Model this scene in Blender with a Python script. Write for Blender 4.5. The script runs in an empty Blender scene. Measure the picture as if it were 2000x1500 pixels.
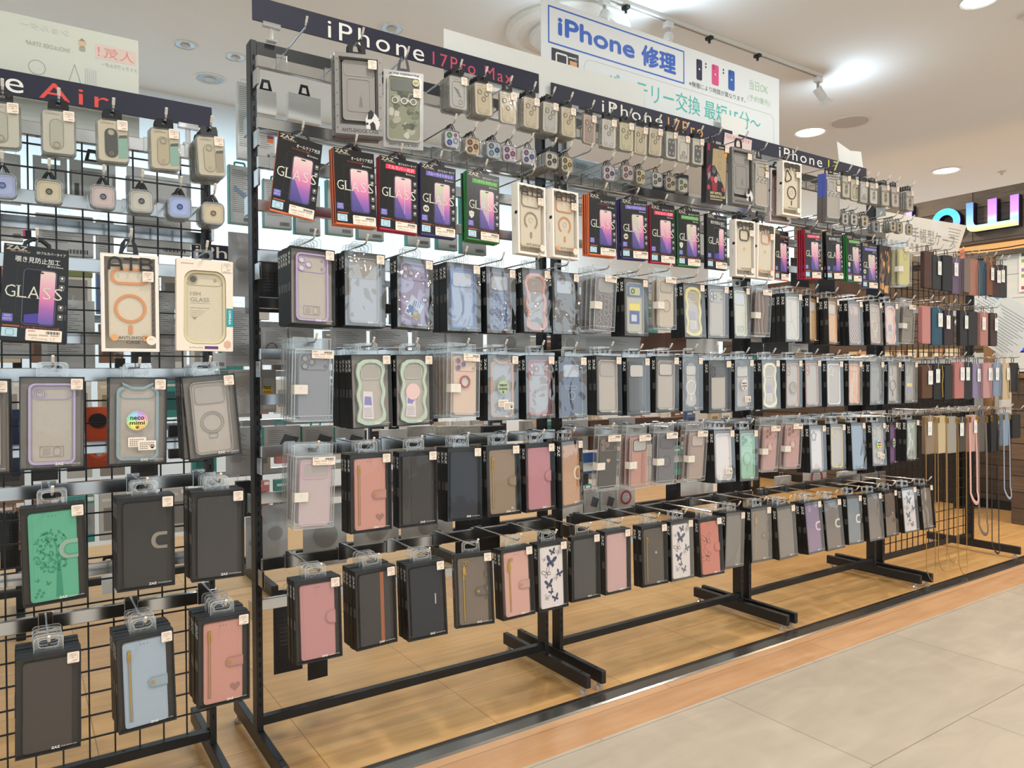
import bpy, math, random
from mathutils import Vector, Matrix
random.seed(7)
S = bpy.context.scene
COL = S.collection
# ------------------------------------------------------------------ camera
cam = bpy.data.cameras.new('camera'); camo = bpy.data.objects.new('camera', cam); COL.objects.link(camo)
cam.sensor_width = 36.0; cam.lens = 36.0*1436.04/2000.0; cam.clip_start = 0.02; cam.clip_end = 60
YAW, PIT, ROL = -0.5906, -0.0123, -0.0063
fw = Vector((-math.sin(YAW)*math.cos(PIT), math.cos(YAW)*math.cos(PIT), math.sin(PIT)))
rt = fw.cross(Vector((0, 0, 1))).normalized(); up = rt.cross(fw)
c_, s_ = math.cos(ROL), math.sin(ROL)
r2 = rt*c_ + up*s_; u2 = up*c_ - rt*s_
M = Matrix((r2, u2, -fw)).transposed().to_4x4(); M.translation = Vector((-0.4802, -1.8589, 0.9412))
camo.matrix_world = M
S.camera = camo
# ------------------------------------------------------------------ view and world
S.view_settings.view_transform = 'Standard'; S.view_settings.look = 'None'
S.view_settings.gamma = 1.0; S.view_settings.exposure = 0.0
S.cycles.transparent_max_bounces = 24; S.cycles.max_bounces = 8
S.cycles.sample_clamp_indirect = 4.0
wd = bpy.data.worlds.new('world'); S.world = wd; wd.use_nodes = True
bg = wd.node_tree.nodes['Background']
bg.inputs['Color'].default_value = (0.84, 0.95, 1.0, 1); bg.inputs['Strength'].default_value = 1.18
# ------------------------------------------------------------------ lamps' light (some in fixtures built below, the rest added without any)
CEIL = 2.6
WARM = (1.0, 0.80, 0.60); NEUT = (1.0, 0.985, 0.96); COOL = (0.68, 0.88, 1.0)
def lamp_or_fill(x, y, power, col, size=0.16, spread=150):
    l = bpy.data.lights.new('lamp_or_fill_light', 'AREA'); l.shape = 'DISK'; l.size = size; l.energy = power; l.color = col
    l.spread = math.radians(spread)
    o = bpy.data.objects.new('lamp_or_fill_light', l); COL.objects.link(o); o.location = (x, y, CEIL-0.03)
LAMPS_AND_FILLS = [  # x, y, watts, colour
    (0.2, -0.95, 13, NEUT), (1.9, -0.9, 13, NEUT), (3.10, -0.30, 8, NEUT), (0.2, -2.6, 28, NEUT), (2.4, -2.6, 28, NEUT), (4.6, -2.2, 24, NEUT), (-1.6, -1.6, 18, NEUT),
    (1.017, 1.387, 9, WARM), (4.06, 1.21, 22, WARM), (5.87, 1.19, 30, WARM), (6.12, 0.0, 22, WARM), (2.6, 1.9, 14, NEUT), (0.4, 1.9, 8, COOL), (4.4, -0.6, 16, WARM)]
for x, y, w, c in LAMPS_AND_FILLS: lamp_or_fill(x, y, w, c)
for x, w in ((-1.2, 10), (0.6, 12), (2.4, 8)):   # added lights without fixtures, to brighten the back wall
    l = bpy.data.lights.new('added_wall_light', 'AREA'); l.shape = 'RECTANGLE'; l.size = 1.4; l.size_y = 0.08; l.energy = w; l.color = (0.62, 0.86, 1.0); l.spread = math.radians(85)
    o = bpy.data.objects.new('added_wall_light', l); COL.objects.link(o); o.location = (x, 1.75, CEIL-0.05); o.rotation_euler = (math.radians(50), 0, 0)
# ------------------------------------------------------------------ materials
def lin(h):
    h = h.lstrip('#'); o = []
    for i in (0, 2, 4):
        c = int(h[i:i+2], 16)/255.0
        o.append(c/12.92 if c <= 0.04045 else ((c+0.055)/1.055)**2.4)
    return (o[0], o[1], o[2], 1.0)
MC = {}
def mat(h, rough=0.55, metal=0.0, bump=0.0, scale=300.0, var=0.06, emit=0.0, coat=0.0):
    """procedural paint / card / leather / metal: noise varies tone and roughness a little, optional bump"""
    k = (h, rough, metal, bump, scale, var, emit, coat)
    if k in MC: return MC[k]
    m = bpy.data.materials.new('surface_'+h.strip('#')); m.use_nodes = True
    nt = m.node_tree; b = nt.nodes['Principled BSDF']
    col = lin(h)
    b.inputs['Metallic'].default_value = metal; b.inputs['Coat Weight'].default_value = coat
    tc = nt.nodes.new('ShaderNodeTexCoord'); nz = nt.nodes.new('ShaderNodeTexNoise')
    nz.inputs['Scale'].default_value = scale; nz.inputs['Detail'].default_value = 3
    nt.links.new(tc.outputs['Object'], nz.inputs['Vector'])
    mx = nt.nodes.new('ShaderNodeMix'); mx.data_type = 'RGBA'
    mx.inputs[6].default_value = tuple(c*(1-var) for c in col[:3])+(1,)
    mx.inputs[7].default_value = tuple(min(1, c*(1+var)) for c in col[:3])+(1,)
    nt.links.new(nz.outputs['Fac'], mx.inputs[0]); nt.links.new(mx.outputs[2], b.inputs['Base Color'])
    mr = nt.nodes.new('ShaderNodeMapRange'); mr.inputs[3].default_value = max(0.02, rough-0.05); mr.inputs[4].default_value = min(1, rough+0.05)
    nt.links.new(nz.outputs['Fac'], mr.inputs[0]); nt.links.new(mr.outputs[0], b.inputs['Roughness'])
    if bump:
        bp = nt.nodes.new('ShaderNodeBump'); bp.inputs['Strength'].default_value = bump; bp.inputs['Distance'].default_value = 0.001
        nt.links.new(nz.outputs['Fac'], bp.inputs['Height']); nt.links.new(bp.outputs['Normal'], b.inputs['Normal'])
    if emit:
        b.inputs['Emission Color'].default_value = col; b.inputs['Emission Strength'].default_value = emit
    MC[k] = m; return m
def film(name, tint, refl, rough, wav, scale, body=0.0, bodycol=(1, 1, 1, 1)):
    """thin clear plastic: see-through with a fresnel sheen, the sheet is slightly wavy; body adds a milky share"""
    m = bpy.data.materials.new(name); m.use_nodes = True; nt = m.node_tree
    for n in list(nt.nodes):
        if n.type != 'OUTPUT_MATERIAL': nt.nodes.remove(n)
    out = [n for n in nt.nodes if n.type == 'OUTPUT_MATERIAL'][0]
    tr = nt.nodes.new('ShaderNodeBsdfTransparent'); tr.inputs[0].default_value = tint
    gl = nt.nodes.new('ShaderNodeBsdfGlossy'); gl.inputs['Roughness'].default_value = rough
    lw = nt.nodes.new('ShaderNodeLayerWeight'); lw.inputs[0].default_value = 0.25
    mr = nt.nodes.new('ShaderNodeMapRange'); mr.inputs[3].default_value = refl; mr.inputs[4].default_value = min(0.9, refl+0.22)
    nt.links.new(lw.outputs['Fresnel'], mr.inputs[0])
    tc = nt.nodes.new('ShaderNodeTexCoord'); nz = nt.nodes.new('ShaderNodeTexNoise'); nz.inputs['Scale'].default_value = scale; nz.inputs['Detail'].default_value = 1.5
    oi = nt.nodes.new('ShaderNodeObjectInfo'); ad = nt.nodes.new('ShaderNodeVectorMath'); ad.operation = 'ADD'
    nt.links.new(tc.outputs['Object'], ad.inputs[0]); nt.links.new(oi.outputs['Random'], ad.inputs[1])
    sc_ = nt.nodes.new('ShaderNodeMapping'); sc_.inputs['Scale'].default_value = (1.0, 1.0, 0.55); sc_.inputs['Rotation'].default_value = (0, 0.5, 0)
    nt.links.new(ad.outputs[0], sc_.inputs[0]); nt.links.new(sc_.outputs[0], nz.inputs['Vector']); nz.inputs['Distortion'].default_value = 0.8
    bp = nt.nodes.new('ShaderNodeBump'); bp.inputs['Strength'].default_value = min(1, wav); bp.inputs['Distance'].default_value = 0.01*max(1, wav)
    nt.links.new(nz.outputs['Fac'], bp.inputs['Height']); nt.links.new(bp.outputs['Normal'], gl.inputs['Normal'])
    mx = nt.nodes.new('ShaderNodeMixShader'); nt.links.new(mr.outputs[0], mx.inputs[0])
    src = tr.outputs[0]
    if body:
        df = nt.nodes.new('ShaderNodeBsdfDiffuse'); df.inputs[0].default_value = bodycol
        m2 = nt.nodes.new('ShaderNodeMixShader'); m2.inputs[0].default_value = body
        nt.links.new(tr.outputs[0], m2.inputs[1]); nt.links.new(df.outputs[0], m2.inputs[2]); src = m2.outputs[0]
    nt.links.new(src, mx.inputs[1]); nt.links.new(gl.outputs[0], mx.inputs[2]); nt.links.new(mx.outputs[0], out.inputs[0])
    return m
def ramp_mat(name, stops, axis='Z', z0=0.0, z1=1.0, rough=0.3, emit=0.0):
    """printed or lit colour gradient along one object axis"""
    m = bpy.data.materials.new(name); m.use_nodes = True; nt = m.node_tree; b = nt.nodes['Principled BSDF']
    tc = nt.nodes.new('ShaderNodeTexCoord'); sp = nt.nodes.new('ShaderNodeSeparateXYZ'); nt.links.new(tc.outputs['Object'], sp.inputs[0])
    mr = nt.nodes.new('ShaderNodeMapRange'); mr.inputs[1].default_value = z0; mr.inputs[2].default_value = z1
    nt.links.new(sp.outputs[axis], mr.inputs[0])
    cr = nt.nodes.new('ShaderNodeValToRGB'); el = cr.color_ramp.elements
    el[0].position = stops[0][0]; el[0].color = lin(stops[0][1]); el[1].position = stops[-1][0]; el[1].color = lin(stops[-1][1])
    for p, c in stops[1:-1]:
        e = el.new(p); e.color = lin(c)
    nt.links.new(mr.outputs[0], cr.inputs[0]); nt.links.new(cr.outputs[0], b.inputs['Base Color']); b.inputs['Roughness'].default_value = rough
    if emit:
        nt.links.new(cr.outputs[0], b.inputs['Emission Color']); b.inputs['Emission Strength'].default_value = emit
    return m
BLACKM = mat('#191a1c', 0.42, var=0.1, scale=60)          # black painted steel
CARDK = mat('#141415', 0.45)
SLOT = mat('#050505', 0.8)
CHROME = mat('#c9cbcd', 0.16, 1.0, scale=20)
CHROMED = mat('#a9abae', 0.28, 1.0, scale=12)
TAG = mat('#efdfcc', 0.6); TAGL = mat('#c4a392', 0.7); INK = mat('#2b2623', 0.7)
WHITE = mat('#eceae4', 0.55); PAPER = mat('#e4e3dc', 0.7)
GOLD = mat('#c9a24a', 0.3, 0.85); SILV = mat('#c4c2c0', 0.3, 0.8)
WTXT = mat('#e8e6e0', 0.6); RED = mat('#d8324a', 0.5)
FILM = film('clear_window_film', (1, 1, 1, 1), 0.035, 0.04, 0.25, 16)
FILMW = film('wavy_window_film', (0.97, 0.98, 1, 1), 0.26, 0.05, 2.6, 17)
ACR = film('clear_plastic', (0.97, 0.98, 0.98, 1), 0.06, 0.04, 0.06, 12, 0.05, (0.9, 0.9, 0.9, 1))
ACRE = film('clear_plastic_edge', (0.9, 0.9, 0.9, 1), 0.3, 0.1, 0.1, 30, 0.35, (0.95, 0.93, 0.9, 1))
TABP = film('hang_tab_plastic', (0.97, 0.98, 0.98, 1), 0.1, 0.06, 0.3, 60, 0.03, (0.9, 0.9, 0.9, 1))
TABE = film('hang_tab_rim', (0.95, 0.95, 0.95, 1), 0.35, 0.1, 0.2, 60, 0.45, (0.92, 0.92, 0.92, 1))
TABK = mat('#1b1b1d', 0.3)
BLIST = film('blister_plastic', (0.96, 0.96, 0.96, 1), 0.08, 0.08, 0.04, 40, 0.06, (0.8, 0.8, 0.8, 1))

# ------------------------------------------------------------------ mesh builder
TXT = {}
TRES = 2
def text_geo(s, bold=0.0, sp=1.0):
    k = (s, bold, sp, TRES)
    if k in TXT: return TXT[k]
    cu = bpy.data.curves.new('lettering', 'FONT'); cu.body = s; cu.resolution_u = TRES; cu.offset = bold; cu.space_character = sp
    o = bpy.data.objects.new('lettering', cu); COL.objects.link(o)
    dg = bpy.context.evaluated_depsgraph_get(); dg.update()
    me = o.evaluated_get(dg).to_mesh()
    vs = [(v.co.x, v.co.y) for v in me.vertices]; fs = [tuple(p.vertices) for p in me.polygons]
    o.evaluated_get(dg).to_mesh_clear(); bpy.data.objects.remove(o); bpy.data.curves.remove(cu)
    if vs:
        xs = [v[0] for v in vs]; ys = [v[1] for v in vs]
        bb = (min(xs), min(ys), max(xs), max(ys))
    else: bb = (0, 0, 1, 1)
    TXT[k] = (vs, fs, bb); return TXT[k]
def rr(u0, v0, u1, v1, r, n=4):
    P = []
    for cx, cy, a0 in ((u1-r, v1-r, 0), (u0+r, v1-r, 90), (u0+r, v0+r, 180), (u1-r, v0+r, 270)):
        for i in range(n+1):
            a = math.radians(a0+90.0*i/n); P.append((cx+r*math.cos(a), cy+r*math.sin(a)))
    return P
def circ(cx, cy, r, n=20, ry=None):
    ry = ry or r
    return [(cx+r*math.cos(2*math.pi*i/n), cy+ry*math.sin(2*math.pi*i/n)) for i in range(n)]
def wavy(u0, v0, u1, v1, r, amp, waves, n=22):
    P = []; L = v1-v0
    for i in range(n+1):
        t = i/n; v = v0+r*0.6+(L-1.2*r)*t; P.append((u1+amp*math.sin(2*math.pi*waves*t), v))
    for i in range(1, 6):
        t = i/6; P.append((u1-r*0.55-(u1-u0-1.1*r)*t, v1+r*0.25*math.sin(math.pi*t)))
    for i in range(n+1):
        t = i/n; v = v1-r*0.6-(L-1.2*r)*t; P.append((u0+amp*math.sin(2*math.pi*waves*t+2.2), v))
    for i in range(1, 6):
        t = i/6; P.append((u0+r*0.55+(u1-u0-1.1*r)*t, v0-r*0.25*math.sin(math.pi*t)))
    return P
def eared(u0, v0, u1, v1, r):
    P = rr(u0, v0, u1, v1, r, 4); e = (u1-u0)*0.2
    Q = P[:5]+[(u1-r*0.6-e*0.1, v1+0.009), (u1-r-e, v1)]+[(u0+r+e, v1), (u0+r*0.6+e*0.1, v1+0.009)]+P[5:]
    return Q
class MB:
    def __init__(s): s.v = []; s.f = []; s.mi = []; s.ms = []
    def mid(s, m):
        if m not in s.ms: s.ms.append(m)
        return s.ms.index(m)
    def add(s, vs, fs, m):
        b = len(s.v); s.v += [tuple(v) for v in vs]; i = s.mid(m)
        for f in fs: s.f.append(tuple(b+k for k in f)); s.mi.append(i)
    def box(s, x0, x1, y0, y1, z0, z1, m):
        vs = [(x0, y0, z0), (x1, y0, z0), (x1, y1, z0), (x0, y1, z0), (x0, y0, z1), (x1, y0, z1), (x1, y1, z1), (x0, y1, z1)]
        s.add(vs, [(0, 3, 2, 1), (4, 5, 6, 7), (0, 1, 5, 4), (2, 3, 7, 6), (1, 2, 6, 5), (3, 0, 4, 7)], m)
    def bbox(s, x0, x1, y0, y1, z0, z1, m, c=0.002):
        """box with chamfered edges"""
        pr = [(x0+c, y0), (x1-c, y0), (x1, y0+c), (x1, y1-c), (x1-c, y1), (x0+c, y1), (x0, y1-c), (x0, y0+c)]
        ins = [(x0+2*c, y0+c), (x1-2*c, y0+c), (x1-c, y0+2*c), (x1-c, y1-2*c), (x1-2*c, y1-c), (x0+2*c, y1-c), (x0+c, y1-2*c), (x0+c, y0+2*c)]
        vs = [(x, y, z0) for x, y in ins]+[(x, y, z0+c) for x, y in pr]+[(x, y, z1-c) for x, y in pr]+[(x, y, z1) for x, y in ins]
        fs = [tuple(reversed(range(8))), tuple(range(24, 32))]
        for k in range(3):
            for i in range(8): fs.append((k*8+i, k*8+(i+1) % 8, k*8+8+(i+1) % 8, k*8+8+i))
        s.add(vs, fs, m)
    def poly(s, P, y, m): s.add([(u, y, v) for u, v in P], [tuple(range(len(P)))], m)
    def rect(s, u0, v0, u1, v1, y, m): s.poly([(u0, v0), (u1, v0), (u1, v1), (u0, v1)], y, m)
    def prism(s, P, y0, y1, m, m2=None):
        n = len(P); s.add([(u, y0, v) for u, v in P], [tuple(range(n))], m)
        s.add([(u, y0, v) for u, v in P]+[(u, y1, v) for u, v in P], [(i, n+i, n+(i+1) % n, (i+1) % n) for i in range(n)]+[tuple(range(2*n-1, n-1, -1))], m2 or m)
    def ring(s, O, I, y0, y1, m):
        n = len(O); vs = [(u, y0, v) for u, v in O]+[(u, y0, v) for u, v in I]+[(u, y1, v) for u, v in O]+[(u, y1, v) for u, v in I]
        fs = []
        for i in range(n):
            j = (i+1) % n
            fs += [(i, j, n+j, n+i), (2*n+j, 2*n+i, 3*n+i, 3*n+j), (j, i, 2*n+i, 2*n+j), (n+i, n+j, 3*n+j, 3*n+i)]
        s.add(vs, fs, m)
    def frame(s, u0, v0, u1, v1, r, t, y0, y1, m, n=4): s.ring(rr(u0, v0, u1, v1, r, n), rr(u0+t, v0+t, u1-t, v1-t, max(0.0003, r-t), n), y0, y1, m)
    def ann(s, cx, cy, r, t, y0, y1, m, n=24): s.ring(circ(cx, cy, r, n), circ(cx, cy, r-t, n), y0, y1, m)
    def disc(s, cx, cy, r, y, m, n=18): s.poly(circ(cx, cy, r, n), y, m)
    def ribbon(s, pts, w, y, m):
        for i in range(len(pts)-1):
            (a, b), (c, d) = pts[i], pts[i+1]; L = math.hypot(c-a, d-b) or 1; nx, ny = -(d-b)/L*w/2, (c-a)/L*w/2
            ex, ey = (c-a)/L*w*0.3, (d-b)/L*w*0.3
            s.poly([(a+nx-ex, b+ny-ey), (a-nx-ex, b-ny-ey), (c-nx+ex, d-ny+ey), (c+nx+ex, d+ny+ey)], y-0.00002*(i % 2), m)
    def tube(s, pts, r, m, n=6, flat=1.0):
        vs = []; fs = []; k = len(pts); pts = [Vector(p) for p in pts]
        ref = Vector((0, 1, 0))
        for i, p in enumerate(pts):
            d = (pts[min(i+1, k-1)]-pts[max(i-1, 0)]).normalized()
            q = ref if abs(d.dot(ref)) < 0.95 else Vector((1, 0, 0))
            a = d.cross(q).normalized(); b = a.cross(d)
            for j in range(n):
                t = 2*math.pi*j/n; vs.append(p+a*(r*math.cos(t))+b*(r*flat*math.sin(t)))
        for i in range(k-1):
            for j in range(n): fs.append((i*n+j, i*n+(j+1) % n, i*n+n+(j+1) % n, i*n+n+j))
        fs.append(tuple(range(n-1, -1, -1))); fs.append(tuple(range((k-1)*n, k*n)))
        s.add(vs, fs, m)
    def lathe(s, prof, cx, cy, z0, m, n=20, down=False):
        """prof: (r, z) list around a vertical axis"""
        vs = []; fs = []; k = len(prof)
        for r, z in prof:
            for j in range(n): vs.append((cx+r*math.cos(2*math.pi*j/n), cy+r*math.sin(2*math.pi*j/n), z0+z))
        for i in range(k-1):
            for j in range(n): fs.append((i*n+j, i*n+(j+1) % n, i*n+n+(j+1) % n, i*n+n+j))
        fs.append(tuple(range(n))); fs.append(tuple(range((k-1)*n, k*n))); s.add(vs, fs, m)
    def txt(s, t, u0, v0, u1, v1, y, m, bold=0.0, sp=1.0, mirror=False):
        vs, fs, b = text_geo(t, bold, sp); su = (u1-u0)/max(1e-6, b[2]-b[0]); sv = (v1-v0)/max(1e-6, b[3]-b[1])
        if mirror: s.add([(u1-(x-b[0])*su, y, v0+(z-b[1])*sv) for x, z in vs], fs, m)
        else: s.add([(u0+(x-b[0])*su, y, v0+(z-b[1])*sv) for x, z in vs], fs, m)
    def heavy(s, t, u0, v0, u1, v1, y, m, e):
        for i, (a, b) in enumerate(((e, 0), (-e, 0), (0, e), (0, -e))): s.txt(t, u0+e+a, v0+e+b, u1-e+a, v1-e+b, y-0.00004*i, m)
    def txt3(s, t, o, ex, ey, w, h, m, bold=0.0):
        vs, fs, b = text_geo(t, bold); o, ex, ey = Vector(o), Vector(ex), Vector(ey)
        s.add([o+ex*((x-b[0])*w/(b[2]-b[0]))+ey*((z-b[1])*h/(b[3]-b[1])) for x, z in vs], fs, m)
    def mesh(s, name):
        me = bpy.data.meshes.new(name); me.from_pydata(s.v, [], s.f)
        for m in s.ms: me.materials.append(m)
        me.polygons.foreach_set('material_index', s.mi); me.update(); return me
def link(name, me, parent=None, label=None):
    o = bpy.data.objects.new(name, me); COL.objects.link(o)
    if parent: o.parent = parent
    if label: o['label'] = label
    return o
def tag(o, label, cat, group=None):
    o['label'] = label; o['category'] = cat
    if group: o['group'] = group
    return o
def thing(name, label, cat, loc=(0, 0, 0), rot=(0, 0, 0), group=None):
    o = bpy.data.objects.new(name, None); o.empty_display_size = 0.01; COL.objects.link(o)
    o.location = loc; o.rotation_euler = rot
    return tag(o, label, cat, group)
def struct(name, mb):
    o = link(name, mb.mesh(name)); o['kind'] = 'structure'; return o
def solo(name, mb, label, cat, group=None): return tag(link(name, mb.mesh(name)), label, cat, group)
# ------------------------------------------------------------------ item templates: list of (part name, mesh, label, [sub-parts])
def price_tag(u, v, w=0.0195, h=0.0205, y=-0.0016):
    mb = MB(); mb.prism(rr(u-w, v-h, u, v, 0.0018, 3), y, y+0.0004, TAG)
    mb.frame(u-w+0.0025, v-0.0115, u-0.0025, v-0.004, 0.0008, 0.0004, y-0.0002, y, TAGL, 2)
    for a, b, c, d in ((0.004, 0.006, 0.011, 0.0015), (0.007, 0.009, 0.004, 0.0014), (0.008, 0.0145, 0.008, 0.0018), (0.003, 0.0185, 0.011, 0.001), (0.003, 0.0028, 0.012, 0.0007)):
        mb.rect(u-w+a, v-b-d, u-w+a+c, v-b, y-0.0002, TAGL)
    return mb.mesh('price_tag')
def wide_tag(u0, v0, u1, v1, y, dark=False):
    mb = MB(); mb.prism(rr(u0, v0, u1, v1, 0.0018, 3), y, y+0.0004, TAG); W, H = u1-u0, v1-v0
    for i in range(14): mb.rect(u0+W*(0.55+0.028*i), v1-H*0.36, u0+W*(0.55+0.028*i)+W*(0.008+0.008*(i*7 % 3)), v1-H*0.12, y-0.0002, INK)
    mb.txt('iPhone 17', u0+W*0.15, v0+H*0.1, u0+W*0.82, v0+H*0.32, y-0.0002, TAGL)
    for a, b, c in ((0.08, 0.42, 0.24), (0.36, 0.45, 0.26), (0.68, 0.47, 0.24), (0.06, 0.78, 0.2)): mb.rect(u0+W*a, v0+H*b, u0+W*(a+c), v0+H*(b+0.12), y-0.0002, TAGL)
    return mb.mesh('price_tag')
def clear_tab(y, h=0.03, w=0.044, m=None, base=-0.008):
    mb = MB(); m = m or TABP
    O = rr(-w/2, base, w/2, h, 0.007, 4)
    I = rr(-w/2+0.007, h-0.0185, w/2-0.007, h-0.0045, 0.006, 4)
    mb.ring(O, I, y, y+0.0007, m)
    def grow(P, e):
        cx = sum(p[0] for p in P)/len(P); cy = sum(p[1] for p in P)/len(P); return [(p[0]+math.copysign(e, p[0]-cx), p[1]+math.copysign(e, p[1]-cy)) for p in P]
    mb.ring(O, grow(O, -0.0008), y-0.0003, y+0.001, TABE); mb.ring(grow(I, 0.0007), I, y-0.0003, y+0.001, TABE)
    return mb.mesh('hang_tab')
def hazed(h, k=0.12):  # window film's grey haze put into the wallet colour
    h = h.strip('#'); q = [int(h[i:i+2], 16) for i in (0, 2, 4)]; g = sum(q)/3
    return '#'+''.join('%02x' % int((v+(g-v)*k)*0.96) for v in q)
def leather(h): return mat(h, 0.62, bump=0.06, scale=1400, var=0.025)
def dark(h, f=0.72):
    h = h.strip('#'); return '#'+''.join('%02x' % int(int(h[i:i+2], 16)*f) for i in (0, 2, 4))
BW, BH, BD = 0.1035, 0.184, 0.018
def tray_mesh(H, inner, closed=False, front='#4a443e'):
    w, d = BW/2, BD; mb = MB(); t = 0.0016
    mb.box(-w, -w+t, 0.0004, d, -H, 0, CARDK); mb.box(w-t, w, 0.0004, d, -H, 0, CARDK)
    mb.box(-w+t, w-t, 0.0004, d, -t, 0, CARDK); mb.box(-w+t, w-t, 0.0004, d, -H, -H+t, CARDK)
    mb.box(-w+t, w-t, d-0.001, d, -H+t, -t, CARDK)
    mb.rect(-w+t, -H+t, w-t, -t, 0.0015 if closed else d-0.0013, mat(front if closed else inner, 0.6))
    mb.txt3('ZAZ', (-w-0.0002, d*0.78, -0.011), (0, 0, -1), (0, -1, 0), 0.03, 0.0095, WTXT, 0.03)
    mb.box(-w-0.0008, -w, 0.002, 0.012, -H*0.58, -H*0.47, mat('#4f4a45', 0.3))
    return mb.mesh('tray')
def window_mesh(H, m):
    w = BW/2; mb = MB()
    N = 6
    vs = []; fs = []
    for j in range(N+1):
        for i in range(N+1):
            u = -w+0.001+(BW-0.002)*i/N; v = -0.001-(H-0.002)*j/N
            e = math.sin(math.pi*i/N)*math.sin(math.pi*j/N)
            vs.append((u, -0.0002-0.0006*e, v))
    for j in range(N):
        for i in range(N): a = j*(N+1)+i; fs.append((a, a+1, a+N+2, a+N+1))
    mb.add(vs, fs, m); L = mat('#8d8780', 0.3)
    for a in ((-w, -H, -w+0.0018, 0), (w-0.0018, -H, w, 0), (-w, -0.0018, w, 0), (-w, -H, w, -H+0.0018)): mb.rect(*a, 0.0002, CARDK)
    mb.txt('ZAZ', 0.004, -H+0.0075, 0.018, -H+0.012, -0.0012, WTXT, 0.03)
    mb.txt('smart phone case', 0.02, -H+0.008, 0.045, -H+0.011, -0.0012, WTXT)
    me = mb.mesh('window_film')
    return me
def butterfly(mb, cx, cy, s, ang, y, m, outline=None):
    ca, sa = math.cos(ang), math.sin(ang)
    def T(P): return [(cx+s*(ca*u-sa*v), cy+s*(sa*u+ca*v)) for u, v in P]
    for sg in (1, -1):
        A = [(0, 0.1), (0.35*sg, 0.75), (0.75*sg, 1.0), (1.0*sg, 0.85), (0.85*sg, 0.4), (0.5*sg, 0.05), (0, -0.05)]
        B = [(0, -0.02), (0.5*sg, 0.0), (0.7*sg, -0.3), (0.5*sg, -0.7), (0.3*sg, -0.55), (0.05*sg, -0.25)]
        for P in (A, B):
            P = T(P if sg > 0 else P[::-1])
            if outline: mb.ribbon(P+[P[0]], s*0.09, y, outline)
            else: mb.poly(P, y, m)
    mb.ribbon(T([(0, 0.35), (0, -0.4)]), s*0.1, y-0.0001, INK)
def wallet_parts(var):
    H = BH; parts = [('tray', tray_mesh(H, '#4b443d'), None, [])]  # gray-brown back panel, window haze put into its colour
    colors = dict(green_tree='#58b48c', black_strap='#2e2a27', black_plain='#3b3733', brown_plain='#453b33', blue_zip='#a5b3c0', pink_zip_heart='#d38f7e', black_flap='#3d3935',
        navy_plain='#1a1c28', brown_pull='#93795f', rose_tab='#bf7a80', orange_emboss='#c98a5c', rose_tab2='#c98884', black_stripe='#393532', navy_clip='#1b1d27', taupe_zip='#7b6a59',
        pink_tassel='#d89f8e', butterfly='#e4d6d0', charcoal='#4a4643', pale_rose='#cfa19b', taupe_button='#5d5146', coral_emboss='#d37b66', gray_flap='#6a635c', taupe_plain='#7a6d61',
        purple_strap='#86638c', brown_strap='#6c594b', steel_strap='#6f7a84', brown_plain2='#715f53', brown_button='#79675a', taupe_gray='#89786b', steel_blue='#8394ad')
    c = hazed(colors[var]); L = leather(c); D = leather(dark(c, 0.8)); y0 = 0.004
    u0, u1, v0, v1 = -0.040, 0.037, -0.178, -0.012
    mb = MB(); mb.prism(rr(u0, v0, u1, v1, 0.006), y0, 0.0155, L); sub = []
    st = leather(dark(c, 0.86)); st2 = leather(dark(c, 0.66))
    mb.frame(u0+0.002, v0+0.002, u1-0.002, v1-0.002, 0.004, 0.0003, y0-0.0001, y0, st)
    mb.rect(u0+0.006, v0, u0+0.0065, v1, y0-0.0001, st)
    for i in range(3): mb.disc((i-1)*0.006-0.002, v1-0.007, 0.0009, y0-0.0002, INK, 8)
    def tab(vc, w=0.021, h=0.024, col=None, edge=None, button=GOLD):
        t = MB(); e = u1+0.0012
        def tongue(w, h, k): return [(e, vc-h/2), (e, vc+h/2)]+[(u1-w+h*k+h*k*math.cos(a), vc+h/2*math.sin(a)) for a in [math.radians(90+180*i/10) for i in range(11)]]
        if edge: t.prism(tongue(w+0.008, h+0.013, 0.42), y0-0.0012, y0-0.0002, leather(edge))
        t.prism(tongue(w, h, 0.42), y0-0.0022, y0-0.0012, col or D)
        O = tongue(w-0.0013, h-0.0026, 0.42); I_ = tongue(w-0.0018, h-0.0036, 0.42); t.ring(O, I_, y0-0.0024, y0-0.0022, st2)
        if button: t.prism(circ(u1-w+0.0085, vc, 0.0033, 14), y0-0.0036, y0-0.0022, button)
        sub.append(('clasp_strap', t.mesh('clasp_strap'), None))
    def zipper(u, top, bot, pull=0.014, m=GOLD):
        t = MB(); t.box(u-0.0012, u+0.0012, y0-0.0009, y0-0.0001, bot, top, m)
        t.box(u-0.0035, u+0.0035, y0-0.0003, y0-0.00005, bot-0.002, top+0.002, D)
        t.box(u-0.0022, u+0.0022, y0-0.0025, y0-0.0009, top-0.006, top, m)
        t.frame(u-0.003, top-0.006-pull, u+0.003, top-0.005, 0.0025, 0.0012, y0-0.003, y0-0.0018, m)
        sub.append(('zip', t.mesh('zip'), 'gold-coloured zip' if m is GOLD else None))
    def charm(u, v):
        t = MB(); t.frame(u-0.006, v-0.006, u+0.002, v+0.004, 0.003, 0.0012, y0-0.003, y0-0.0018, GOLD)
        t.frame(u+0.002, v-0.004, u+0.010, v+0.005, 0.003, 0.0012, y0-0.0032, y0-0.002, GOLD)
        t.prism([(u-0.006, v-0.03), (u+0.002, v-0.032), (u+0.001, v-0.014), (u-0.003, v-0.006), (u-0.006, v-0.014)], y0-0.003, y0-0.0012, GOLD)
        sub.append(('charm', t.mesh('charm'), 'gold-coloured charm'))
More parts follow.
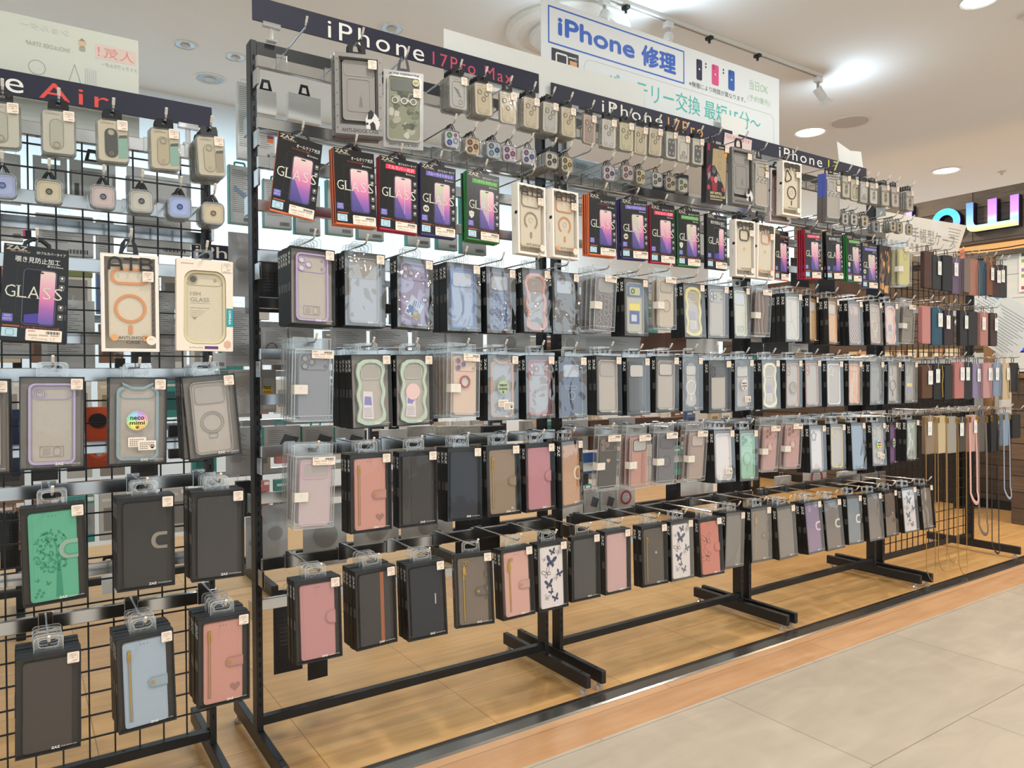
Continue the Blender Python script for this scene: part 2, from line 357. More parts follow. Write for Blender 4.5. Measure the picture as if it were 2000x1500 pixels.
    def heart(cx, cy, s, m):
        P = [(cx+s*0.062*16*math.sin(a)**3, cy+s*0.062*(13*math.cos(a)-5*math.cos(2*a)-2*math.cos(3*a)-math.cos(4*a))) for a in [2*math.pi*i/26 for i in range(26)]]
        mb.poly(P, y0-0.0002, m)
    if var == 'green_tree':
        G = leather('#2f8a68'); rnd = random.Random(3)
        mb.poly([(0.000, v0+0.004), (0.012, v0+0.004), (0.010, -0.13), (0.009, -0.105), (0.004, -0.105), (0.002, -0.13)], y0-0.0002, G)
        for a, b in (((0.006, -0.11), (-0.018, -0.085)), ((0.007, -0.11), (0.018, -0.075)), ((0.006, -0.12), (-0.024, -0.112)), ((0.006, -0.11), (0.002, -0.07))): mb.ribbon([a, b], 0.002, y0-0.0003, G)
        for i in range(150):
            a = rnd.uniform(0, 6.28); r = rnd.random()**0.5; cx, cy = 0.002+0.03*r*math.cos(a)-0.006, -0.085+0.042*r*math.sin(a)
            t = rnd.uniform(0, 3.1); s = rnd.uniform(0.0016, 0.0034)
            mb.poly([(cx+s*1.5*math.cos(t), cy+s*1.5*math.sin(t)), (cx-s*0.6*math.sin(t), cy+s*0.6*math.cos(t)), (cx-s*1.5*math.cos(t), cy-s*1.5*math.sin(t)), (cx+s*0.6*math.sin(t), cy-s*0.6*math.cos(t))], y0-0.0002, G)
        butterfly(mb, -0.016, -0.052, 0.004, 0.3, y0-0.0002, G); butterfly(mb, -0.012, -0.146, 0.005, -0.4, y0-0.0002, G); butterfly(mb, -0.028, -0.138, 0.004, 0.6, y0-0.0002, G)
        for k in range(5): mb.disc(-0.032+0.003*k, -0.168+0.006*(k % 3), 0.003, y0-0.0002, G, 8)
        tab(-0.085, 0.022, 0.022, L, '#93a894', None)
    elif var in ('black_strap', 'purple_strap', 'brown_strap', 'steel_strap'):
        e = {'black_strap': '#8c8172', 'purple_strap': '#d9b6cf', 'brown_strap': '#d8cabd', 'steel_strap': '#e0d8d2'}[var]
        tab(-0.09, 0.02, 0.02, D, e, None)
    elif var in ('blue_zip', 'pink_zip_heart'):
        zipper(-0.029, -0.028, -0.165); tab(-0.098, 0.034, 0.021, leather(dark(c, 0.93)))
        if var == 'pink_zip_heart': heart(0.022, -0.152, 0.011, D)
        mb.ribbon([(0.036, -0.04), (0.028, -0.05), (0.027, -0.12), (0.036, -0.13)], 0.0004, y0-0.0001, st)
    elif var == 'black_flap':
        mb.prism(rr(-0.018, v0+0.004, u1, v1-0.004, 0.004), y0-0.001, y0, leather('#332f2b')); mb.prism(circ(-0.03, -0.09, 0.008, 14, 0.05), y0-0.0008, y0, D)
    elif var == 'brown_pull': zipper(-0.031, -0.03, -0.16, 0.03); tab(-0.095, 0.022, 0.026, L, None, None); mb.disc(0.026, -0.167, 0.003, y0-0.0002, SILV, 10)
    elif var in ('rose_tab', 'rose_tab2'): tab(-0.09, 0.021, 0.03, L, None, None)
    elif var == 'orange_emboss':
        for k in range(4): mb.ribbon([(-0.034+0.003*k, -0.165+0.036*k), (-0.018, -0.15+0.036*k), (-0.004+0.002*k, -0.158+0.036*k), (0.012, -0.14+0.034*k)], 0.0008, y0-0.0002, st)
        tab(-0.093, 0.02, 0.026, L, '#ddc6a4', None)
    elif var == 'black_stripe': mb.box(0.012, 0.021, y0-0.0004, y0, v0, v1, leather('#9c5836'))
    elif var == 'navy_clip':
        t = MB(); t.box(0.022, 0.025, y0-0.0018, y0, -0.105, -0.08, SILV); sub.append(('metal_clip', t.mesh('metal_clip'), 'silver-coloured clip'))
    elif var == 'taupe_zip':
        zipper(-0.026, -0.045, -0.17); charm(-0.022, -0.022); tab(-0.098, 0.034, 0.022, leather(dark(c, 0.92)))
        t = MB(); t.tube([(0.033+0.004*math.sin(k*1.3), y0-0.003, -0.03-0.007*k) for k in range(14)], 0.0012, D); sub.append(('cord', t.mesh('cord'), None))
    elif var == 'pink_tassel': zipper(-0.024, -0.04, -0.165); charm(-0.024, -0.03); tab(-0.1, 0.034, 0.023, leather(dark(c, 0.95)))
    elif var == 'butterfly':
        N = mat('#353a5c', 0.5)
        for cx, cy, s, a, o in ((0.003, -0.028, 0.011, 0.2, 0), (-0.004, -0.055, 0.019, -0.25, 0), (0.024, -0.03, 0.010, 0.5, 1), (-0.018, -0.083, 0.015, 0.5, 1), (0.024, -0.09, 0.012, -0.4, 0),
                                (-0.012, -0.115, 0.015, 0.1, 0), (-0.004, -0.136, 0.009, 0.6, 0), (-0.02, -0.15, 0.009, -0.3, 1), (0.01, -0.155, 0.012, 0.3, 0), (-0.026, -0.045, 0.006, 0.4, 1), (0.014, -0.1, 0.008, 0.8, 1)):
            butterfly(mb, cx, cy, s, a, y0-0.0002, N, INK if o else None)
    elif var == 'taupe_button': zipper(-0.028, -0.035, -0.17, 0.012); mb.prism(circ(0.006, -0.085, 0.0038, 12), y0-0.002, y0, SILV)
    elif var == 'brown_button': mb.prism(circ(-0.024, -0.045, 0.005, 12), y0-0.002, y0, GOLD); mb.prism(circ(0.014, -0.09, 0.003, 12), y0-0.002, y0, TAG)
    elif var == 'coral_emboss':
        for a in range(2): butterfly(mb, -0.016, -0.07-0.05*a, 0.022, 0.2+a, y0-0.0002, D, D)
        tab(-0.095, 0.022, 0.026, L, None, None)
    elif var == 'gray_flap': mb.poly([(0.0, v0+0.002), (u1-0.002, v0+0.002), (u1-0.002, -0.1)], y0-0.0003, leather('#756d65'))
    elif var == 'taupe_plain': mb.frame(u0+0.01, -0.12, u1-0.012, -0.04, 0.006, 0.0006, y0-0.0002, y0, D)
    parts.append(('wallet_case', mb.mesh('wallet_case'), None, sub))
    parts.append(('window_film', window_mesh(H, FILM), None, []))
    parts.append(('hang_tab', clear_tab(BD, 0.027, 0.046), None, []))
    parts.append(('price_tag', price_tag(BW/2-0.003, -0.003), None, []))
    return parts
CB = dict(  # frame colour, body colour (None = milky clear), options
    clear=('#aaa198', None, dict(win=1)), lilac_air=('#b3a2c6', None, dict(pill=1, note=1)), neco_blue=('#8c9fa4', None, dict(ears=1, pill=2, badge='rainbow', paws=2)),
    magring_gray=('#958d87', None, dict(win=1, ring='#8a827c', thin=1)), lilac_cam=('#b9a0c9', None, dict(cam=3, note=1)), clear_iri=('#b7b0aa', None, dict(win=1, iri=1, thin=1)),
    purple_cam=('#9484ad', '#a79dba', dict(cam=3, pic=1, iri=1)), blue_iri=('#4f78bd', '#a8b6cf', dict(win=1, iri=1)), quilt_blue=('#8c7f7c', '#7d93bb', dict(win=1, quilt=1, iri=1)),
    pink_wave=('#e5a597', None, dict(wave=1, win=1, iri=1)), slate=('#777472', '#6c6a69', dict(win=1, iri=1)), camslide=('#9b948c', '#b7b3a4', dict(slide=1)), yellow_wave=('#e3d283', None, dict(wave=1, win=1, note=2)),
    clear_cam=('#a39c94', None, dict(cam=3, camcol='#5d5853')), pale_green=('#c3cbb4', '#ccc9b8', dict(win=1, note=1)), whitegeo=('#d3ccc3', '#cfc7bd', dict(geo=1)), gold=('#c69a63', '#d2b28a', dict(win=1)),
    orange_soft=('#d9a06f', '#ddb591', dict(win=1)), quilt_pink=('#a58d84', '#c3a99f', dict(cloud=1, scale=1)), mag_lilac=('#cbb2bb', None, dict(ring='#e6dad2', pill=2)), pink_wave2=('#dda89b', '#e0bfb0', dict(wave=1, note=2)),
    green_wave=('#b7c5b0', None, dict(wave=1, win=1, pic=2)), green_wave_mag=('#b7c5b0', None, dict(wave=1, win=1, pic=3)), neco_orange=('#d49a72', None, dict(ears=1, badge='mint', paws=2, iri=1)),
    pink_cam=('#bf6670', None, dict(cam=3, camcol='#a8465c', iri=1)), navy=('#1c2f66', '#20315e', dict(win=1, kick=1, iri=1)), black_cam=('#3d3a3c', '#514d4f', dict(win=2)),
    clear_black=('#a39a90', None, dict(win=3)), dark_wave_mag=('#3c3734', None, dict(wave=1, win=2, ring='#e4dfda')), clear_cam2=('#4c4947', None, dict(cam=2, camcol='#2f2d2d', panel=1)),
    neco_dark=('#4a4442', None, dict(ears=1, win=2, badge='white', paws=1)), cream_wave=('#e7ddb8', None, dict(wave=1, win=1, note=2)), rose_ring_box=('#c68a6c', None, dict(cam=2, camcol='#b0603f', bigring='#8d7a63')),
    rose_clear=('#cc8c70', None, dict(cam=2, camcol='#b0603f')), white_heart=('#ebe5df', None, dict(cloud=1)), orange_soft2=('#d8a07a', '#ddb196', dict(pill=2)), smoke=('#6d665f', '#8a8177', dict(pill=2)),
    mag_black=('#57514c', None, dict(pill=3, ring='#413c38')), smoke_card=('#6b645e', '#958b80', dict(pill=3, pic=4)), neco_white=('#d6c8c0', '#d9ccc4', dict(paws=1)), mint_solid=('#8ebb9b', '#93bf9f', dict(cam=3, camcol='#6d9a80', solid=1, ring='#7fab8d')),
    white_cloud=('#8b8488', '#d9d0cc', dict(cloud=2)), yellow_cloud=('#dfc06a', None, dict(cloud=1)), neco_small=('#a1968d', None, dict(ears=1, badge='rainbow', paws=2, cloud=1)), purple_dark=('#6c4d77', '#8a6a94', dict(badge='mint')), teal_clear=('#a9b4ac', '#bcc0b5', dict(cloud=1, note=1)))
CH = 0.1725
def badge(kind):
    t = MB(); cx, cy, r = -0.002, -0.085, 0.019; y = -0.0016
    if kind == 'rainbow':
        cs = ['#f0a9c4', '#c9a6e6', '#a8d3f0', '#a4e6c2', '#d3ec7c', '#f3e56a', '#f6c46e', '#e7e08e']
        for i in range(24):
            a0, a1 = 2*math.pi*i/24, 2*math.pi*(i+1)/24
            t.poly([(cx, cy), (cx+r*math.cos(a0), cy+r*math.sin(a0)), (cx+r*math.cos(a1), cy+r*math.sin(a1))], y, mat(cs[(i//3) % 8], 0.4))
        tc = INK
    elif kind == 'mint': t.disc(cx, cy, r, y, mat('#aebf9f', 0.5), 26); tc = INK
    else: t.disc(cx, cy, r, y, mat('#ded3cf', 0.5), 26); tc = INK
    t.ann(cx, cy, r-0.002, 0.0004, y-0.0002, y, mat('#6f6a72', 0.5), 26)
    t.txt('neco', cx-0.0125, cy+0.0015, cx+0.0125, cy+0.008, y-0.0003, tc, 0.02); t.txt('mimi', cx-0.0135, cy-0.008, cx+0.0135, cy-0.0005, y-0.0003, tc, 0.02)
    paw(t, cx, cy-0.0135, 0.0022, y-0.0003, tc)
    return t.mesh('round_badge')
def paw(t, x, z, s, y, m):
    t.poly(circ(x, z-s*0.3, s, 10, s*0.75), y, m)
    for k, (a, b) in enumerate(((-1.2, 0.5), (-0.45, 1.1), (0.45, 1.1), (1.2, 0.5))): t.disc(x+a*s, z+b*s, s*0.42, y, m, 8)
def paw_labels(n):
    t = MB()
    for k in range(n):
        u, v = (-0.018, -0.118) if k == 0 and n > 1 else (0.000, -0.125)
        t.prism(rr(u, v-0.019, u+0.032, v, 0.002, 3), -0.0022-0.0006*k, -0.0014-0.0006*k, TAG)
        y = -0.0024-0.0006*k
        for i in range(4):
            for j in range(7 if i < 2 else 4): t.rect(u+0.003+0.0037*j, v-0.0055-0.0037*i, u+0.0055+0.0037*j, v-0.0035-0.0037*i, y, mat('#8a7f78', 0.6))
        if k == n-1: paw(t, u+0.025, v-0.013, 0.003, y, INK)
    return t.mesh('care_label')
def cbox_parts(var):
    fc, bc, op = CB[var]; H = CH; y0 = 0.004
    inner = '#a79c90' if not op.get('iri') else '#9da0a6'
    parts = [('tray', tray_mesh(H, inner), None, [])]
    mb = MB(); u0, u1, v0, v1 = -0.038, 0.037, -0.164, -0.012
    th = 0.0022 if op.get('thin') else 0.0034
    FR = mat(fc, 0.3); body = mat(bc, 0.35) if bc else mat('#b3a89c' if not op.get('iri') else '#b4b6ba', 0.35)
    LN = mat(dark(fc, 0.78), 0.35)
    if op.get('wave'): O = wavy(u0+0.003, v0, u1-0.003, v1-0.002, 0.012, 0.0028, 2.5); I_ = wavy(u0+0.011, v0+0.008, u1-0.011, v1-0.010, 0.011, 0.0026, 2.5)
    elif op.get('ears'): O = eared(u0, v0, u1, v1-0.006, 0.012); I_ = eared(u0+0.005, v0+0.005, u1-0.005, v1-0.012, 0.009)
    else: O = rr(u0, v0, u1, v1, 0.011, 5); I_ = rr(u0+th, v0+th, u1-th, v1-th, 0.009, 5)
    mb.prism(O, y0+0.004, 0.0155, body); mb.ring(O, I_, y0, y0+0.004, FR)
    if not op.get('wave') and not op.get('ears'): mb.frame(u0+th+0.002, v0+th+0.002, u1-th-0.002, v1-th-0.002, 0.007, 0.0004, y0+0.0036, y0+0.004, LN)
    yb = y0+0.0038; a = u0+0.008; b = u1-0.008
    if op.get('win'):
        wc = {1: mat(fc, 0.35), 2: mat('#2f2b2a', 0.35), 3: mat('#2b2827', 0.35)}[op['win']]
        ww = mat('#bfb5aa', 0.3) if op['win'] != 1 else mat('#a99f96', 0.3)
        q = (a, v1-0.047, b, v1-0.009) if not op.get('wave') else (a+0.005, v1-0.047, b-0.005, v1-0.014)
        if op['win'] == 1 and bc: ww = mat('#c3c6cc', 0.3)
        mb.prism(rr(*q, 0.008, 4), yb-0.0006, yb, ww); mb.frame(*q, 0.008, 0.0016, yb-0.0012, yb, wc)
    if op.get('pill'):
        q = (a-0.002, v1-0.03, b+0.002, v1-0.008)
        if op['pill'] == 3: q = (a+0.002, v1-0.045, a+0.026, v1-0.008)
        mb.frame(*q, 0.0105, 0.0016, yb-0.0012, yb, FR if op['pill'] != 3 else mat('#45403c', 0.3), 6)
        if op['pill'] == 1: mb.ann(a+0.011, v1-0.019, 0.009, 0.0014, yb-0.0016, yb, FR); mb.ann(a+0.011, v1-0.019, 0.0055, 0.001, yb-0.0016, yb, mat('#c9c0b6', 0.3))
    if op.get('cam'):
        cc = mat(op.get('camcol', fc), 0.25); g = mat('#cfc9c4' if not op.get('solid') else '#5f7f6d', 0.15)
        if op['cam'] == 3:
            mb.frame(a-0.004, v1-0.042, b+0.003, v1-0.006, 0.010, 0.0012, yb-0.001, yb, FR)
            cs = ((a+0.006, v1-0.015), (a+0.006, v1-0.033), (a+0.022, v1-0.024)); R = 0.0076
            for q in ((b-0.006, v1-0.014), (b-0.006, v1-0.032)): mb.ann(*q, 0.0028, 0.0008, yb-0.0014, yb, cc, 14)
        else:
            q = (a-0.004, v1-0.044, a+0.016, v1-0.008)
            if op.get('panel'): mb.prism(rr(a-0.004, v1-0.044, b+0.003, v1-0.006, 0.008), yb-0.0008, yb, mat('#5b5754', 0.3))
            mb.frame(*q, 0.009, 0.0012, yb-0.0014, yb, cc); cs = ((a+0.006, v1-0.017), (a+0.006, v1-0.035)); R = 0.007
        for q in cs: mb.ann(*q, R, 0.0016, yb-0.0022, yb, cc, 22); mb.disc(*q, R-0.0017, yb-0.0006, g, 18)
    if op.get('cloud'):
        P = [(a+0.016+0.013*(1+0.22*math.sin(5*t))*math.cos(t), v1-0.028+0.016*(1+0.22*math.sin(5*t))*math.sin(t)) for t in [2*math.pi*i/40 for i in range(40)]]
        Q = [(a+0.016+(x-a-0.016)*0.86, v1-0.028+(z-v1+0.028)*0.86) for x, z in P]
        mb.ring(P, Q, yb-0.0014, yb, FR if op['cloud'] == 1 else mat('#6d666b', 0.4))
    if op.get('ring'):
        rc = mat(op['ring'], 0.35); t = 0.0026 if var != 'magring_gray' else 0.0008
        mb.ann(0, -0.098, 0.023, t, yb-0.0012, yb, rc, 32)
        if var == 'magring_gray': mb.ann(0, -0.098, 0.0185, 0.0006, yb-0.0012, yb, rc, 32); mb.frame(-0.0085, -0.131, 0.0085, -0.121, 0.001, 0.0006, yb-0.001, yb, rc, 2)
        else: mb.prism(rr(-0.0026, -0.14, 0.0026, -0.124, 0.0024), yb-0.001, yb, rc)
    if op.get('kick'): mb.ann(0, -0.11, 0.012, 0.0015, yb-0.003, yb, SILV); mb.frame(-0.02, -0.092, 0.02, -0.082, 0.004, 0.001, yb-0.001, yb, mat('#9db3dd', 0.3))
    if op.get('bigring'):
        mb.ann(0.002, -0.1, 0.022, 0.004, yb-0.003, yb, mat(op['bigring'], 0.3)); mb.ann(0.002, -0.1, 0.016, 0.003, yb-0.0035, yb, mat('#b8a68b', 0.3)); mb.disc(0.002, -0.1, 0.011, yb-0.0008, mat('#a4917a', 0.3))
    if op.get('quilt') or op.get('scale'):
        q = mat('#6b5c58' if op.get('quilt') else '#8a6f66', 0.5); bd = mat('#cfc3c0', 0.2)
        if op.get('quilt'):
            for k in range(-7, 10):
                z = -0.165+0.018*k
                for (p0, p1) in (((u0+0.004, z), (u1-0.004, z+0.065)), ((u0+0.004, z+0.065), (u1-0.004, z))):
                    (xa, za), (xb, zb) = p0, p1; lo, hi = v0+0.004, -0.062
                    n = 10; seg = [(xa+(xb-xa)*i/n, za+(zb-za)*i/n) for i in range(n+1)]; seg = [s for s in seg if lo < s[1] < hi]
                    if len(seg) > 1: mb.ribbon([seg[0], seg[-1]], 0.0012, yb-0.0006, q)
                    for s in seg[::2]: mb.disc(s[0], s[1], 0.0016, yb-0.0012, bd, 8)
        else:
            for j in range(11):
                for i in range(5):
                    cx, cz = u0+0.009+0.0145*i+(0.007 if j % 2 else 0), -0.058-0.0095*j
                    if cx < u1-0.006: mb.ann(cx, cz, 0.0066, 0.0011, yb-0.0006, yb, q, 12)
    if op.get('geo'):
        q = mat('#bdb3aa', 0.4)
        for P in ([(-0.03, -0.15), (0.0, -0.1), (0.03, -0.155)], [(-0.034, -0.1), (0.0, -0.1), (-0.01, -0.03), (0.03, -0.02)], [(0, -0.1), (0.034, -0.08)], [(-0.01, -0.03), (-0.034, -0.05)]): mb.ribbon(P, 0.001, yb-0.0004, q)
    if op.get('note'):
        g = mat('#938679', 0.5)
        if op['note'] == 1:
            mb.frame(-0.02, -0.15, 0.018, -0.13, 0.001, 0.0005, yb-0.0006, yb, g, 2)
            for k in range(4): mb.rect(-0.016, -0.146+0.0035*k, -0.004+0.002*(k % 2), -0.1452+0.0035*k, yb-0.0005, g)
            mb.frame(0.002, -0.148, 0.014, -0.132, 0.004, 0.0005, yb-0.0006, yb, g)
        else:
            mb.rect(-0.014, -0.115, 0.012, -0.088, yb-0.0005, mat('#a198ad', 0.5)); mb.rect(-0.016, -0.145, 0.014, -0.117, yb-0.0005, mat('#d5cac2', 0.5))
            for k in range(6): mb.rect(-0.013, -0.142+0.004*k, 0.008+0.002*(k % 2), -0.1412+0.004*k, yb-0.0008, g)
    if op.get('slide'):
        mb.prism(rr(a-0.002, v1-0.042, b+0.002, v1-0.008, 0.008), yb-0.002, yb, mat('#5b6f9c', 0.3)); mb.prism(rr(a+0.006, v1-0.038, b-0.008, v1-0.014, 0.006), yb-0.003, yb-0.001, mat('#b8b58c', 0.3))
        mb.ann(a+0.02, v1-0.026, 0.008, 0.003, yb-0.004, yb-0.002, mat('#4d5a33', 0.3))
        mb.rect(-0.024, -0.095, 0.022, -0.075, yb-0.0005, mat('#e2d06a', 0.5)); mb.rect(-0.022, -0.135, 0.02, -0.097, yb-0.0006, mat('#55669c', 0.5)); mb.rect(-0.015, -0.128, 0.008, -0.108, yb-0.0008, mat('#c9c9c5', 0.5))
    if op.get('pic'):
        if op['pic'] == 1:
            P = [(-0.028, -0.135), (0.008, -0.152), (0.028, -0.115), (-0.006, -0.088)]
            mb.poly(P, yb-0.0006, mat('#cfd6e2', 0.3)); mb.poly([(-0.022, -0.132), (0.004, -0.145), (0.012, -0.128), (-0.014, -0.112)], yb-0.0008, mat('#6d87b8', 0.3)); mb.poly([(-0.008, -0.145), (0.01, -0.148), (0.018, -0.135), (0.0, -0.13)], yb-0.001, mat('#b9a878', 0.3))
            for k in range(4): mb.ribbon([(-0.004+0.006*k, -0.12), (0.002+0.006*k, -0.104)], 0.0022, yb-0.001, mat('#4f69a5', 0.3))
        elif op['pic'] in (2, 3):
            mb.poly([(-0.022, -0.15), (0.006, -0.153), (0.004, -0.088), (-0.02, -0.086)], yb-0.0006, mat('#d9cfcd', 0.4)); mb.poly([(-0.018, -0.118), (0.002, -0.12), (0.0, -0.1), (-0.016, -0.098)], yb-0.0008, mat('#8880b5', 0.4))
            for k in range(6): mb.rect(-0.019, -0.147+0.004*k, 0.002, -0.1458+0.004*k, yb-0.0008, mat('#9a8f96', 0.5))
            if op['pic'] == 3: mb.disc(-0.002, -0.09, 0.02, yb-0.0012, mat('#e3bfb9', 0.3), 26); mb.prism(rr(-0.003, -0.13, 0.004, -0.114, 0.003), yb-0.0014, yb, mat('#dccdc8', 0.3))
        else: mb.rect(-0.02, -0.105, 0.02, -0.09, yb-0.0006, mat('#e3cf6c', 0.4)); mb.rect(-0.02, -0.135, 0.02, -0.105, yb-0.0006, mat('#8d86a8', 0.4))
    sub = []
    parts.append(('phone_case', mb.mesh('phone_case'), None, sub))
    if op.get('badge'): parts.append(('round_badge', badge(op['badge']), None, []))
    if op.get('paws'): parts.append(('care_label', paw_labels(op['paws']), None, []))
    parts.append(('window_film', window_mesh(H, FILMW if op.get('iri') else FILM), None, []))
    parts.append(('hang_tab', clear_tab(BD, 0.027, 0.05), None, []))
    parts.append(('price_tag', price_tag(BW/2-0.003, -0.003), None, []))
    return parts
AC = dict(yellow='#d8c878', quilt='#8b7f7a', beige='#cfbba3', brownwave='#7b5f50', brown='#8a7a66', gray_cam='#8f8c92', rose_ring='#e0c0a8', pink_frame='#cdb5b3', black_heart='#3a332f', pink_strap='#c68f80', slate='#6e696c', taupe='#b39a8e', pink_ring='#c99a94')
AW, AH, AD = 0.0905, 0.161, 0.018
def acr_parts(var, tagged=True):
    c = AC[var]; w = AW/2; mb = MB(); d = AD
    mb.box(-w, w, 0, d, -AH, 0, ACR)
    e = 0.0006
    for x in (-w, w):
        for y in (0, d): mb.box(x-e, x+e, y-e, y+e, -AH, 0, ACRE)
    for z in (0, -AH, -AH+0.012):
        for y in (0, d): mb.box(-w, w, y-e, y+e, z-e, z+e, ACRE)
        for x in (-w, w): mb.box(x-e, x+e, 0, d, z-e, z+e, ACRE)
    O = [(-w, 0), (w, 0), (w, 0.027), (-w, 0.027)]; I_ = [(-0.013, 0.008), (0.013, 0.008), (0.013, 0.019), (-0.013, 0.019)]
    mb.ring(O, I_, d-0.0012, d, ACR)
    mb.ring([(-w, 0), (w, 0), (w, 0.027), (-w, 0.027)], [(-w+e*2, e*2), (w-e*2, e*2), (w-e*2, 0.027-e*2), (-w+e*2, 0.027-e*2)], d-0.0016, d-0.0012, ACRE)
    parts = [('clear_shell', mb.mesh('clear_shell'), None, [])]
    t = MB(); u0, u1, v0, v1 = -0.034, 0.037, -0.156, -0.008; y0 = 0.004
    t.prism(rr(u0, v0, u1, v1, 0.011, 5), y0, 0.0145, mat(c, 0.35)); D = mat(dark(c, 0.7), 0.35)
    def lenses(rim, glass, n=3):
        t.frame(u0+0.003, v1-0.038, u1-0.003, v1-0.003, 0.009, 0.001, y0-0.0008, y0, rim)
        for q in ((u0+0.013, v1-0.012), (u0+0.013, v1-0.029), (u0+0.029, v1-0.02)): t.disc(*q, 0.0066, y0-0.0006, glass, 18); t.ann(*q, 0.0075, 0.0014, y0-0.002, y0, rim, 20)
        for q in ((u1-0.01, v1-0.011), (u1-0.01, v1-0.029)): t.ann(*q, 0.0035, 0.001, y0-0.0012, y0, rim, 14)
    def window(rim, inside): t.prism(rr(u0+0.006, v1-0.041, u1-0.006, v1-0.007, 0.008), y0-0.0005, y0, inside); t.frame(u0+0.005, v1-0.042, u1-0.005, v1-0.006, 0.009, 0.002, y0-0.0014, y0, rim)
    if var == 'gray_cam': lenses(mat('#55504f', 0.3), mat('#a5a09e', 0.2))
    elif var in ('rose_ring', 'pink_ring'):
        lenses(mat('#c28c7c', 0.3), mat('#55649c' if var == 'rose_ring' else '#8d5a48', 0.2)); t.ann(0, -0.072, 0.016, 0.004, y0-0.004, y0, mat('#b5625a' if var == 'rose_ring' else '#d09a8d', 0.3)); t.disc(0, -0.072, 0.012, y0-0.0008, mat('#d8cdc6', 0.2))
    elif var == 'pink_frame': window(mat('#dcb0bb', 0.35), mat('#b9aaa4', 0.3)); t.frame(u0, v0, u1, v1, 0.011, 0.002, y0-0.0006, y0, mat('#dcb0bb', 0.35), 5)
    elif var == 'black_heart':
        lenses(mat('#b0836a', 0.3), mat('#6e7076', 0.15)); cx, cy, s = 0.002, -0.075, 0.0075
        t.poly([(cx+s*0.062*16*math.sin(a)**3, cy+s*0.062*(13*math.cos(a)-5*math.cos(2*a)-2*math.cos(3*a)-math.cos(4*a))) for a in [2*math.pi*i/26 for i in range(26)]], y0-0.0006, mat('#d9a58c', 0.4))
    elif var == 'pink_strap':
        window(mat('#2e2a2a', 0.35), mat('#bdb6b0', 0.3)); t.box(0.012, 0.026, y0-0.002, y0, v0+0.01, v1-0.044, leather('#b77d6e'))
        for z in (-0.06, -0.14): t.disc(0.019, z, 0.004, y0-0.0024, GOLD)
        t.disc(-0.014, -0.1, 0.007, y0-0.0006, mat('#dcb19f', 0.3))
    elif var in ('slate', 'brown', 'beige'):
        window(D, mat(dark(c, 0.9), 0.3)); t.ann(0.002, -0.09, 0.019, 0.002, y0-0.0008, y0, D, 26)
    elif var == 'taupe': window(mat('#8c776b', 0.3), mat('#c9b8ad', 0.3))
    elif var == 'yellow':
        P = [(0.006+0.013*(1+0.22*math.sin(5*a))*math.cos(a), v1-0.03+0.016*(1+0.22*math.sin(5*a))*math.sin(a)) for a in [2*math.pi*i/40 for i in range(40)]]
        t.ring(P, [(0.006+(x-0.006)*0.82, v1-0.03+(z-v1+0.03)*0.82) for x, z in P], y0-0.001, y0, mat('#b9ab5f', 0.4))
    elif var == 'quilt':
        window(mat('#b7aba6', 0.2), mat('#a39a96', 0.3))
        for k in range(-4, 7):
            for dz in (0.05, -0.05):
                z = -0.14+0.016*k
                P = [(u0+0.003+(u1-u0-0.006)*i/8, z+dz*i/8) for i in range(9)]; P = [p for p in P if v0+0.003 < p[1] < -0.055]
                if len(P) > 1: t.ribbon([P[0], P[-1]], 0.0014, y0-0.0005, mat('#594d49', 0.4))
                for p in P[::2]: t.disc(p[0], p[1], 0.0015, y0-0.001, mat('#ded6d2', 0.15), 8)
    elif var == 'brownwave':
        for k in range(5): t.ribbon([(u0+0.01*k, v1-0.005), (u0+0.006+0.012*k, -0.07), (u0+0.004+0.01*k, -0.11), (u0+0.012+0.01*k, v0+0.004)], 0.003, y0-0.0004, mat('#c2a583' if k % 2 else '#4f3b31', 0.4))
    parts.append(('phone_case', t.mesh('phone_case'), None, []))
    if tagged:
        s = MB(); s.prism(rr(-w-0.0012, -0.1, -w+0.03, -0.079, 0.002), -0.0016, -0.0006, mat('#e2d8c8', 0.4)); s.box(-w-0.0014, -w-0.0006, -0.0016, d, -0.1, -0.079, mat('#e2d8c8', 0.4))
        s.frame(-w+0.012, -0.09, -w+0.017, -0.083, 0.0015, 0.0004, -0.0018, -0.0016, mat('#c4b9a8', 0.5), 2)
        parts.append(('seal_sticker', s.mesh('seal_sticker'), None, []))
        parts.append(('price_tag', wide_tag(-0.008, -0.019, w-0.001, -0.001, -0.0024), None, []))
    return parts
GW, GH, GD = 0.0995, 0.176, 0.006
GR1 = ramp_mat('printed_screen_pink', [(0, '#62559f'), (0.28, '#a064a6'), (0.5, '#dc7da6'), (0.72, '#dda6b2'), (1, '#e0c6bd')], 'Z', -0.142, -0.044)
GR2 = ramp_mat('printed_screen_violet', [(0, '#4b4383'), (0.45, '#6a5895'), (0.62, '#b78ea8'), (1, '#d0b8b3')], 'Z', -0.142, -0.044)
GBL = ramp_mat('printed_box_black', [(0, '#151417'), (1, '#1d1b1a')], 'Z', -0.17, 0, 0.25)  # near-black card front, slightly lighter towards the top
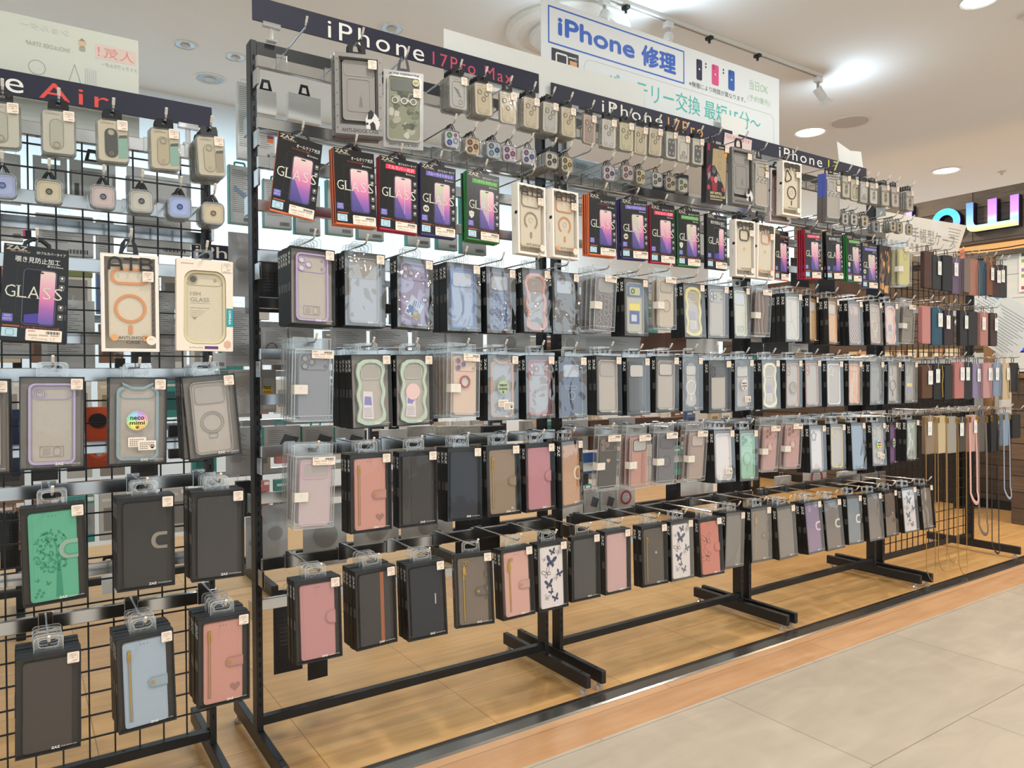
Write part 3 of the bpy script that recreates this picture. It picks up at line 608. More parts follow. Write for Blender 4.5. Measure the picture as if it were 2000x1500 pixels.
def glass_parts(var):
    W, H = GW, GH; w = W/2; ed = {'orange': '#e2703f', 'red': '#b8203f', 'blue': '#3a3470', 'green': '#2f7d38', 'privacy': '#17161a'}[var]
    mb = MB(); mb.box(-w, w, 0.0003, GD, -H, 0, mat(ed, 0.4)); E_ = -0.0002; U = lambda f: -w+W*f; V = lambda f: -H*f
    mb.rect(-w, -H+0.004, w, 0, 0, GBL)
    mb.txt('ZAZ', U(0.03), V(0.06), U(0.36), V(0.012), E_, mat('#b7aa97', 0.3, 0.3), 0.03); mb.txt('NEW STYLE FILM', U(0.1), V(0.078), U(0.4), V(0.064), E_, mat('#b7aa97', 0.5))
    if var == 'orange':
        mb.txt('オールクリア光沢', U(0.42), V(0.135), U(0.96), V(0.085), E_, WTXT); mb.txt('ガラス色付きのまま保護', U(0.32), V(0.168), U(0.72), V(0.145), E_, mat('#b5462e', 0.5))
    elif var == 'privacy':
        mb.txt('3Dフルカバータイプ', U(0.5), V(0.075), U(0.96), V(0.045), E_, WTXT); mb.txt('覗き見防止加工', U(0.18), V(0.175), U(0.88), V(0.115), E_, WTXT)
    else:
        mb.txt('3Dフルカバータイプ', U(0.48), V(0.085), U(0.96), V(0.05), E_, WTXT)
        bc = {'red': '#dd2a4d', 'blue': '#6b5fb0', 'green': '#4f9c3f'}[var]
        mb.rect(U(0.15), V(0.165), U(0.94), V(0.1), E_, mat(bc, 0.45))
        mb.txt({'red': 'フルカバー光沢', 'blue': 'ブルーライトカット', 'green': 'アンチグレア(マット)'}[var], U(0.2), V(0.158), U(0.9), V(0.108), E_*2, mat('#f2dfe0', 0.5))
    mb.txt('厚さ0.33mm', U(0.68), V(0.205), U(0.93), V(0.182), E_, WTXT)
    # printed phone
    a, b, t, o = U(0.39), U(0.82), V(0.25), V(0.81)
    if var == 'privacy': a = U(0.34)
    g = mat('#3a3733', 0.3); mb.frame(U(0.22), V(0.74), U(0.62), V(0.21), 0.006, 0.0005, E_, 0, g)
    mb.prism(rr(a-0.002, o-0.002, b+0.002, t+0.002, 0.007), E_*2, E_, mat('#0d0c0f', 0.3)); mb.frame(a-0.002, o-0.002, b+0.002, t+0.002, 0.007, 0.0006, E_*2.5, E_*2, mat('#7c7490', 0.4))
    P = rr(a, o, b, t, 0.005)
    if var == 'privacy':
        m = (a+b)/2; mb.poly(rr(m, o, b, t, 0.004), E_*3, GR1); mb.poly([(a+0.002, o+0.001), (m, o+0.001), (m, o+0.02), (a+0.002, o+0.016)], E_*3, mat('#4b3a92', 0.3))
    else:
        mb.poly(P, E_*3, GR1); mb.poly([(a, o+0.005), (a+0.004, o), ((a+b)/2+0.008, o+0.001), (a, (t+o)/2+0.012)], E_*3.5, GR2)
        if var in ('red', 'blue', 'green'): mb.rect((a+b)/2+0.004, o+0.01, (a+b)/2+0.0045, t-0.004, E_*4, WTXT)
        if var in ('blue', 'green'): mb.poly([(a+0.002, o+0.02), ((a+b)/2+0.004, o+0.02), ((a+b)/2+0.004, t-0.004), (a+0.002, t-0.004)], E_*3.2, ramp_green)
    mb.prism(rr((a+b)/2-0.005, t-0.005, (a+b)/2+0.005, t-0.0025, 0.001), E_*4, E_*3, mat('#0a0a0c', 0.3))
    zt, zb = V(0.42), V(0.545)
    for ch, x0, x1 in (('G', 0.05, 0.21), ('L', 0.24, 0.38), ('A', 0.40, 0.58), ('S', 0.63, 0.76), ('S', 0.81, 0.94)):
        mb.txt(ch, U(x0), zb, U(x1), zt, E_*5, mat('#cfccba', 0.5), -0.008)
        if ch in 'LA':
            for q in ((x0-0.012, x0+0.045), (x1-0.045, x1+0.012)) if ch == 'A' else ((x0-0.02, x0+0.05),): mb.rect(U(q[0]), zb, U(q[1]), zb+0.0009, E_*5, mat('#cfccba', 0.5))
            if ch == 'L': mb.rect(U(x0-0.02), zt-0.0009, U(x0+0.05), zt, E_*5, mat('#cfccba', 0.5))
    for k, z in enumerate((0.29, 0.385, 0.6, 0.7)):
        mb.frame(U(0.885), V(z+0.035), U(0.965), V(z-0.005), 0.001, 0.0005, E_, 0, mat('#bdb9b2', 0.5), 2); mb.disc(U(0.925), V(z+0.015), 0.002, E_, WTXT, 10)
        mb.rect(U(0.885), V(z+0.05), U(0.965), V(z+0.043), E_, mat('#8d8984', 0.5))
    mb.prism(rr(U(0.03), V(0.8), U(0.19), V(0.72), 0.001), E_, 0, mat('#6a62b4', 0.4)); mb.txt('AGC', U(0.06), V(0.75), U(0.16), V(0.732), E_*2, WTXT); mb.txt('10分ガラス', U(0.045), V(0.785), U(0.175), V(0.762), E_*2, WTXT)
    mb.rect(U(0.03), V(0.955), U(0.27), V(0.865), E_, mat('#b5d0d8', 0.4)); mb.frame(U(0.09), V(0.945), U(0.22), V(0.875), 0.003, 0.0008, E_*2, E_, mat('#5c8a9b', 0.4))
    mb.rect(U(0.04), V(0.85), U(0.3), V(0.836), E_, mat('#b9572f', 0.5))
    if var != 'orange': mb.txt('カンタン貼り付けキット付属', U(0.32), V(0.862), U(0.92), V(0.836), E_, mat('#c9552b', 0.5))
    if var == 'blue': mb.disc(U(0.15), V(0.63), 0.0085, E_, mat('#cfc6b2', 0.4), 20); mb.poly(circ(U(0.15), V(0.63), 0.0055, 14, 0.003), E_*2, INK); mb.disc(U(0.15), V(0.63), 0.0014, E_*3, TAG, 8)
    if var == 'green':
        x, z = U(0.13), V(0.63); mb.poly([(x-0.008, z+0.006), (x, z+0.009), (x+0.008, z+0.006), (x+0.007, z-0.004), (x, z-0.011), (x-0.007, z-0.004)], E_, mat('#cfc9bd', 0.4)); mb.txt('マット', x-0.005, z-0.001, x+0.005, z+0.003, E_*2, INK)
    h = MB(); h.ring([(-0.022, -0.004), (0.022, -0.004), (0.021, 0.008), (0.009, 0.0165), (-0.009, 0.0165), (-0.021, 0.008)], [(-0.017, 0.001), (0.017, 0.001), (0.016, 0.006), (0.006, 0.0135), (-0.006, 0.0135), (-0.016, 0.006)], GD, GD+0.001, TABK)
    return [('card_box', mb.mesh('card_box'), None, []), ('hang_tab', h.mesh('hang_tab'), None, []), ('price_tag', wide_tag(U(0.4), V(0.985), U(0.97), V(0.865), -0.0018), None, [])]
ramp_green = ramp_mat('printed_screen_tint', [(0, '#7a6fa8'), (0.4, '#b99aae'), (1, '#c3c9a5')], 'Z', -0.142, -0.044)
TW, TH, TD = 0.1, 0.188, 0.026
def atb_letters(mb, u0, u1, v0, v1, y, m):
    W = (u1-u0); lw = W*0.062; h = v1-v0
    def X(f): return u0+W*f
    A = [(X(0.0), v0)]+[(X(0.14)+W*0.13*math.cos(math.radians(a)), v0+h*0.55+h*0.42*math.sin(math.radians(a))) for a in range(170, 9, -16)]+[(X(0.29), v0)]
    mb.ribbon(A, lw, y, m); mb.ribbon([(X(0.03), v0+h*0.32), (X(0.26), v0+h*0.32)], lw, y-0.0001, m)
    mb.ribbon([(X(0.36), v1-lw*0.5), (X(0.66), v1-lw*0.5)], lw, y, m); mb.ribbon([(X(0.51), v1), (X(0.51), v0)], lw, y-0.0001, m)
    mb.ribbon([(X(0.74), v0), (X(0.74), v1), (X(0.93), v1-h*0.02), (X(0.98), v1-h*0.2), (X(0.94), v0+h*0.55), (X(0.76), v0+h*0.52)], lw, y, m)
    mb.ribbon([(X(0.94), v0+h*0.52), (X(1.0), v0+h*0.26), (X(0.96), v0+h*0.03), (X(0.74), v0+lw*0.4)], lw, y-0.0001, m)
def atb_parts(var):
    w, H, d = TW/2, TH, TD; mb = MB(); cf = mat('#f0e6da' if var != 'pink_heart' else '#c3b6b9', 0.5); t = 0.006
    mb.ring([(-w, -H), (w, -H), (w, 0), (-w, 0)], [(-w+t, -H+t), (w-t, -H+t), (w-t, -t), (-w+t, -t)], 0, d, cf)
    mb.box(-w+t, w-t, d-0.002, d, -H+t, -t, cf)
    mb.poly([(-w+t, -H+t), (w-t, -H+t), (w-t, -t), (-w+t, -t)], d-0.0024, mat('#cdbfa9', 0.5))
    for k in range(16):  # striped lining of the right inner side
        z = -H+t+0.004+0.0105*k; mb.poly([(w-t-0.014, z), (w-t, z+0.012), (w-t, z+0.015), (w-t-0.014, z+0.003)], d-0.0028, mat('#b7a78f', 0.5))
    e = mat('#d8cab8', 0.5); mb.frame(-w+0.002, -H+0.002, w-0.002, -0.002, 0.0005, 0.0004, -0.0001, 0.0001, e, 2)
    mb.add([(-w-0.0002, d*0.3+0.006*math.cos(a), -H*0.42+0.005*math.sin(a)) for a in [2*math.pi*i/10 for i in range(10)]], [tuple(range(10))], INK)
    mb.txt3('anti-shock', (-w-0.0002, d*0.55, -H*0.5), (0, 0, -1), (0, -1, 0), 0.022, 0.004, mat('#8d857c', 0.5))
    col = {'orange_circle': '#dc9458', 'gray_arc': '#94897d', 'orange_arc': '#d88f5f', 'black_frame': '#4d4844', 'orange_frame': '#dd9577', 'pink_heart': '#a5726e', 'black_heart': '#3a3635'}[var]
    C_ = mat(col, 0.35)
    c = MB(); y0 = 0.006; u0, u1, v0, v1 = -0.037, 0.037, -0.166, -0.018
    c.prism(rr(u0, v0, u1, v1, 0.010), y0, d-0.003, mat('#dccdb4' if var != 'pink_heart' else '#b9a5a6', 0.4)); c.frame(u0, v0, u1, v1, 0.010, 0.002, y0-0.0006, y0, mat('#cfbfa8', 0.4))
    yb = y0-0.0002
    if var == 'orange_circle':
        c.frame(u0+0.004, -0.058, u1-0.002, -0.026, 0.0145, 0.005, yb-0.002, yb, C_, 6); c.ann(0.0, -0.104, 0.028, 0.0052, yb-0.002, yb, C_, 36); c.prism(rr(-0.0035, -0.154, 0.0035, -0.136, 0.003), yb-0.002, yb, C_)
    elif var in ('gray_arc', 'orange_arc'):
        c.frame(u0+0.004, -0.06, u1-0.006, -0.026, 0.010, 0.0024, yb-0.002, yb, C_, 5)
        P = [(0.0+0.022*math.cos(a), -0.096+0.022*math.sin(a)) for a in [math.radians(q) for q in range(-50, 231, 14)]]
        c.ribbon(P, 0.004, yb-0.0014, C_); c.prism(rr(-0.0028, -0.142, 0.0028, -0.126, 0.0025), yb-0.0016, yb, C_)
        c.ann(0, -0.094, 0.007, 0.0006, yb-0.0005, yb, mat('#b7a791', 0.5), 16)
    elif var in ('black_frame', 'orange_frame'):
        c.frame(-0.024, -0.068, 0.022, -0.03, 0.011, 0.0035, yb-0.002, yb, C_, 5); c.ann(0, -0.095, 0.005, 0.0008, yb-0.0006, yb, mat('#b3a48e', 0.5), 14)
    else:
        P = [(-0.016+0.015*(1+0.25*math.cos(3*a+0.6))*math.cos(a), -0.052+0.02*(1+0.2*math.cos(3*a+0.6))*math.sin(a)) for a in [2*math.pi*i/36 for i in range(36)]]
        c.ring(P, [(-0.016+(x+0.016)*0.82, -0.052+(z+0.052)*0.82) for x, z in P], yb-0.002, yb, C_)
        c.ann(0.004, -0.106, 0.023, 0.0026, yb-0.002, yb, C_, 32); c.prism(rr(0.002, -0.15, 0.0055, -0.134, 0.0015), yb-0.0016, yb, C_); c.ann(0.004, -0.106, 0.007, 0.0006, yb-0.0005, yb, mat('#a3947e', 0.5), 16)
    f = MB(); f.rect(-w+t, -H+t, w-t, -t, 0.0006, FILM)
    atb_letters(f, -0.036, 0.038, -0.03, -0.007, -0.0006, mat('#2a2622', 0.4))
    f.txt('ANTI-SHOCK', -0.022, -0.164, 0.03, -0.158, -0.0002, mat('#4a423a', 0.4), 0.015); f.txt('CASE', -0.008, -0.173, 0.016, -0.167, -0.0002, mat('#4a423a', 0.4), 0.015)
    if var in ('orange_circle', 'orange_arc', 'orange_frame'):
        for x in (-0.028, 0.026): f.disc(x, -0.161, 0.0065, -0.0001, mat('#e0a168', 0.4), 14)
    f.disc(0.036, -0.166, 0.009, -0.0004, TAG, 20); f.txt('for', 0.032, -0.165, 0.04, -0.162, -0.0006, TAGL)
    h = MB(); h.ring([(-0.019, -0.004), (0.019, -0.004), (0.014, 0.024), (0.007, 0.034), (-0.007, 0.034), (-0.014, 0.024)], [(-0.01, 0.006), (0.01, 0.006), (0.008, 0.012), (0.005, 0.029), (-0.005, 0.029), (-0.008, 0.012)], d, d+0.001, TABK)
    return [('carton', mb.mesh('carton'), None, []), ('phone_case', c.mesh('phone_case'), None, []), ('window_film', f.mesh('window_film'), None, []), ('hang_tab', h.mesh('hang_tab'), None, []), ('price_tag', price_tag(w-0.009, -0.031), None, [])]
def uniq_parts(var):
    w, H, d = 0.054, 0.186, 0.022; mb = MB(); cf = mat('#eedcc8', 0.5)
    O = rr(-w, -H, w, 0, 0.0015, 5); n = len(O)
    # hourglass opening with the same point count
    P = []
    for (x, z) in rr(-0.041, -0.172, 0.041, -0.022, 0.022, 5): P.append((x, z))
    P = [(x*(1-0.07*math.exp(-((z+0.075)/0.03)**2)), z) for x, z in P]
    mb.ring(O, P, 0, 0.010, cf); mb.ring(O, rr(-w+0.001, -H+0.001, w-0.001, -0.001, 0.001, 5), 0.010, d, cf); mb.box(-w, w, d-0.001, d, -H, 0, cf)
    mb.prism([(w-0.013, -0.135), (w, -0.135), (w, -0.097), (w-0.013, -0.097)], -0.0004, 0.0, mat('#1f97a0', 0.4)); mb.add([(w+0.0002, -0.0004, -0.135), (w+0.0002, d, -0.135), (w+0.0002, d, -0.097), (w+0.0002, -0.0004, -0.097)], [(0, 1, 2, 3)], mat('#1f97a0', 0.4))
    mb.txt3('OMNIA', (w-0.009, -0.0006, -0.101), (0, 0, -1), (1, 0, 0), 0.03, 0.005, WTXT, 0.02)
    mb.prism([(w-0.011+0.008*math.cos(a), -0.172+0.009*math.sin(a)) for a in [math.radians(30+60*i) for i in range(6)]], -0.0003, 0, mat('#d6ab93', 0.5))
    mb.rect(-0.001, -0.182, 0.025, -0.176, -0.0002, mat('#5a3b7c', 0.4)); mb.txt('for iPhone 2025', -0.03, -0.181, -0.005, -0.1775, -0.0002, mat('#8a7f76', 0.5)); mb.rect(-0.046, -0.0105, -0.022, -0.0085, -0.0002, mat('#b7a48e', 0.5))
    c = MB(); y0 = 0.008; P2 = [(x*0.99, z*0.995-0.0005) for x, z in P]
    c.prism(P2, y0, 0.02, mat('#cfc2a8', 0.35)); c.ring([(x*0.985, -0.097+(z+0.097)*0.985) for x, z in P], [(x*0.87, -0.097+(z+0.097)*0.93) for x, z in P], y0-0.004, y0, mat('#d3c79f', 0.3))
    c.frame(-0.036, -0.052, 0.036, -0.028, 0.012, 0.001, y0-0.001, y0, mat('#bcae90', 0.35), 6); c.disc(-0.022, -0.04, 0.0062, y0-0.0012, mat('#5a5650', 0.3), 18); c.ann(-0.022, -0.04, 0.009, 0.001, y0-0.0014, y0, mat('#b3a68a', 0.3)); c.disc(0.02, -0.04, 0.003, y0-0.001, mat('#a59a85', 0.3), 10)
    g = mat('#8f8778', 0.5); c.txt('10H', -0.027, -0.073, -0.008, -0.065, y0-0.0004, g); c.txt('GLASS', -0.027, -0.085, 0.009, -0.077, y0-0.0004, g); c.rect(-0.027, -0.0885, 0.011, -0.088, y0-0.0004, g)
    c.txt('ANTI-SHOCK PRO', -0.027, -0.0995, 0.009, -0.097, y0-0.0004, g)
    for k in range(4): c.rect(-0.027, -0.104-0.0035*k, 0.004-0.004*k, -0.1033-0.0035*k, y0-0.0004, mat('#b0a48e', 0.5))
    c.poly([(-0.025, -0.117), (-0.013, -0.117), (-0.017, -0.1195), (-0.019, -0.123), (-0.021, -0.1195)], y0-0.0004, g)
    t = MB(); t.ring(rr(-0.019, -0.006, 0.019, 0.024, 0.008, 4), rr(-0.012, 0.006, 0.012, 0.018, 0.005, 4), d, d+0.0007, TABP)
    return [('carton', mb.mesh('carton'), None, []), ('phone_case', c.mesh('phone_case'), None, []), ('hang_tab', t.mesh('hang_tab'), None, []), ('price_tag', price_tag(w-0.002, -0.002), None, [])]
CW, CHH, CD = 0.0557, 0.0838, 0.007
CAMV = dict(frost=('#c9c2ad', '#b9b49f'), blackpill=('#d3c5a8', '#2f2d24'), beigepill=('#d2c3a2', '#c2b08e'), beigepill2=('#d0c3a6', '#c4b492'), sketch=('#b9b4ac', '#9c9995'), lens3=('#d6c6aa', '#c9b796'), lens3g=('#d2c7b4', '#b9b4ae'), lens3p=('#cdb39d', '#a58f86'),
            lens3w=('#d8cdbb', '#c4bfb9'), lens3y=('#d3c7a2', '#c7bd95'), dark5=('#cfc8ba', '#4b4643'), clear3=('#cdc4b6', '#c6bdae'), pill2=('#c9bda9', '#9b8b70'), pill2w=('#d2c9bb', '#bdb3a6'), pill2p=('#cfbfb3', '#b79f92'))
def cam_parts(var):
    c0, c1 = CAMV[var]; w, H, d = CW/2, CHH, CD; mb = MB()
    mb.prism(rr(-w, -H, w, 0, 0.008), 0, d, BLIST, film_edge)
    t = MB(); e = 0.003; t.prism(rr(-w+e, -H+e, w-e, -e, 0.006), 0.0014, d-0.0006, mat(c0, 0.5)); y = 0.0011; K = mat(c1, 0.3); R = mat(dark(c1, 0.6), 0.3)
    t.txt('CAMERA', -w+0.008, -0.0105, 0.002, -0.007, y, mat('#8d8168', 0.5))
    if var in ('frost', 'blackpill', 'beigepill', 'beigepill2'):
        u0, u1 = (-0.012, 0.010); t.prism(rr(u0-0.002, -0.074, u1-0.002, -0.018, 0.0105, 6), y-0.0005, y, K); t.frame(u0-0.002, -0.074, u1-0.002, -0.018, 0.0105, 0.0006, y-0.0008, y, R, 6)
        t.disc(-0.003, -0.026 if var != 'frost' else -0.066, 0.0055, y-0.001, mat('#b9b09a', 0.3)); t.ann(-0.003, -0.026 if var != 'frost' else -0.066, 0.006, 0.0012, y-0.0016, y, mat('#8d8468', 0.3), 18); t.ann(-0.003, -0.066, 0.0034, 0.0008, y-0.0012, y, mat('#a79a7e', 0.3), 14)
        if var != 'frost':
            pc = mat('#8cb5a0' if var != 'beigepill2' else '#a39377', 0.4); t.poly([(w-e-0.016, -H+e+0.006), (w-e-0.0005, -H+e+0.008), (w-e-0.0005, -0.034), (w-e-0.016, -0.036)], y-0.0002, pc); t.poly([(w-e-0.016, -0.036), (w-e-0.0005, -0.034), (w-e-0.0005, -0.028), (w-e-0.014, -0.03)], y-0.0003, mat('#4a4437', 0.4))
    elif var == 'sketch':
        t.frame(-0.018, -0.076, 0.018, -0.014, 0.009, 0.0008, y-0.0004, y, R)
        for k in range(4): t.ribbon([(-0.012+0.004*k, -0.03-0.006*k), (0.0+0.003*k, -0.036-0.005*k)], 0.002, y-0.0004, R)
        t.ann(0.006, -0.064, 0.006, 0.0006, y-0.0005, y, R, 16)
    elif var.startswith('pill2'):
        t.frame(-0.009, -0.07, 0.009, -0.03, 0.0085, 0.0016, y-0.001, y, K, 6)
        for z in (-0.042, -0.058): t.ann(0, z, 0.006, 0.0018, y-0.0014, y, R, 18)
        t.rect(-w+e, -0.03, w-e, -0.0235, y-0.0001, mat('#8f8878', 0.5))
    elif var == 'dark5':
        t.prism(rr(-0.017, -0.076, 0.015, -0.022, 0.007), y-0.0004, y, K)
        for q in ((-0.009, -0.032), (0.007, -0.032), (-0.001, -0.049), (-0.009, -0.066), (0.007, -0.066)): t.disc(*q, 0.0042, y-0.0008, mat('#a9a5a0', 0.25), 14)
    elif var == 'clear3':
        t.frame(-0.017, -0.077, 0.017, -0.02, 0.008, 0.0005, y-0.0004, y, R)
        for q in ((-0.008, -0.066), (0.008, -0.066), (0.0, -0.054)): t.ann(*q, 0.0058, 0.001, y-0.001, y, R, 16)
    else:
        t.prism(rr(-0.019, -0.078, 0.016, -0.014, 0.006), y-0.0002, y, K); t.frame(-0.019, -0.078, 0.016, -0.014, 0.006, 0.0004, y-0.0005, y, R)
        for q in ((-0.012, -0.025), (0.008, -0.028), (-0.001, -0.042)): t.disc(*q, 0.005, y-0.0006, mat('#c4b79c', 0.25), 16); t.ann(*q, 0.0063, 0.0014, y-0.0014, y, mat('#6b6353', 0.3), 18)
        for q in ((-0.012, -0.071), (0.008, -0.071)): t.ann(*q, 0.0045, 0.0005, y-0.0006, y, mat('#a3967b', 0.4), 14)
    h = MB(); h.ring([(-0.0165, -0.003), (0.0165, -0.003), (0.0165, 0.012), (0.0145, 0.02), (-0.0145, 0.02), (-0.0165, 0.012)], [(-0.004, 0.0085), (0.004, 0.0085), (0.0045, 0.012), (0.004, 0.0165), (-0.004, 0.0165), (-0.0045, 0.012)], d-0.002, d-0.001, TABK)
    return [('blister', mb.mesh('blister'), None, []), ('printed_card', t.mesh('printed_card'), None, []), ('hang_tab', h.mesh('hang_tab'), None, []), ('price_tag', price_tag(w-0.002, -0.001, 0.018, 0.019), None, [])]
film_edge = film('blister_side', (0.7, 0.7, 0.69, 1), 0.25, 0.1, 0.2, 80, 0.25, (0.5, 0.49, 0.46, 1))
RW, RH, RD = 0.0447, 0.0452, 0.0075
RV = dict(iri1=('#a9b0d4', ['#5d6fa8']), gold1=('#d3c09a', ['#5c5a3c']), pink1=('#cdb3a9', ['#55525c']), gray1=('#c9c0ab', ['#4a4640']), blue1=('#a5b2dc', ['#38529c']), gold1b=('#d8c196', ['#8f7350']),
          multi=('#c9c5cc', ['#4f8a63', '#c4627c', '#3d57a0', '#a6b6c4']), copper=('#cbb08d', ['#7b5236']*3), bluegray=('#b4bac0', ['#626b74', '#2e416e', '#5f86a0']), pinkpurple=('#c6b6bd', ['#6b4a70', '#8a4a5c', '#7c3f5f']),
          iri=('#c4bcc0', ['#74506b', '#3a4a86', '#4b4b86']), dark=('#b9b29f', ['#3b372d']*3), gold=('#cdbd93', ['#6f5b3a', '#8a744c', '#7b6a58']), purple=('#bcb2b8', ['#5a3b54', '#4a3658', '#70505c']), rose=('#c5aea4', ['#76504a', '#6d5a78', '#84625a']),
          silver=('#c6c1b6', ['#625d50', '#55524a', '#6b675c']), smoke=('#bba98f', ['#5f4f3c', '#53493a', '#6c5d46']), cream=('#c9c2ae', ['#77715f', '#6b6551', '#807a66']), two=('#cbc3b5', ['#5a5146']*2), twog=('#cdb998', ['#6e5a3a']*2), twod=('#8d8883', ['#3a3634']*2))
def ring_parts(var):
    c, L = RV[var]; w, H, d = RW/2, RH, RD; mb = MB()
    mb.ring(rr(-w, -H, w, 0, 0.011), rr(-w+0.002, -H+0.002, w-0.002, -0.002, 0.009), 0, d, film_edge); mb.prism(rr(-w+0.002, -H+0.002, w-0.002, -0.002, 0.009), 0.001, d-0.001, BLIST)
    t = MB(); t.prism(rr(-w+0.003, -H+0.003, w-0.003, -0.003, 0.008), 0.002, d-0.002, mat(c, 0.25, 0.2)); y = 0.0017; P = []
    z0 = -H/2
    if len(L) == 1: P = [(0, z0, 0.0055)]; t.frame(-w+0.006, -H+0.006, w-0.006, -0.006, 0.007, 0.0004, y-0.0003, y, mat(dark(c, 0.8), 0.4))
    elif len(L) == 2: P = [(-0.001, z0+0.0085, 0.0065), (-0.001, z0-0.0085, 0.0065)]
    elif len(L) == 3: P = [(-0.008, z0+0.009, 0.0068), (0.009, z0, 0.0068), (-0.008, z0-0.009, 0.0068)]
    else: P = [(-0.008, z0+0.009, 0.0068), (0.009, z0+0.011, 0.004), (-0.008, z0-0.009, 0.0068), (0.009, z0-0.003, 0.0068)]
    for (x, z, r), h in zip(P, L): t.disc(x, z, r-0.0014, y-0.0006, mat(h, 0.15), 16); t.ann(x, z, r, 0.0015, y-0.0016, y, mat(dark(h, 0.75), 0.2, 0.5), 18)
    if len(L) == 3:
        for q in ((0.009, z0+0.012), (0.009, z0-0.012)): t.disc(*q, 0.002, y-0.0004, mat(dark(c, 0.6), 0.3), 10)
    h = MB(); lo = [(-0.013+0.026*i/12, 0, -0.004+0.0205*math.sin(math.pi*i/12)) for i in range(13)]
    h.tube([(x, d+0.0005, z) for x, y_, z in lo], 0.0011, TABK); h.tube([(x*0.6, d+0.0028, z*0.92) for x, y_, z in lo], 0.0011, TABK)
    return [('clear_case', mb.mesh('clear_case'), None, []), ('lens_card', t.mesh('lens_card'), None, []), ('hang_cord', h.mesh('hang_cord'), None, [])]
def shock_parts(var):
    w, H, d = 0.0535, 0.189, 0.02; mb = MB(); G = mat('#8d8984', 0.35, 0.5, scale=90); G2 = mat('#6d6965', 0.4, 0.4); t = 0.009
    O = [(-w, -H), (w, -H), (w, 0), (-w, 0)]
    mb.ring(O, [(-w+t, -H+0.026), (w-t, -H+0.026), (w-t, -t), (-w+t, -t)], 0, d, G); mb.box(-w, w, d-0.001, d, -H, 0, G2)
    for k in range(3): mb.ring([(-w+t-0.0005*0, -H+0.026), (w-t, -H+0.026), (w-t, -t), (-w+t, -t)], [(-w+t+0.0015*(k+1), -H+0.026+0.0015*(k+1)), (w-t-0.0015*(k+1), -H+0.026+0.0015*(k+1)), (w-t-0.0015*(k+1), -t-0.0015*(k+1)), (-w+t+0.0015*(k+1), -t-0.0015*(k+1))], 0.003*(k+1), 0.003*(k+1)+0.001, mat('#55514d' if k % 2 else '#77726d', 0.4, 0.3))
    for k in range(7):
        for x in (-w+0.0045, w-0.0045): mb.prism(circ(x, -0.015-0.026*k, 0.0016, 10), -0.0008, 0, G2)
    mb.txt('ANTI-SHOCK CASE', -0.04, -H+0.009, 0.044, -H+0.018, -0.0003, mat('#5b4a46', 0.4), 0.03); mb.rect(-w, -H, w, -H+0.0045, -0.0002, mat('#3b3836', 0.4))
    c = MB(); c.prism(rr(-0.036, -0.15, 0.037, -0.014, 0.008), 0.009, d-0.0015, mat('#9a948d', 0.35)); c.frame(-0.036, -0.15, 0.037, -0.014, 0.008, 0.0014, 0.0075, 0.009, mat('#b9b4ad', 0.25)); c.frame(-0.032, -0.048, 0.033, -0.018, 0.007, 0.0012, 0.0078, 0.009, mat('#b9b4ad', 0.25)); c.frame(-0.026, -0.13, 0.026, -0.055, 0.007, 0.0008, 0.0082, 0.009, mat('#87827c', 0.3))
    c.poly([(0.001, -0.118), (0.009, -0.118), (0.008, -0.1), (0.005, -0.092), (0.002, -0.102)], 0.0086, mat('#7f7a74', 0.4))
    f = MB(); f.rect(-w+t, -H+0.026, w-t, -t, 0.0012, FILM)
    K = mat('#1d1b1b', 0.5); Wt = mat('#d9d2cc', 0.5); y = -0.0006
    f.poly([(0.016, -0.17), (0.014, -0.148), (0.02, -0.134), (0.028, -0.13), (0.038, -0.136), (0.045, -0.146), (0.047, -0.158), (0.042, -0.17)], y, Wt)
    f.poly([(0.019, -0.148), (0.02, -0.132), (0.027, -0.126), (0.033, -0.131), (0.033, -0.139), (0.028, -0.147)], y-0.0002, K); f.poly([(0.026, -0.171), (0.024, -0.158), (0.031, -0.152), (0.036, -0.158), (0.038, -0.171)], y-0.0002, K); f.poly(circ(0.039, -0.147, 0.007, 12, 0.004), y-0.0003, Wt); f.disc(0.045, -0.148, 0.0013, y-0.0004, K, 8); f.disc(0.018, -0.158, 0.003, y-0.0003, K, 8)
    h = MB(); h.ring([(-0.02, -0.004), (0.02, -0.004), (0.018, 0.03), (0.012, 0.04), (-0.012, 0.04), (-0.018, 0.03)], [(-0.01, 0.012), (0.01, 0.012), (0.01, 0.022), (0.006, 0.036), (-0.006, 0.036), (-0.01, 0.022)], d, d+0.001, TABK)
    return [('carton', mb.mesh('carton'), None, []), ('phone_case', c.mesh('phone_case'), None, []), ('window_film', f.mesh('window_film'), None, []), ('hang_tab', h.mesh('hang_tab'), None, []), ('price_tag', price_tag(w-0.012, -0.012), None, [])]
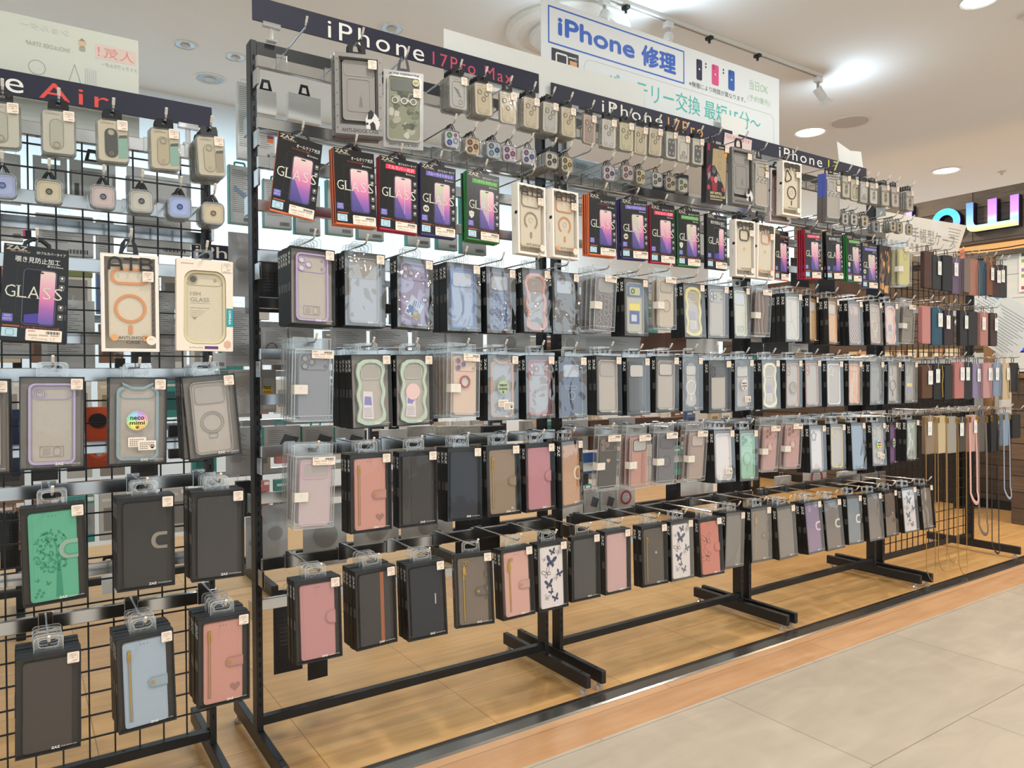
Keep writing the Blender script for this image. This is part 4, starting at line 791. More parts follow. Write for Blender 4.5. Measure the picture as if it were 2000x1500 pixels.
def suit_parts(var):
    w, H, d = (0.048, 0.184, 0.012) if var == 'camo' else (0.0445, 0.178, 0.014); mb = MB(); G = mat('#9b9894' if var == 'camo' else '#a39d95', 0.3, 0.4, scale=8)
    mb.box(-w, w, d-0.003, d, -H, 0, G)
    mb.txt('ATB DESIGN', -w+0.012, -0.010, w-0.012, -0.0045, d-0.0034, mat('#4c4845', 0.4), 0.02); mb.txt('ANTI SHOCK SUIT', -w+0.012, -H+0.006, w-0.012, -H+0.0115, d-0.0034, mat('#4c4845', 0.4), 0.02)
    if var == 'suit2': mb.box(-w-0.0006, -w, 0.0, d+0.006, -0.085, 0, mat('#5d6fc4', 0.4)); mb.box(-w-0.0006, -w, 0.0, d+0.006, -H, -0.085, mat('#77716c', 0.4))
    c = MB(); O = rr(-w+0.01, -H+0.018, w-0.01, -0.016, 0.008); c.prism(O, 0.003, d-0.0032, mat({'camo': '#7e7e66', 'suit': '#a89c8e', 'suit2': '#a2988d'}[var], 0.35)); E_ = film_edge
    c.ring(rr(-w+0.007, -H+0.015, w-0.007, -0.013, 0.010), rr(-w+0.0105, -H+0.0185, w-0.0105, -0.0165, 0.007), 0, d-0.0032, ACRE)
    if var == 'camo':
        rnd = random.Random(5)
        for k in range(26):
            cx, cz = rnd.uniform(-0.032, 0.032), rnd.uniform(-0.158, -0.052); P = [(max(-0.036, min(0.036, cx+rnd.uniform(0.005, 0.013)*math.cos(a))), max(-0.163, min(-0.046, cz+rnd.uniform(0.004, 0.012)*math.sin(a)))) for a in [2*math.pi*i/9 for i in range(9)]]
            c.poly(P, 0.0028-0.00003*k, mat(('#55583f', '#9d9a86', '#6d7056', '#b3ad9f', '#45483a')[k % 5], 0.4))
        c.prism(rr(-0.032, -0.05, 0.034, -0.022, 0.004), 0.0018, 0.003, mat('#55554b', 0.3))
    else: c.frame(-0.022 if var == 'suit' else -0.03, -0.062, 0.028 if var == 'suit' else 0.004, -0.026, 0.008, 0.0026, 0.001, 0.003, ACRE)
    for x in (-0.022, 0.0, 0.022): c.ann(x, -0.073, 0.008, 0.002, 0.0006, 0.003, mat('#c9c4ba', 0.2), 18); c.disc(x, -0.073, 0.006, 0.0016, mat('#5d5b4a' if var == 'camo' else '#7d756d', 0.25), 14)
    f = MB(); f.prism(circ(w-0.02, -0.028, 0.0085, 18), -0.0012, -0.0006, mat('#c4b98c', 0.4)); f.txt('NEW', w-0.025, -0.031, w-0.015, -0.026, -0.0014, INK)
    h = MB(); h.ring([(-0.017, -0.004), (0.017, -0.004), (0.012, 0.024), (0.006, 0.036), (-0.006, 0.036), (-0.012, 0.024)], [(-0.008, 0.008), (0.008, 0.008), (0.007, 0.016), (0.004, 0.032), (-0.004, 0.032), (-0.007, 0.016)], d, d+0.001, TABK)
    return [('backing_card', mb.mesh('backing_card'), None, []), ('phone_case', c.mesh('phone_case'), None, []), ('round_sticker', f.mesh('round_sticker'), None, []), ('hang_tab', h.mesh('hang_tab'), None, []), ('price_tag', price_tag(w-0.007, -0.042, y=-0.0006), None, [])]
def gorilla_parts(var):
    w, H, d = 0.0495, 0.189, 0.02; mb = MB(); K = mat('#221a1b', 0.35)
    mb.box(-w, w, 0.0003, d, -H, 0, K); y = 0; e = 0.00012
    if var == 'gorilla':
        mb.prism([(-0.024, -0.1), (0.046, -0.1), (0.046, -0.016), (-0.02, -0.016)], y-e, y, mat('#a8926f', 0.35)); mb.poly([(-0.02, -0.16), (0.046, -0.17), (0.046, -0.1), (-0.024, -0.1)], y-e, mat('#a8926f', 0.35))
        for z in (-0.03, -0.068): mb.frame(0.008, z-0.012, 0.022, z+0.012, 0.006, 0.0012, y-2*e, y-e, mat('#7e6a4c', 0.4))
        for k in range(3): mb.box(-w+0.004+0.004*k, -w+0.006+0.004*k, y-2*e, y, -0.024, -0.002, mat('#c8346a', 0.4)); mb.poly([(-w+0.003, -0.085-0.007*k), (-0.03, -0.066-0.007*k), (-0.03, -0.069-0.007*k), (-w+0.003, -0.089-0.007*k)], y-2*e, mat('#c8346a', 0.4))
        mb.rect(0.008, -0.012, 0.035, -0.007, y-2*e, mat('#9b948c', 0.4)); mb.rect(w-0.014, -0.036, w-0.001, -0.018, y-3*e, mat('#e0902c', 0.4))
        F = mat('#1a191b', 0.5); F2 = mat('#4b4a4c', 0.5); hl = mat('#8e8b8d', 0.5)
        mb.poly([(-w+0.001, -0.165), (-w+0.001, -0.115), (-0.043, -0.098), (-0.03, -0.082), (-0.024, -0.072), (-0.014, -0.068), (-0.006, -0.074), (0.002, -0.086), (0.014, -0.098), (0.022, -0.115), (0.034, -0.13), (0.042, -0.15), (0.042, -0.172), (0.0, -0.178), (-0.03, -0.178)], y-3*e, F)
        mb.poly([(-0.043, -0.1), (-0.032, -0.088), (-0.03, -0.105), (-0.04, -0.118)], y-4*e, hl); mb.poly([(0.001, -0.092), (0.013, -0.1), (0.02, -0.118), (0.01, -0.116), (0.002, -0.105)], y-4*e, hl)
        mb.poly(circ(-0.014, -0.083, 0.009, 14, 0.012), y-4*e, F2); mb.poly(circ(-0.014, -0.09, 0.0065, 12, 0.005), y-5*e, mat('#6d6a6a', 0.5)); mb.rect(-0.019, -0.081, -0.009, -0.0795, y-5*e, F)
        for x in (-0.018, -0.01): mb.disc(x, -0.083, 0.001, y-6*e, hl, 6)
        mb.rect(-0.017, -0.092, -0.011, -0.0912, y-6*e, F)
        for q in ((-0.022, -0.112, 0.008), (-0.004, -0.113, 0.009)): mb.poly(circ(q[0], q[1], q[2], 14, q[2]*1.15), y-5*e, mat('#b8303c' if q[0] < -0.01 else '#c98d88', 0.4))
        mb.poly([(-0.024, -0.12), (0.004, -0.122), (0.002, -0.15), (-0.02, -0.15)], y-4*e, mat('#8e2730', 0.4)); mb.disc(-0.038, -0.14, 0.008, y-5*e, mat('#b0333f', 0.4)); mb.disc(0.032, -0.142, 0.008, y-5*e, mat('#9b3a40', 0.4))
        mb.txt('EASY INSTALL', -0.03, -0.16, 0.026, -0.152, y-7*e, mat('#e0cf9c', 0.5), 0.02); mb.txt('KINGKONG GLASS', -0.03, -0.171, 0.042, -0.163, y-7*e, mat('#e0cf9c', 0.5), 0.02); mb.rect(-0.03, -0.178, 0.03, -0.1745, y-7*e, mat('#b59a70', 0.5))
    else:
        rnd = random.Random(9)
        for k in range(34):
            cx, cz = rnd.uniform(-0.04, 0.04), rnd.uniform(-0.176, -0.012); r = rnd.uniform(0.006, 0.016)
            P = [(max(-w+0.001, min(w-0.001, cx+r*math.cos(a)*rnd.uniform(0.6, 1.1))), max(-H+0.001, min(-0.001, cz+r*1.5*math.sin(a)*rnd.uniform(0.6, 1.1)))) for a in [2*math.pi*i/8 for i in range(8)]]
            mb.poly(P, y-e*(1+0.2*k), mat(('#5c4234', '#8a6144', '#3a2b25', '#b47a45', '#6e5444', '#d39a54')[k % 6], 0.35))
    h = MB(); h.ring([(-0.019, -0.004), (0.019, -0.004), (0.014, 0.024), (0.007, 0.036), (-0.007, 0.036), (-0.014, 0.024)], [(-0.01, 0.008), (0.01, 0.008), (0.008, 0.016), (0.005, 0.032), (-0.005, 0.032), (-0.008, 0.016)], d, d+0.001, TABK)
    P = [('carton', mb.mesh('carton'), None, []), ('hang_tab', h.mesh('hang_tab'), None, [])]
    if var == 'gorilla': P.append(('price_tag', price_tag(w+0.006, -0.002, y=-0.003), None, []))
    return P
MAKE = dict(wallet=wallet_parts, cbox=cbox_parts, acr=acr_parts, glass=glass_parts, atb=atb_parts, uniq=uniq_parts, cam=cam_parts, ring=ring_parts, shock=shock_parts, camo=suit_parts, suit=suit_parts, gorilla=gorilla_parts)
TP = {}
def parts_of(kind, var):
    if (kind, var) not in TP: TP[(kind, var)] = MAKE[kind](var)
    return TP[(kind, var)]
BACK = {}
def back_parts(kind, var):
    """what still shows of an item that hangs behind another one"""
    if kind in ('wallet', 'cbox'):
        if kind not in BACK:
            H = BH if kind == 'wallet' else CH
            BACK[kind] = [('tray', tray_mesh(H, '#4a443e', True, '#5a534c' if kind == 'wallet' else '#8e857b'), None, []), ('hang_tab', clear_tab(BD, 0.027, 0.047), None, [])]
        return BACK[kind]
    p = parts_of(kind, var)
    return [q for q in p if q[0] not in ('price_tag', 'seal_sticker')]
def attach(root, plist):
    for name, me, lab, sub in plist:
        o = link(name, me, root, lab)
        for sname, sme, slab in sub: link(sname, sme, o, slab)

# ------------------------------------------------------------------ the setting
def wood_mat(name, c0, c1, c2, plank_w, plank_l, rough, grain, along='X', gap=0.0015, gapc='#6b4a2c', off=0.37, shift=(0, 0, 0)):
    """laminate / plank boards: brick texture for the boards, stretched noise for the grain"""
    m = bpy.data.materials.new(name); m.use_nodes = True; nt = m.node_tree; b = nt.nodes['Principled BSDF']; b.inputs['Roughness'].default_value = rough
    tc = nt.nodes.new('ShaderNodeTexCoord'); mp = nt.nodes.new('ShaderNodeMapping'); nt.links.new(tc.outputs['Object'], mp.inputs[0])
    if along == 'YZ': mp.inputs['Rotation'].default_value = (0, math.pi/2, math.pi/2)
    br = nt.nodes.new('ShaderNodeTexBrick'); br.inputs['Scale'].default_value = 1; br.inputs['Brick Width'].default_value = plank_l; br.inputs['Row Height'].default_value = plank_w
    br.inputs['Mortar Size'].default_value = gap; br.inputs['Color1'].default_value = (0, 0, 0, 1); br.inputs['Color2'].default_value = (1, 1, 1, 1); br.inputs['Mortar'].default_value = (0.5, 0.5, 0.5, 1); br.offset = off; mp.inputs['Location'].default_value = shift
    sp = nt.nodes.new('ShaderNodeMapping'); sp.inputs['Scale'].default_value = grain
    nz = nt.nodes.new('ShaderNodeTexNoise'); nz.inputs['Scale'].default_value = 6; nz.inputs['Detail'].default_value = 6; nz.inputs['Roughness'].default_value = 0.6
    nt.links.new(mp.outputs[0], br.inputs['Vector']); nt.links.new(mp.outputs[0], sp.inputs[0]); nt.links.new(sp.outputs[0], nz.inputs['Vector'])
    ad = nt.nodes.new('ShaderNodeMath'); ad.operation = 'MULTIPLY_ADD'; ad.inputs[1].default_value = 0.45 if off else 0.12
    nt.links.new(br.outputs['Color'], ad.inputs[0]); nt.links.new(nz.outputs['Fac'], ad.inputs[2])
    cr = nt.nodes.new('ShaderNodeValToRGB'); e = cr.color_ramp.elements; e[0].position = 0.3; e[0].color = lin(c0); e[1].position = 0.95; e[1].color = lin(c2); k = e.new(0.62); k.color = lin(c1)
    nt.links.new(ad.outputs[0], cr.inputs[0])
    mx = nt.nodes.new('ShaderNodeMix'); mx.data_type = 'RGBA'; mx.inputs[7].default_value = lin(gapc)
    nt.links.new(br.outputs['Fac'], mx.inputs[0]); nt.links.new(cr.outputs[0], mx.inputs[6]); nt.links.new(mx.outputs[2], b.inputs['Base Color'])
    return m
FLOORW = wood_mat('laminate_floor', '#b98a54', '#cda066', '#d9b27c', 0.91, 0.4545, 0.3, (0.5, 6, 1), 'X', 0.0011, '#8a6238', 0.0, (0.4545*9-0.128, 0.87, 0))
BORDER = wood_mat('border_wood', '#a97a52', '#b7885e', '#c2976f', 0.15, 1.8, 0.32, (0.6, 5, 1), gap=0.0008)
def tile_mat():
    m = bpy.data.materials.new('beige_floor_tile'); m.use_nodes = True; nt = m.node_tree; b = nt.nodes['Principled BSDF']; b.inputs['Roughness'].default_value = 0.34
    tc = nt.nodes.new('ShaderNodeTexCoord'); mp = nt.nodes.new('ShaderNodeMapping'); mp.inputs['Location'].default_value = (-1.21+0.91*4, 0.427+0.4585*8, 0)
    nt.links.new(tc.outputs['Object'], mp.inputs[0])
    br = nt.nodes.new('ShaderNodeTexBrick'); br.inputs['Scale'].default_value = 1; br.inputs['Brick Width'].default_value = 0.91; br.inputs['Row Height'].default_value = 0.4585; br.inputs['Mortar Size'].default_value = 0.0016; br.offset = 0.5
    br.inputs['Color1'].default_value = lin('#b9ab98'); br.inputs['Color2'].default_value = lin('#b4a693'); br.inputs['Mortar'].default_value = lin('#8f8371')
    nt.links.new(mp.outputs[0], br.inputs['Vector'])
    st = nt.nodes.new('ShaderNodeMapping'); st.inputs['Scale'].default_value = (1.2, 4.5, 1); st.inputs['Rotation'].default_value = (0, 0, 0.35); nt.links.new(tc.outputs['Object'], st.inputs[0])
    nz = nt.nodes.new('ShaderNodeTexNoise'); nz.inputs['Scale'].default_value = 3.2; nz.inputs['Detail'].default_value = 8; nz.inputs['Distortion'].default_value = 1.2; nt.links.new(st.outputs[0], nz.inputs['Vector'])
    mr = nt.nodes.new('ShaderNodeMapRange'); mr.inputs[3].default_value = 0.80; mr.inputs[4].default_value = 1.14; nt.links.new(nz.outputs['Fac'], mr.inputs[0])
    mx = nt.nodes.new('ShaderNodeVectorMath'); mx.operation = 'SCALE'; nt.links.new(br.outputs['Color'], mx.inputs[0]); nt.links.new(mr.outputs[0], mx.inputs['Scale']); nt.links.new(mx.outputs[0], b.inputs['Base Color'])
    return m
mb = MB(); mb.add([(-4, -0.2, 0), (9, -0.2, 0), (9, 3.2, 0), (-4, 3.2, 0)], [(0, 1, 2, 3)], FLOORW)
mb.add([(-4, -0.415, 0), (9, -0.415, 0), (9, -0.268, 0), (-4, -0.268, 0)], [(0, 1, 2, 3)], BORDER)
mb.add([(-4, -6, 0), (9, -6, 0), (9, -0.415, 0), (-4, -0.415, 0)], [(0, 1, 2, 3)], tile_mat())
struct('floor', mb)
mb = MB(); DK = mat('#4d4945', 0.3, 0.8, scale=6); LT = mat('#8f8a83', 0.22, 0.9, scale=5)
P = [(-0.2, 0.0), (-0.2, 0.0025), (-0.216, 0.004), (-0.219, 0.0025), (-0.223, 0.0045), (-0.262, 0.0045), (-0.268, 0.001), (-0.268, 0.0)]
for i in range(len(P)-1):
    (y0, z0), (y1, z1) = P[i], P[i+1]; mb.add([(-4, y0, z0), (9, y0, z0), (9, y1, z1), (-4, y1, z1)], [(0, 1, 2, 3)], DK if i < 4 else LT)
struct('trim_1', mb)
def ceil_mat():
    m = mat('#e6e4df', 0.9, bump=0.3, scale=160, var=0.03); return m
mb = MB(); mb.box(-4, 9, -6, 3.2, CEIL, CEIL+0.05, ceil_mat()); struct('ceiling', mb)
mb = MB(); mb.box(-4, 4.9, 2.85, 2.95, 0, CEIL, mat('#dde1e3', 0.85, var=0.02)); struct('wall_back', mb)
# shop front on the right (a facade that faces the aisle end)
PLANK = wood_mat('weathered_planks', '#4c443d', '#6a5f55', '#857a6c', 0.115, 1.6, 0.75, (1.0, 9, 1), 'YZ', 0.003, '#2a211b')
PLANK2 = wood_mat('brown_planks', '#463729', '#594636', '#6d5742', 0.1, 1.3, 0.7, (1.0, 9, 1), 'YZ', 0.003, '#20160f')
SIDING = wood_mat('white_siding', '#c9cdcb', '#d3d6d4', '#dcdedb', 0.16, 3.0, 0.6, (1, 8, 1), 'YZ', 0.003, '#9aa09f')
mb = MB(); mb.box(5.0, 5.12, -1.6, 2.0, 1.825, 2.18, PLANK); struct('trim_2', mb)
mb = MB(); mb.box(5.1, 5.2, -1.6, 0.535, 0.58, 1.74, SIDING); mb.box(5.1, 5.2, 0.535, 2.85, 0.06, 1.74, PLANK2); mb.box(5.1, 5.2, -1.6, 0.535, 0.06, 0.58, PLANK2); struct('wall_right', mb)
mb = MB(); mb.box(5.06, 5.12, -1.6, 2.0, 1.735, 1.765, PLANK); mb.box(5.05, 5.1, 0.49, 0.545, 0.58, 1.735, mat('#8a6842', 0.7, bump=0.2, scale=40)); mb.box(5.05, 5.1, -1.6, 2.85, 0.545, 0.585, PLANK2); struct('trim_3', mb)
mb = MB(); mb.box(5.085, 5.1, -1.6, 2.85, 0, 0.06, mat('#17130f', 0.6)); struct('baseboard_right', mb)
mb = MB(); mb.box(5.1, 5.16, -1.6, 2.0, 1.765, 1.825, mat('#e9b06e', 0.5, emit=0.85)); mb.tube([(5.095, 1.0-0.1*i, 1.79+0.006*math.sin(i*0.9)) for i in range(14)], 0.004, mat('#6b4a28', 0.6)); solo('cove_light', mb, 'glowing orange strip under the plank fascia', 'light')
# colour-lit letters
def letter(name, lab, polys, sides, y0, z0, stops, axis, a, b):
    t = thing('channel_letter', lab, 'sign letter', (5.0, y0, z0))
    R = ramp_mat('letter_face_'+name, stops, axis, a, b, 0.4, 0.8); K = mat('#1b1622', 0.4); RIM = mat('#5b45d8', 0.4, emit=1.0)
    f = MB(); s = MB(); r = MB()
    for O, I_ in polys:
        # O: outline in (right, up) with right = -y
        n = len(O)
        if I_:
            f.add([(-0.0605, -u, v) for u, v in O]+[(-0.0605, -u, v) for u, v in I_], [(i, (i+1) % n, n+(i+1) % n, n+i) for i in range(n)], R)
        else: f.add([(-0.0605, -u, v) for u, v in O], [tuple(range(n))], R)
        for Q in ([O, I_] if I_ else [O]):
            m = len(Q); s.add([(-0.054, -u, v) for u, v in Q]+[(0, -u, v) for u, v in Q], [(i, (i+1) % m, m+(i+1) % m, m+i) for i in range(m)], K)
            r.add([(-0.0605, -u, v) for u, v in Q]+[(-0.054, -u, v) for u, v in Q], [(i, (i+1) % m, m+(i+1) % m, m+i) for i in range(m)], RIM)
    for O, st2 in sides or ():
        R2 = ramp_mat('letter_face_part', st2, axis, a, b, 0.4, 0.8); f.add([(-0.061, -u, v) for u, v in O], [tuple(range(len(O)))], R2)
    link('lit_face', f.mesh('lit_face'), t); link('side_wall', s.mesh('side_wall'), t); link('lit_rim', r.mesh('lit_rim'), t)
letter('l', 'lit violet upright letter stem left of the round letter', [([(-0.022, -0.25), (0.022, -0.25), (0.022, 0), (-0.022, 0)], None)], None, 1.0, 2.16, [(0, '#9a8ff0'), (1, '#b9aef6')], 'Z', -0.25, 0)
letter('o', 'round lit letter shading from cyan to violet', [(circ(0, 0, 0.096, 36), circ(0, 0, 0.05, 36))], None, 0.742, 1.995, [(0, '#8f86ec'), (0.45, '#6fb4f2'), (0.75, '#3fd8ea'), (1, '#45c7e6')], 'Z', -0.096, 0.096)
W_ = [(-0.16, 0.1), (-0.16, -0.05), (-0.152, -0.08), (-0.13, -0.098), (-0.1, -0.103), (0.16, -0.103), (0.16, 0.1), (0.11, 0.1), (0.11, -0.06), (0.03, -0.06), (0.03, 0.1), (-0.025, 0.1), (-0.025, -0.06), (-0.098, -0.06), (-0.11, -0.05), (-0.115, -0.03), (-0.115, 0.1)]
letter('w', 'squarish lit letter in blue, pink and lime at right edge', [(W_, None)], [([(-0.159, 0.1), (-0.159, -0.05), (-0.151, -0.08), (-0.13, -0.097), (-0.1, -0.102), (-0.1, -0.06), (-0.11, -0.05), (-0.116, -0.03), (-0.116, 0.1)], [(0, '#d3e46a'), (0.3, '#9be6e2'), (0.6, '#74b6f0'), (1, '#5b93ee')])], 0.448, 2.0, [(0, '#d3e46a'), (0.25, '#9fe9d8'), (0.5, '#c792ee'), (1, '#b97df0')], 'Z', -0.103, 0.1)
# ceiling fittings
def downlight(x, y, lit, lab, r=0.08, col='#fff2dd', e=9):
    t = thing('downlight', lab, 'ceiling light', (x, y, CEIL))
    m = MB(); m.lathe([(r*1.12, 0), (r*1.12, -0.004), (r*1.0, -0.007), (r*0.93, -0.003), (r*0.86, 0.0)], 0, 0, 0, mat('#dcd8cf', 0.4), 28); link('trim_ring', m.mesh('trim_ring'), t)
    m = MB(); m.lathe([(r*0.9, -0.0035), (r*0.55, -0.002)], 0, 0, 0, mat(col, 0.3, emit=e) if lit else CHROMED, 28); link('reflector', m.mesh('reflector'), t)
    if not lit: m = MB(); m.lathe([(r*0.5, -0.003), (r*0.42, -0.01), (r*0.1, -0.014)], 0, 0, 0, mat('#b9b4aa', 0.3), 20); link('lamp', m.mesh('lamp'), t)
downlight(0.421, 2.481, False, 'unlit chrome downlight above the left rack gap', 0.075)
downlight(0.229, 2.107, False, 'small unlit ceiling spot left of a pair, nearer the left rack', 0.05)
downlight(0.473, 2.118, False, 'small unlit ceiling spot right of a pair, beside the upright top', 0.05)
downlight(1.017, 1.387, False, 'brassy downlight above the first navy sign', 0.055)
downlight(4.063, 1.214, True, 'lit downlight behind the third navy sign', 0.1)
downlight(5.873, 1.187, True, 'lit downlight near the plank fascia', 0.1)
downlight(3.096, -0.284, True, 'lit bluish downlight at the top picture edge', 0.075, '#e6f1ff')
t = thing('round_air_conditioner', 'big round ceiling air conditioner partly behind the repair board', 'air conditioner', (1.74, 0.945, CEIL))
m = MB(); m.lathe([(0.30, 0), (0.30, -0.012), (0.285, -0.022), (0.25, -0.026), (0.235, -0.02)], 0, 0, 0, mat('#dfdbd2', 0.5), 40); link('outer_ring', m.mesh('outer_ring'), t)
m = MB(); m.lathe([(0.236, -0.018), (0.18, -0.006)], 0, 0, 0, mat('#2c2d31', 0.6), 40); link('air_slot', m.mesh('air_slot'), t)
m = MB(); m.lathe([(0.185, -0.01), (0.19, -0.035), (0.175, -0.045), (0.02, -0.05)], 0, 0, 0, mat('#d9d6cf', 0.5), 40); link('center_plate', m.mesh('center_plate'), t)
t = thing('ceiling_speaker', 'flat round ceiling grille beside the lit downlight', 'ceiling grille', (4.102, 0.945, CEIL))
m = MB(); m.lathe([(0.13, 0), (0.13, -0.005), (0.118, -0.008), (0.112, -0.004)], 0, 0, 0, mat('#d8cec0', 0.5), 32); link('rim', m.mesh('rim'), t)
m = MB(); m.lathe([(0.112, -0.004), (0.1, -0.0065), (0.01, -0.008)], 0, 0, 0, mat('#c2bab0', 0.7), 32); link('grille', m.mesh('grille'), t)
for x, y, r, l in ((6.3, 0.95, 0.03, 'tiny sprinkler head far right on the ceiling'), (3.42, -0.345, 0.04, 'ceiling fixture plate cut by the top right corner')):
    m = MB(); m.lathe([(r, 0), (r, -0.01), (r*0.4, -0.014), (r*0.35, -0.03), (r*0.1, -0.031)], x, y, CEIL, mat('#cfc6b8', 0.4), 16); solo('sprinkler_head', m, l, 'sprinkler')
t = thing('lighting_track', 'white lighting track crossing the ceiling above the repair board', 'lighting track', (0, 0.59, CEIL))
m = MB(); m.bbox(1.0, 3.24, -0.016, 0.016, -0.02, 0, mat('#dcd8d0', 0.4)); m.box(1.0, 3.235, -0.005, 0.005, -0.0205, -0.0195, mat('#8d8a85', 0.5)); link('rail', m.mesh('rail'), t)
for x in (1.785, 2.331, 2.695): m = MB(); m.bbox(x-0.012, x+0.012, -0.018, 0.018, -0.034, -0.018, BLACKM); m.tube([(x, 0, -0.034), (x, 0, -0.05)], 0.006, BLACKM); link('hanging_clip', m.mesh('hanging_clip'), t, 'black clip')
def spot(x, dirv, lab, lit):
    t = thing('track_spotlight', lab, 'spotlight', (x, 0.59, CEIL-0.02)); W_2 = mat('#e3e1dc', 0.35); d = Vector(dirv).normalized()
    m = MB(); m.bbox(-0.022, 0.022, -0.016, 0.016, -0.03, -0.0015, W_2); link('adapter', m.mesh('adapter'), t)
    m = MB(); m.tube([(0, 0, -0.03), (0, 0, -0.07)], 0.008, mat('#a9a7a3', 0.3), 8); link('stem', m.mesh('stem'), t)
    p = Vector((0, 0, -0.075)); m = MB(); m.tube([p-d*0.015, p, p+d*0.05, p+d*0.052], 0.024, W_2, 14); link('lamp_holder', m.mesh('lamp_holder'), t)
    m = MB(); e = p+d*0.052; k = []
    for s, r in ((0, 0.02), (0.02, 0.03), (0.035, 0.036), (0.04, 0.036)): k.append((e+d*s, r))
    a = d.cross(Vector((0, 1, 0))).normalized(); b = a.cross(d); vs = []; fs = []
    for q, r in k:
        for j in range(16): vs.append(q+a*r*math.cos(j*math.pi/8)+b*r*math.sin(j*math.pi/8))
    for i in range(3):
        for j in range(16): fs.append((i*16+j, i*16+(j+1) % 16, i*16+16+(j+1) % 16, i*16+16+j))
    m.add(vs, fs, W_2); m.add(vs[48:], [tuple(range(16))], mat('#eaf3ff', 0.3, emit=8 if lit else 2)); link('bulb', m.mesh('bulb'), t)
    l = bpy.data.lights.new('spot_light', 'SPOT'); l.energy = 18; l.color = COOL; l.spot_size = math.radians(95); l.shadow_soft_size = 0.04; lo = bpy.data.objects.new('spot_light', l); COL.objects.link(lo)
    lo.location = Vector((x, 0.59, CEIL-0.02))+e+d*0.045; lo.rotation_euler = d.to_track_quat('-Z', 'Y').to_euler()
    l = bpy.data.lights.new('bulb_glow', 'POINT'); l.energy = 7; l.color = (0.62, 0.82, 1.0); l.shadow_soft_size = 0.03; lo = bpy.data.objects.new('bulb_glow', l); COL.objects.link(lo); lo.location = Vector((x, 0.59, CEIL-0.02))+e+d*0.06
spot(1.66, (-0.5, -0.35, -0.8), 'white track spotlight cut by the top edge', True); spot(2.05, (-0.55, -0.3, -0.75), 'white track spotlight above the repair board', True); spot(3.215, (0.5, -0.25, -0.8), 'lit track spotlight hanging at the track end', True)
# ------------------------------------------------------------------ display racks
PW, PD, FZ0, FZ1 = 0.0155, 0.04, 0.0225, 0.061
def rack(lab, x0, x1, H, bars, rear, mesh=False, front=-0.205, back=0.24):
    t = thing('display_rack', lab, 'display rack', (x0, 0, 0)); L = x1-x0
    for x in (0, L-PW):
        m = MB(); m.bbox(x, x+PW, 0, PD, FZ1-0.001, H, BLACKM, 0.0012)
        z = 0.12
        while z < H-0.04: m.box(x+PW*0.38, x+PW*0.62, -0.0006, 0.002, z, z+0.012, SLOT); z += 0.025
        link('upright', m.mesh('upright'), t)
        m = MB(); m.bbox(x-0.001, x+PW+0.001, front, back, FZ0, FZ1, BLACKM, 0.0015)
        for y in (front+0.035, back-0.035): m.add([(x+PW/2+0.0045*math.cos(a), y+0.0045*math.sin(a), FZ1+0.0003) for a in [2*math.pi*i/10 for i in range(10)]], [tuple(range(10))], SLOT)
        f = link('foot', m.mesh('foot'), t)
        for y in (front+0.025, back-0.025): m = MB(); m.lathe([(0.006, 0.0235), (0.006, 0.012), (0.013, 0.006), (0.013, 0.0005)], x+PW/2, y, 0, mat('#b9ada0', 0.2, 0.4), 14); link('glide', m.mesh('glide'), f, 'shiny round glide')
    m = MB(); m.bbox(PW, L-PW, 0.004, 0.026, 0.07, 0.092, BLACKM, 0.001)
    for i in range(3): x = L*(0.22+0.28*i); m.add([(x+0.004*math.cos(a), 0.015+0.003*math.sin(a), 0.0923) for a in [2*math.pi*i/10 for i in range(10)]], [tuple(range(10))], SLOT)
    link('base_rail', m.mesh('base_rail'), t)
    m = MB(); m.bbox(PW, L-PW, 0.004, 0.03, H-(0.034 if not mesh else 0.014), H, BLACKM, 0.001); link('top_rail', m.mesh('top_rail'), t)
    for z in bars:
        m = MB(); m.bbox(0.004, L-0.004, -0.046, -0.031, z-0.033, z-0.004, CHROME, 0.0015)
        for x in (0.003, L-0.009): m.bbox(x, x+0.006, -0.046, 0.0, z-0.075, z-0.0345, CHROME, 0.001)
        link('crossbar', m.mesh('crossbar'), t, 'chrome crossbar')
    for z in rear:
        m = MB(); m.bbox(0.004, L-0.004, 0.07, 0.085, z-0.033, z-0.004, CHROME, 0.0015)
        for x in (0.003, L-0.009): m.bbox(x, x+0.006, PD, 0.086, z-0.05, z-0.003, CHROME, 0.001)
        link('crossbar', m.mesh('crossbar'), t, 'chrome crossbar')
    if mesh:
        m = MB(); r = 0.0017; x = PW+0.02; ztop = H-0.015
        while x < L-PW-0.01: m.box(x-r, x+r, 0.012-r, 0.012+r, 0.094, ztop, BLACKM); x += 0.05
        z = 0.14
        while z < ztop-0.01: m.box(PW, L-PW, 0.0154-r, 0.0154+r, z-r, z+r, BLACKM); z += 0.05
        link('wire_mesh', m.mesh('wire_mesh'), t)
    return t
MB_Z = (1.72, 1.573, 1.478, 1.252, 1.014, 0.777, 0.502); RZ = (1.60, 1.40, 1.15, 0.90, 0.645, 0.37)
rack('black rack bay under the first navy sign, pink and navy boxes below', 0.0, 0.9, 1.769, MB_Z, RZ)
rack('black rack bay between the two double uprights, under the second sign', 0.943, 1.8388, 1.769, MB_Z, RZ)
rack('black rack bay under the third navy sign, before the wire mesh', 1.871, 2.7663, 1.769, MB_Z, RZ)
rack('black wire mesh rack at the far end with strap wallets', 2.818, 3.697, 1.50, (1.492, 1.252, 1.014, 0.772), (), True, -0.219)
rack('black wire mesh rack on the left under the black sign with red letters', -0.995, -0.095, 1.482, (1.475, 1.333, 1.20, 0.966, 0.723, 0.449), (1.30, 1.05, 0.80, 0.52), True)
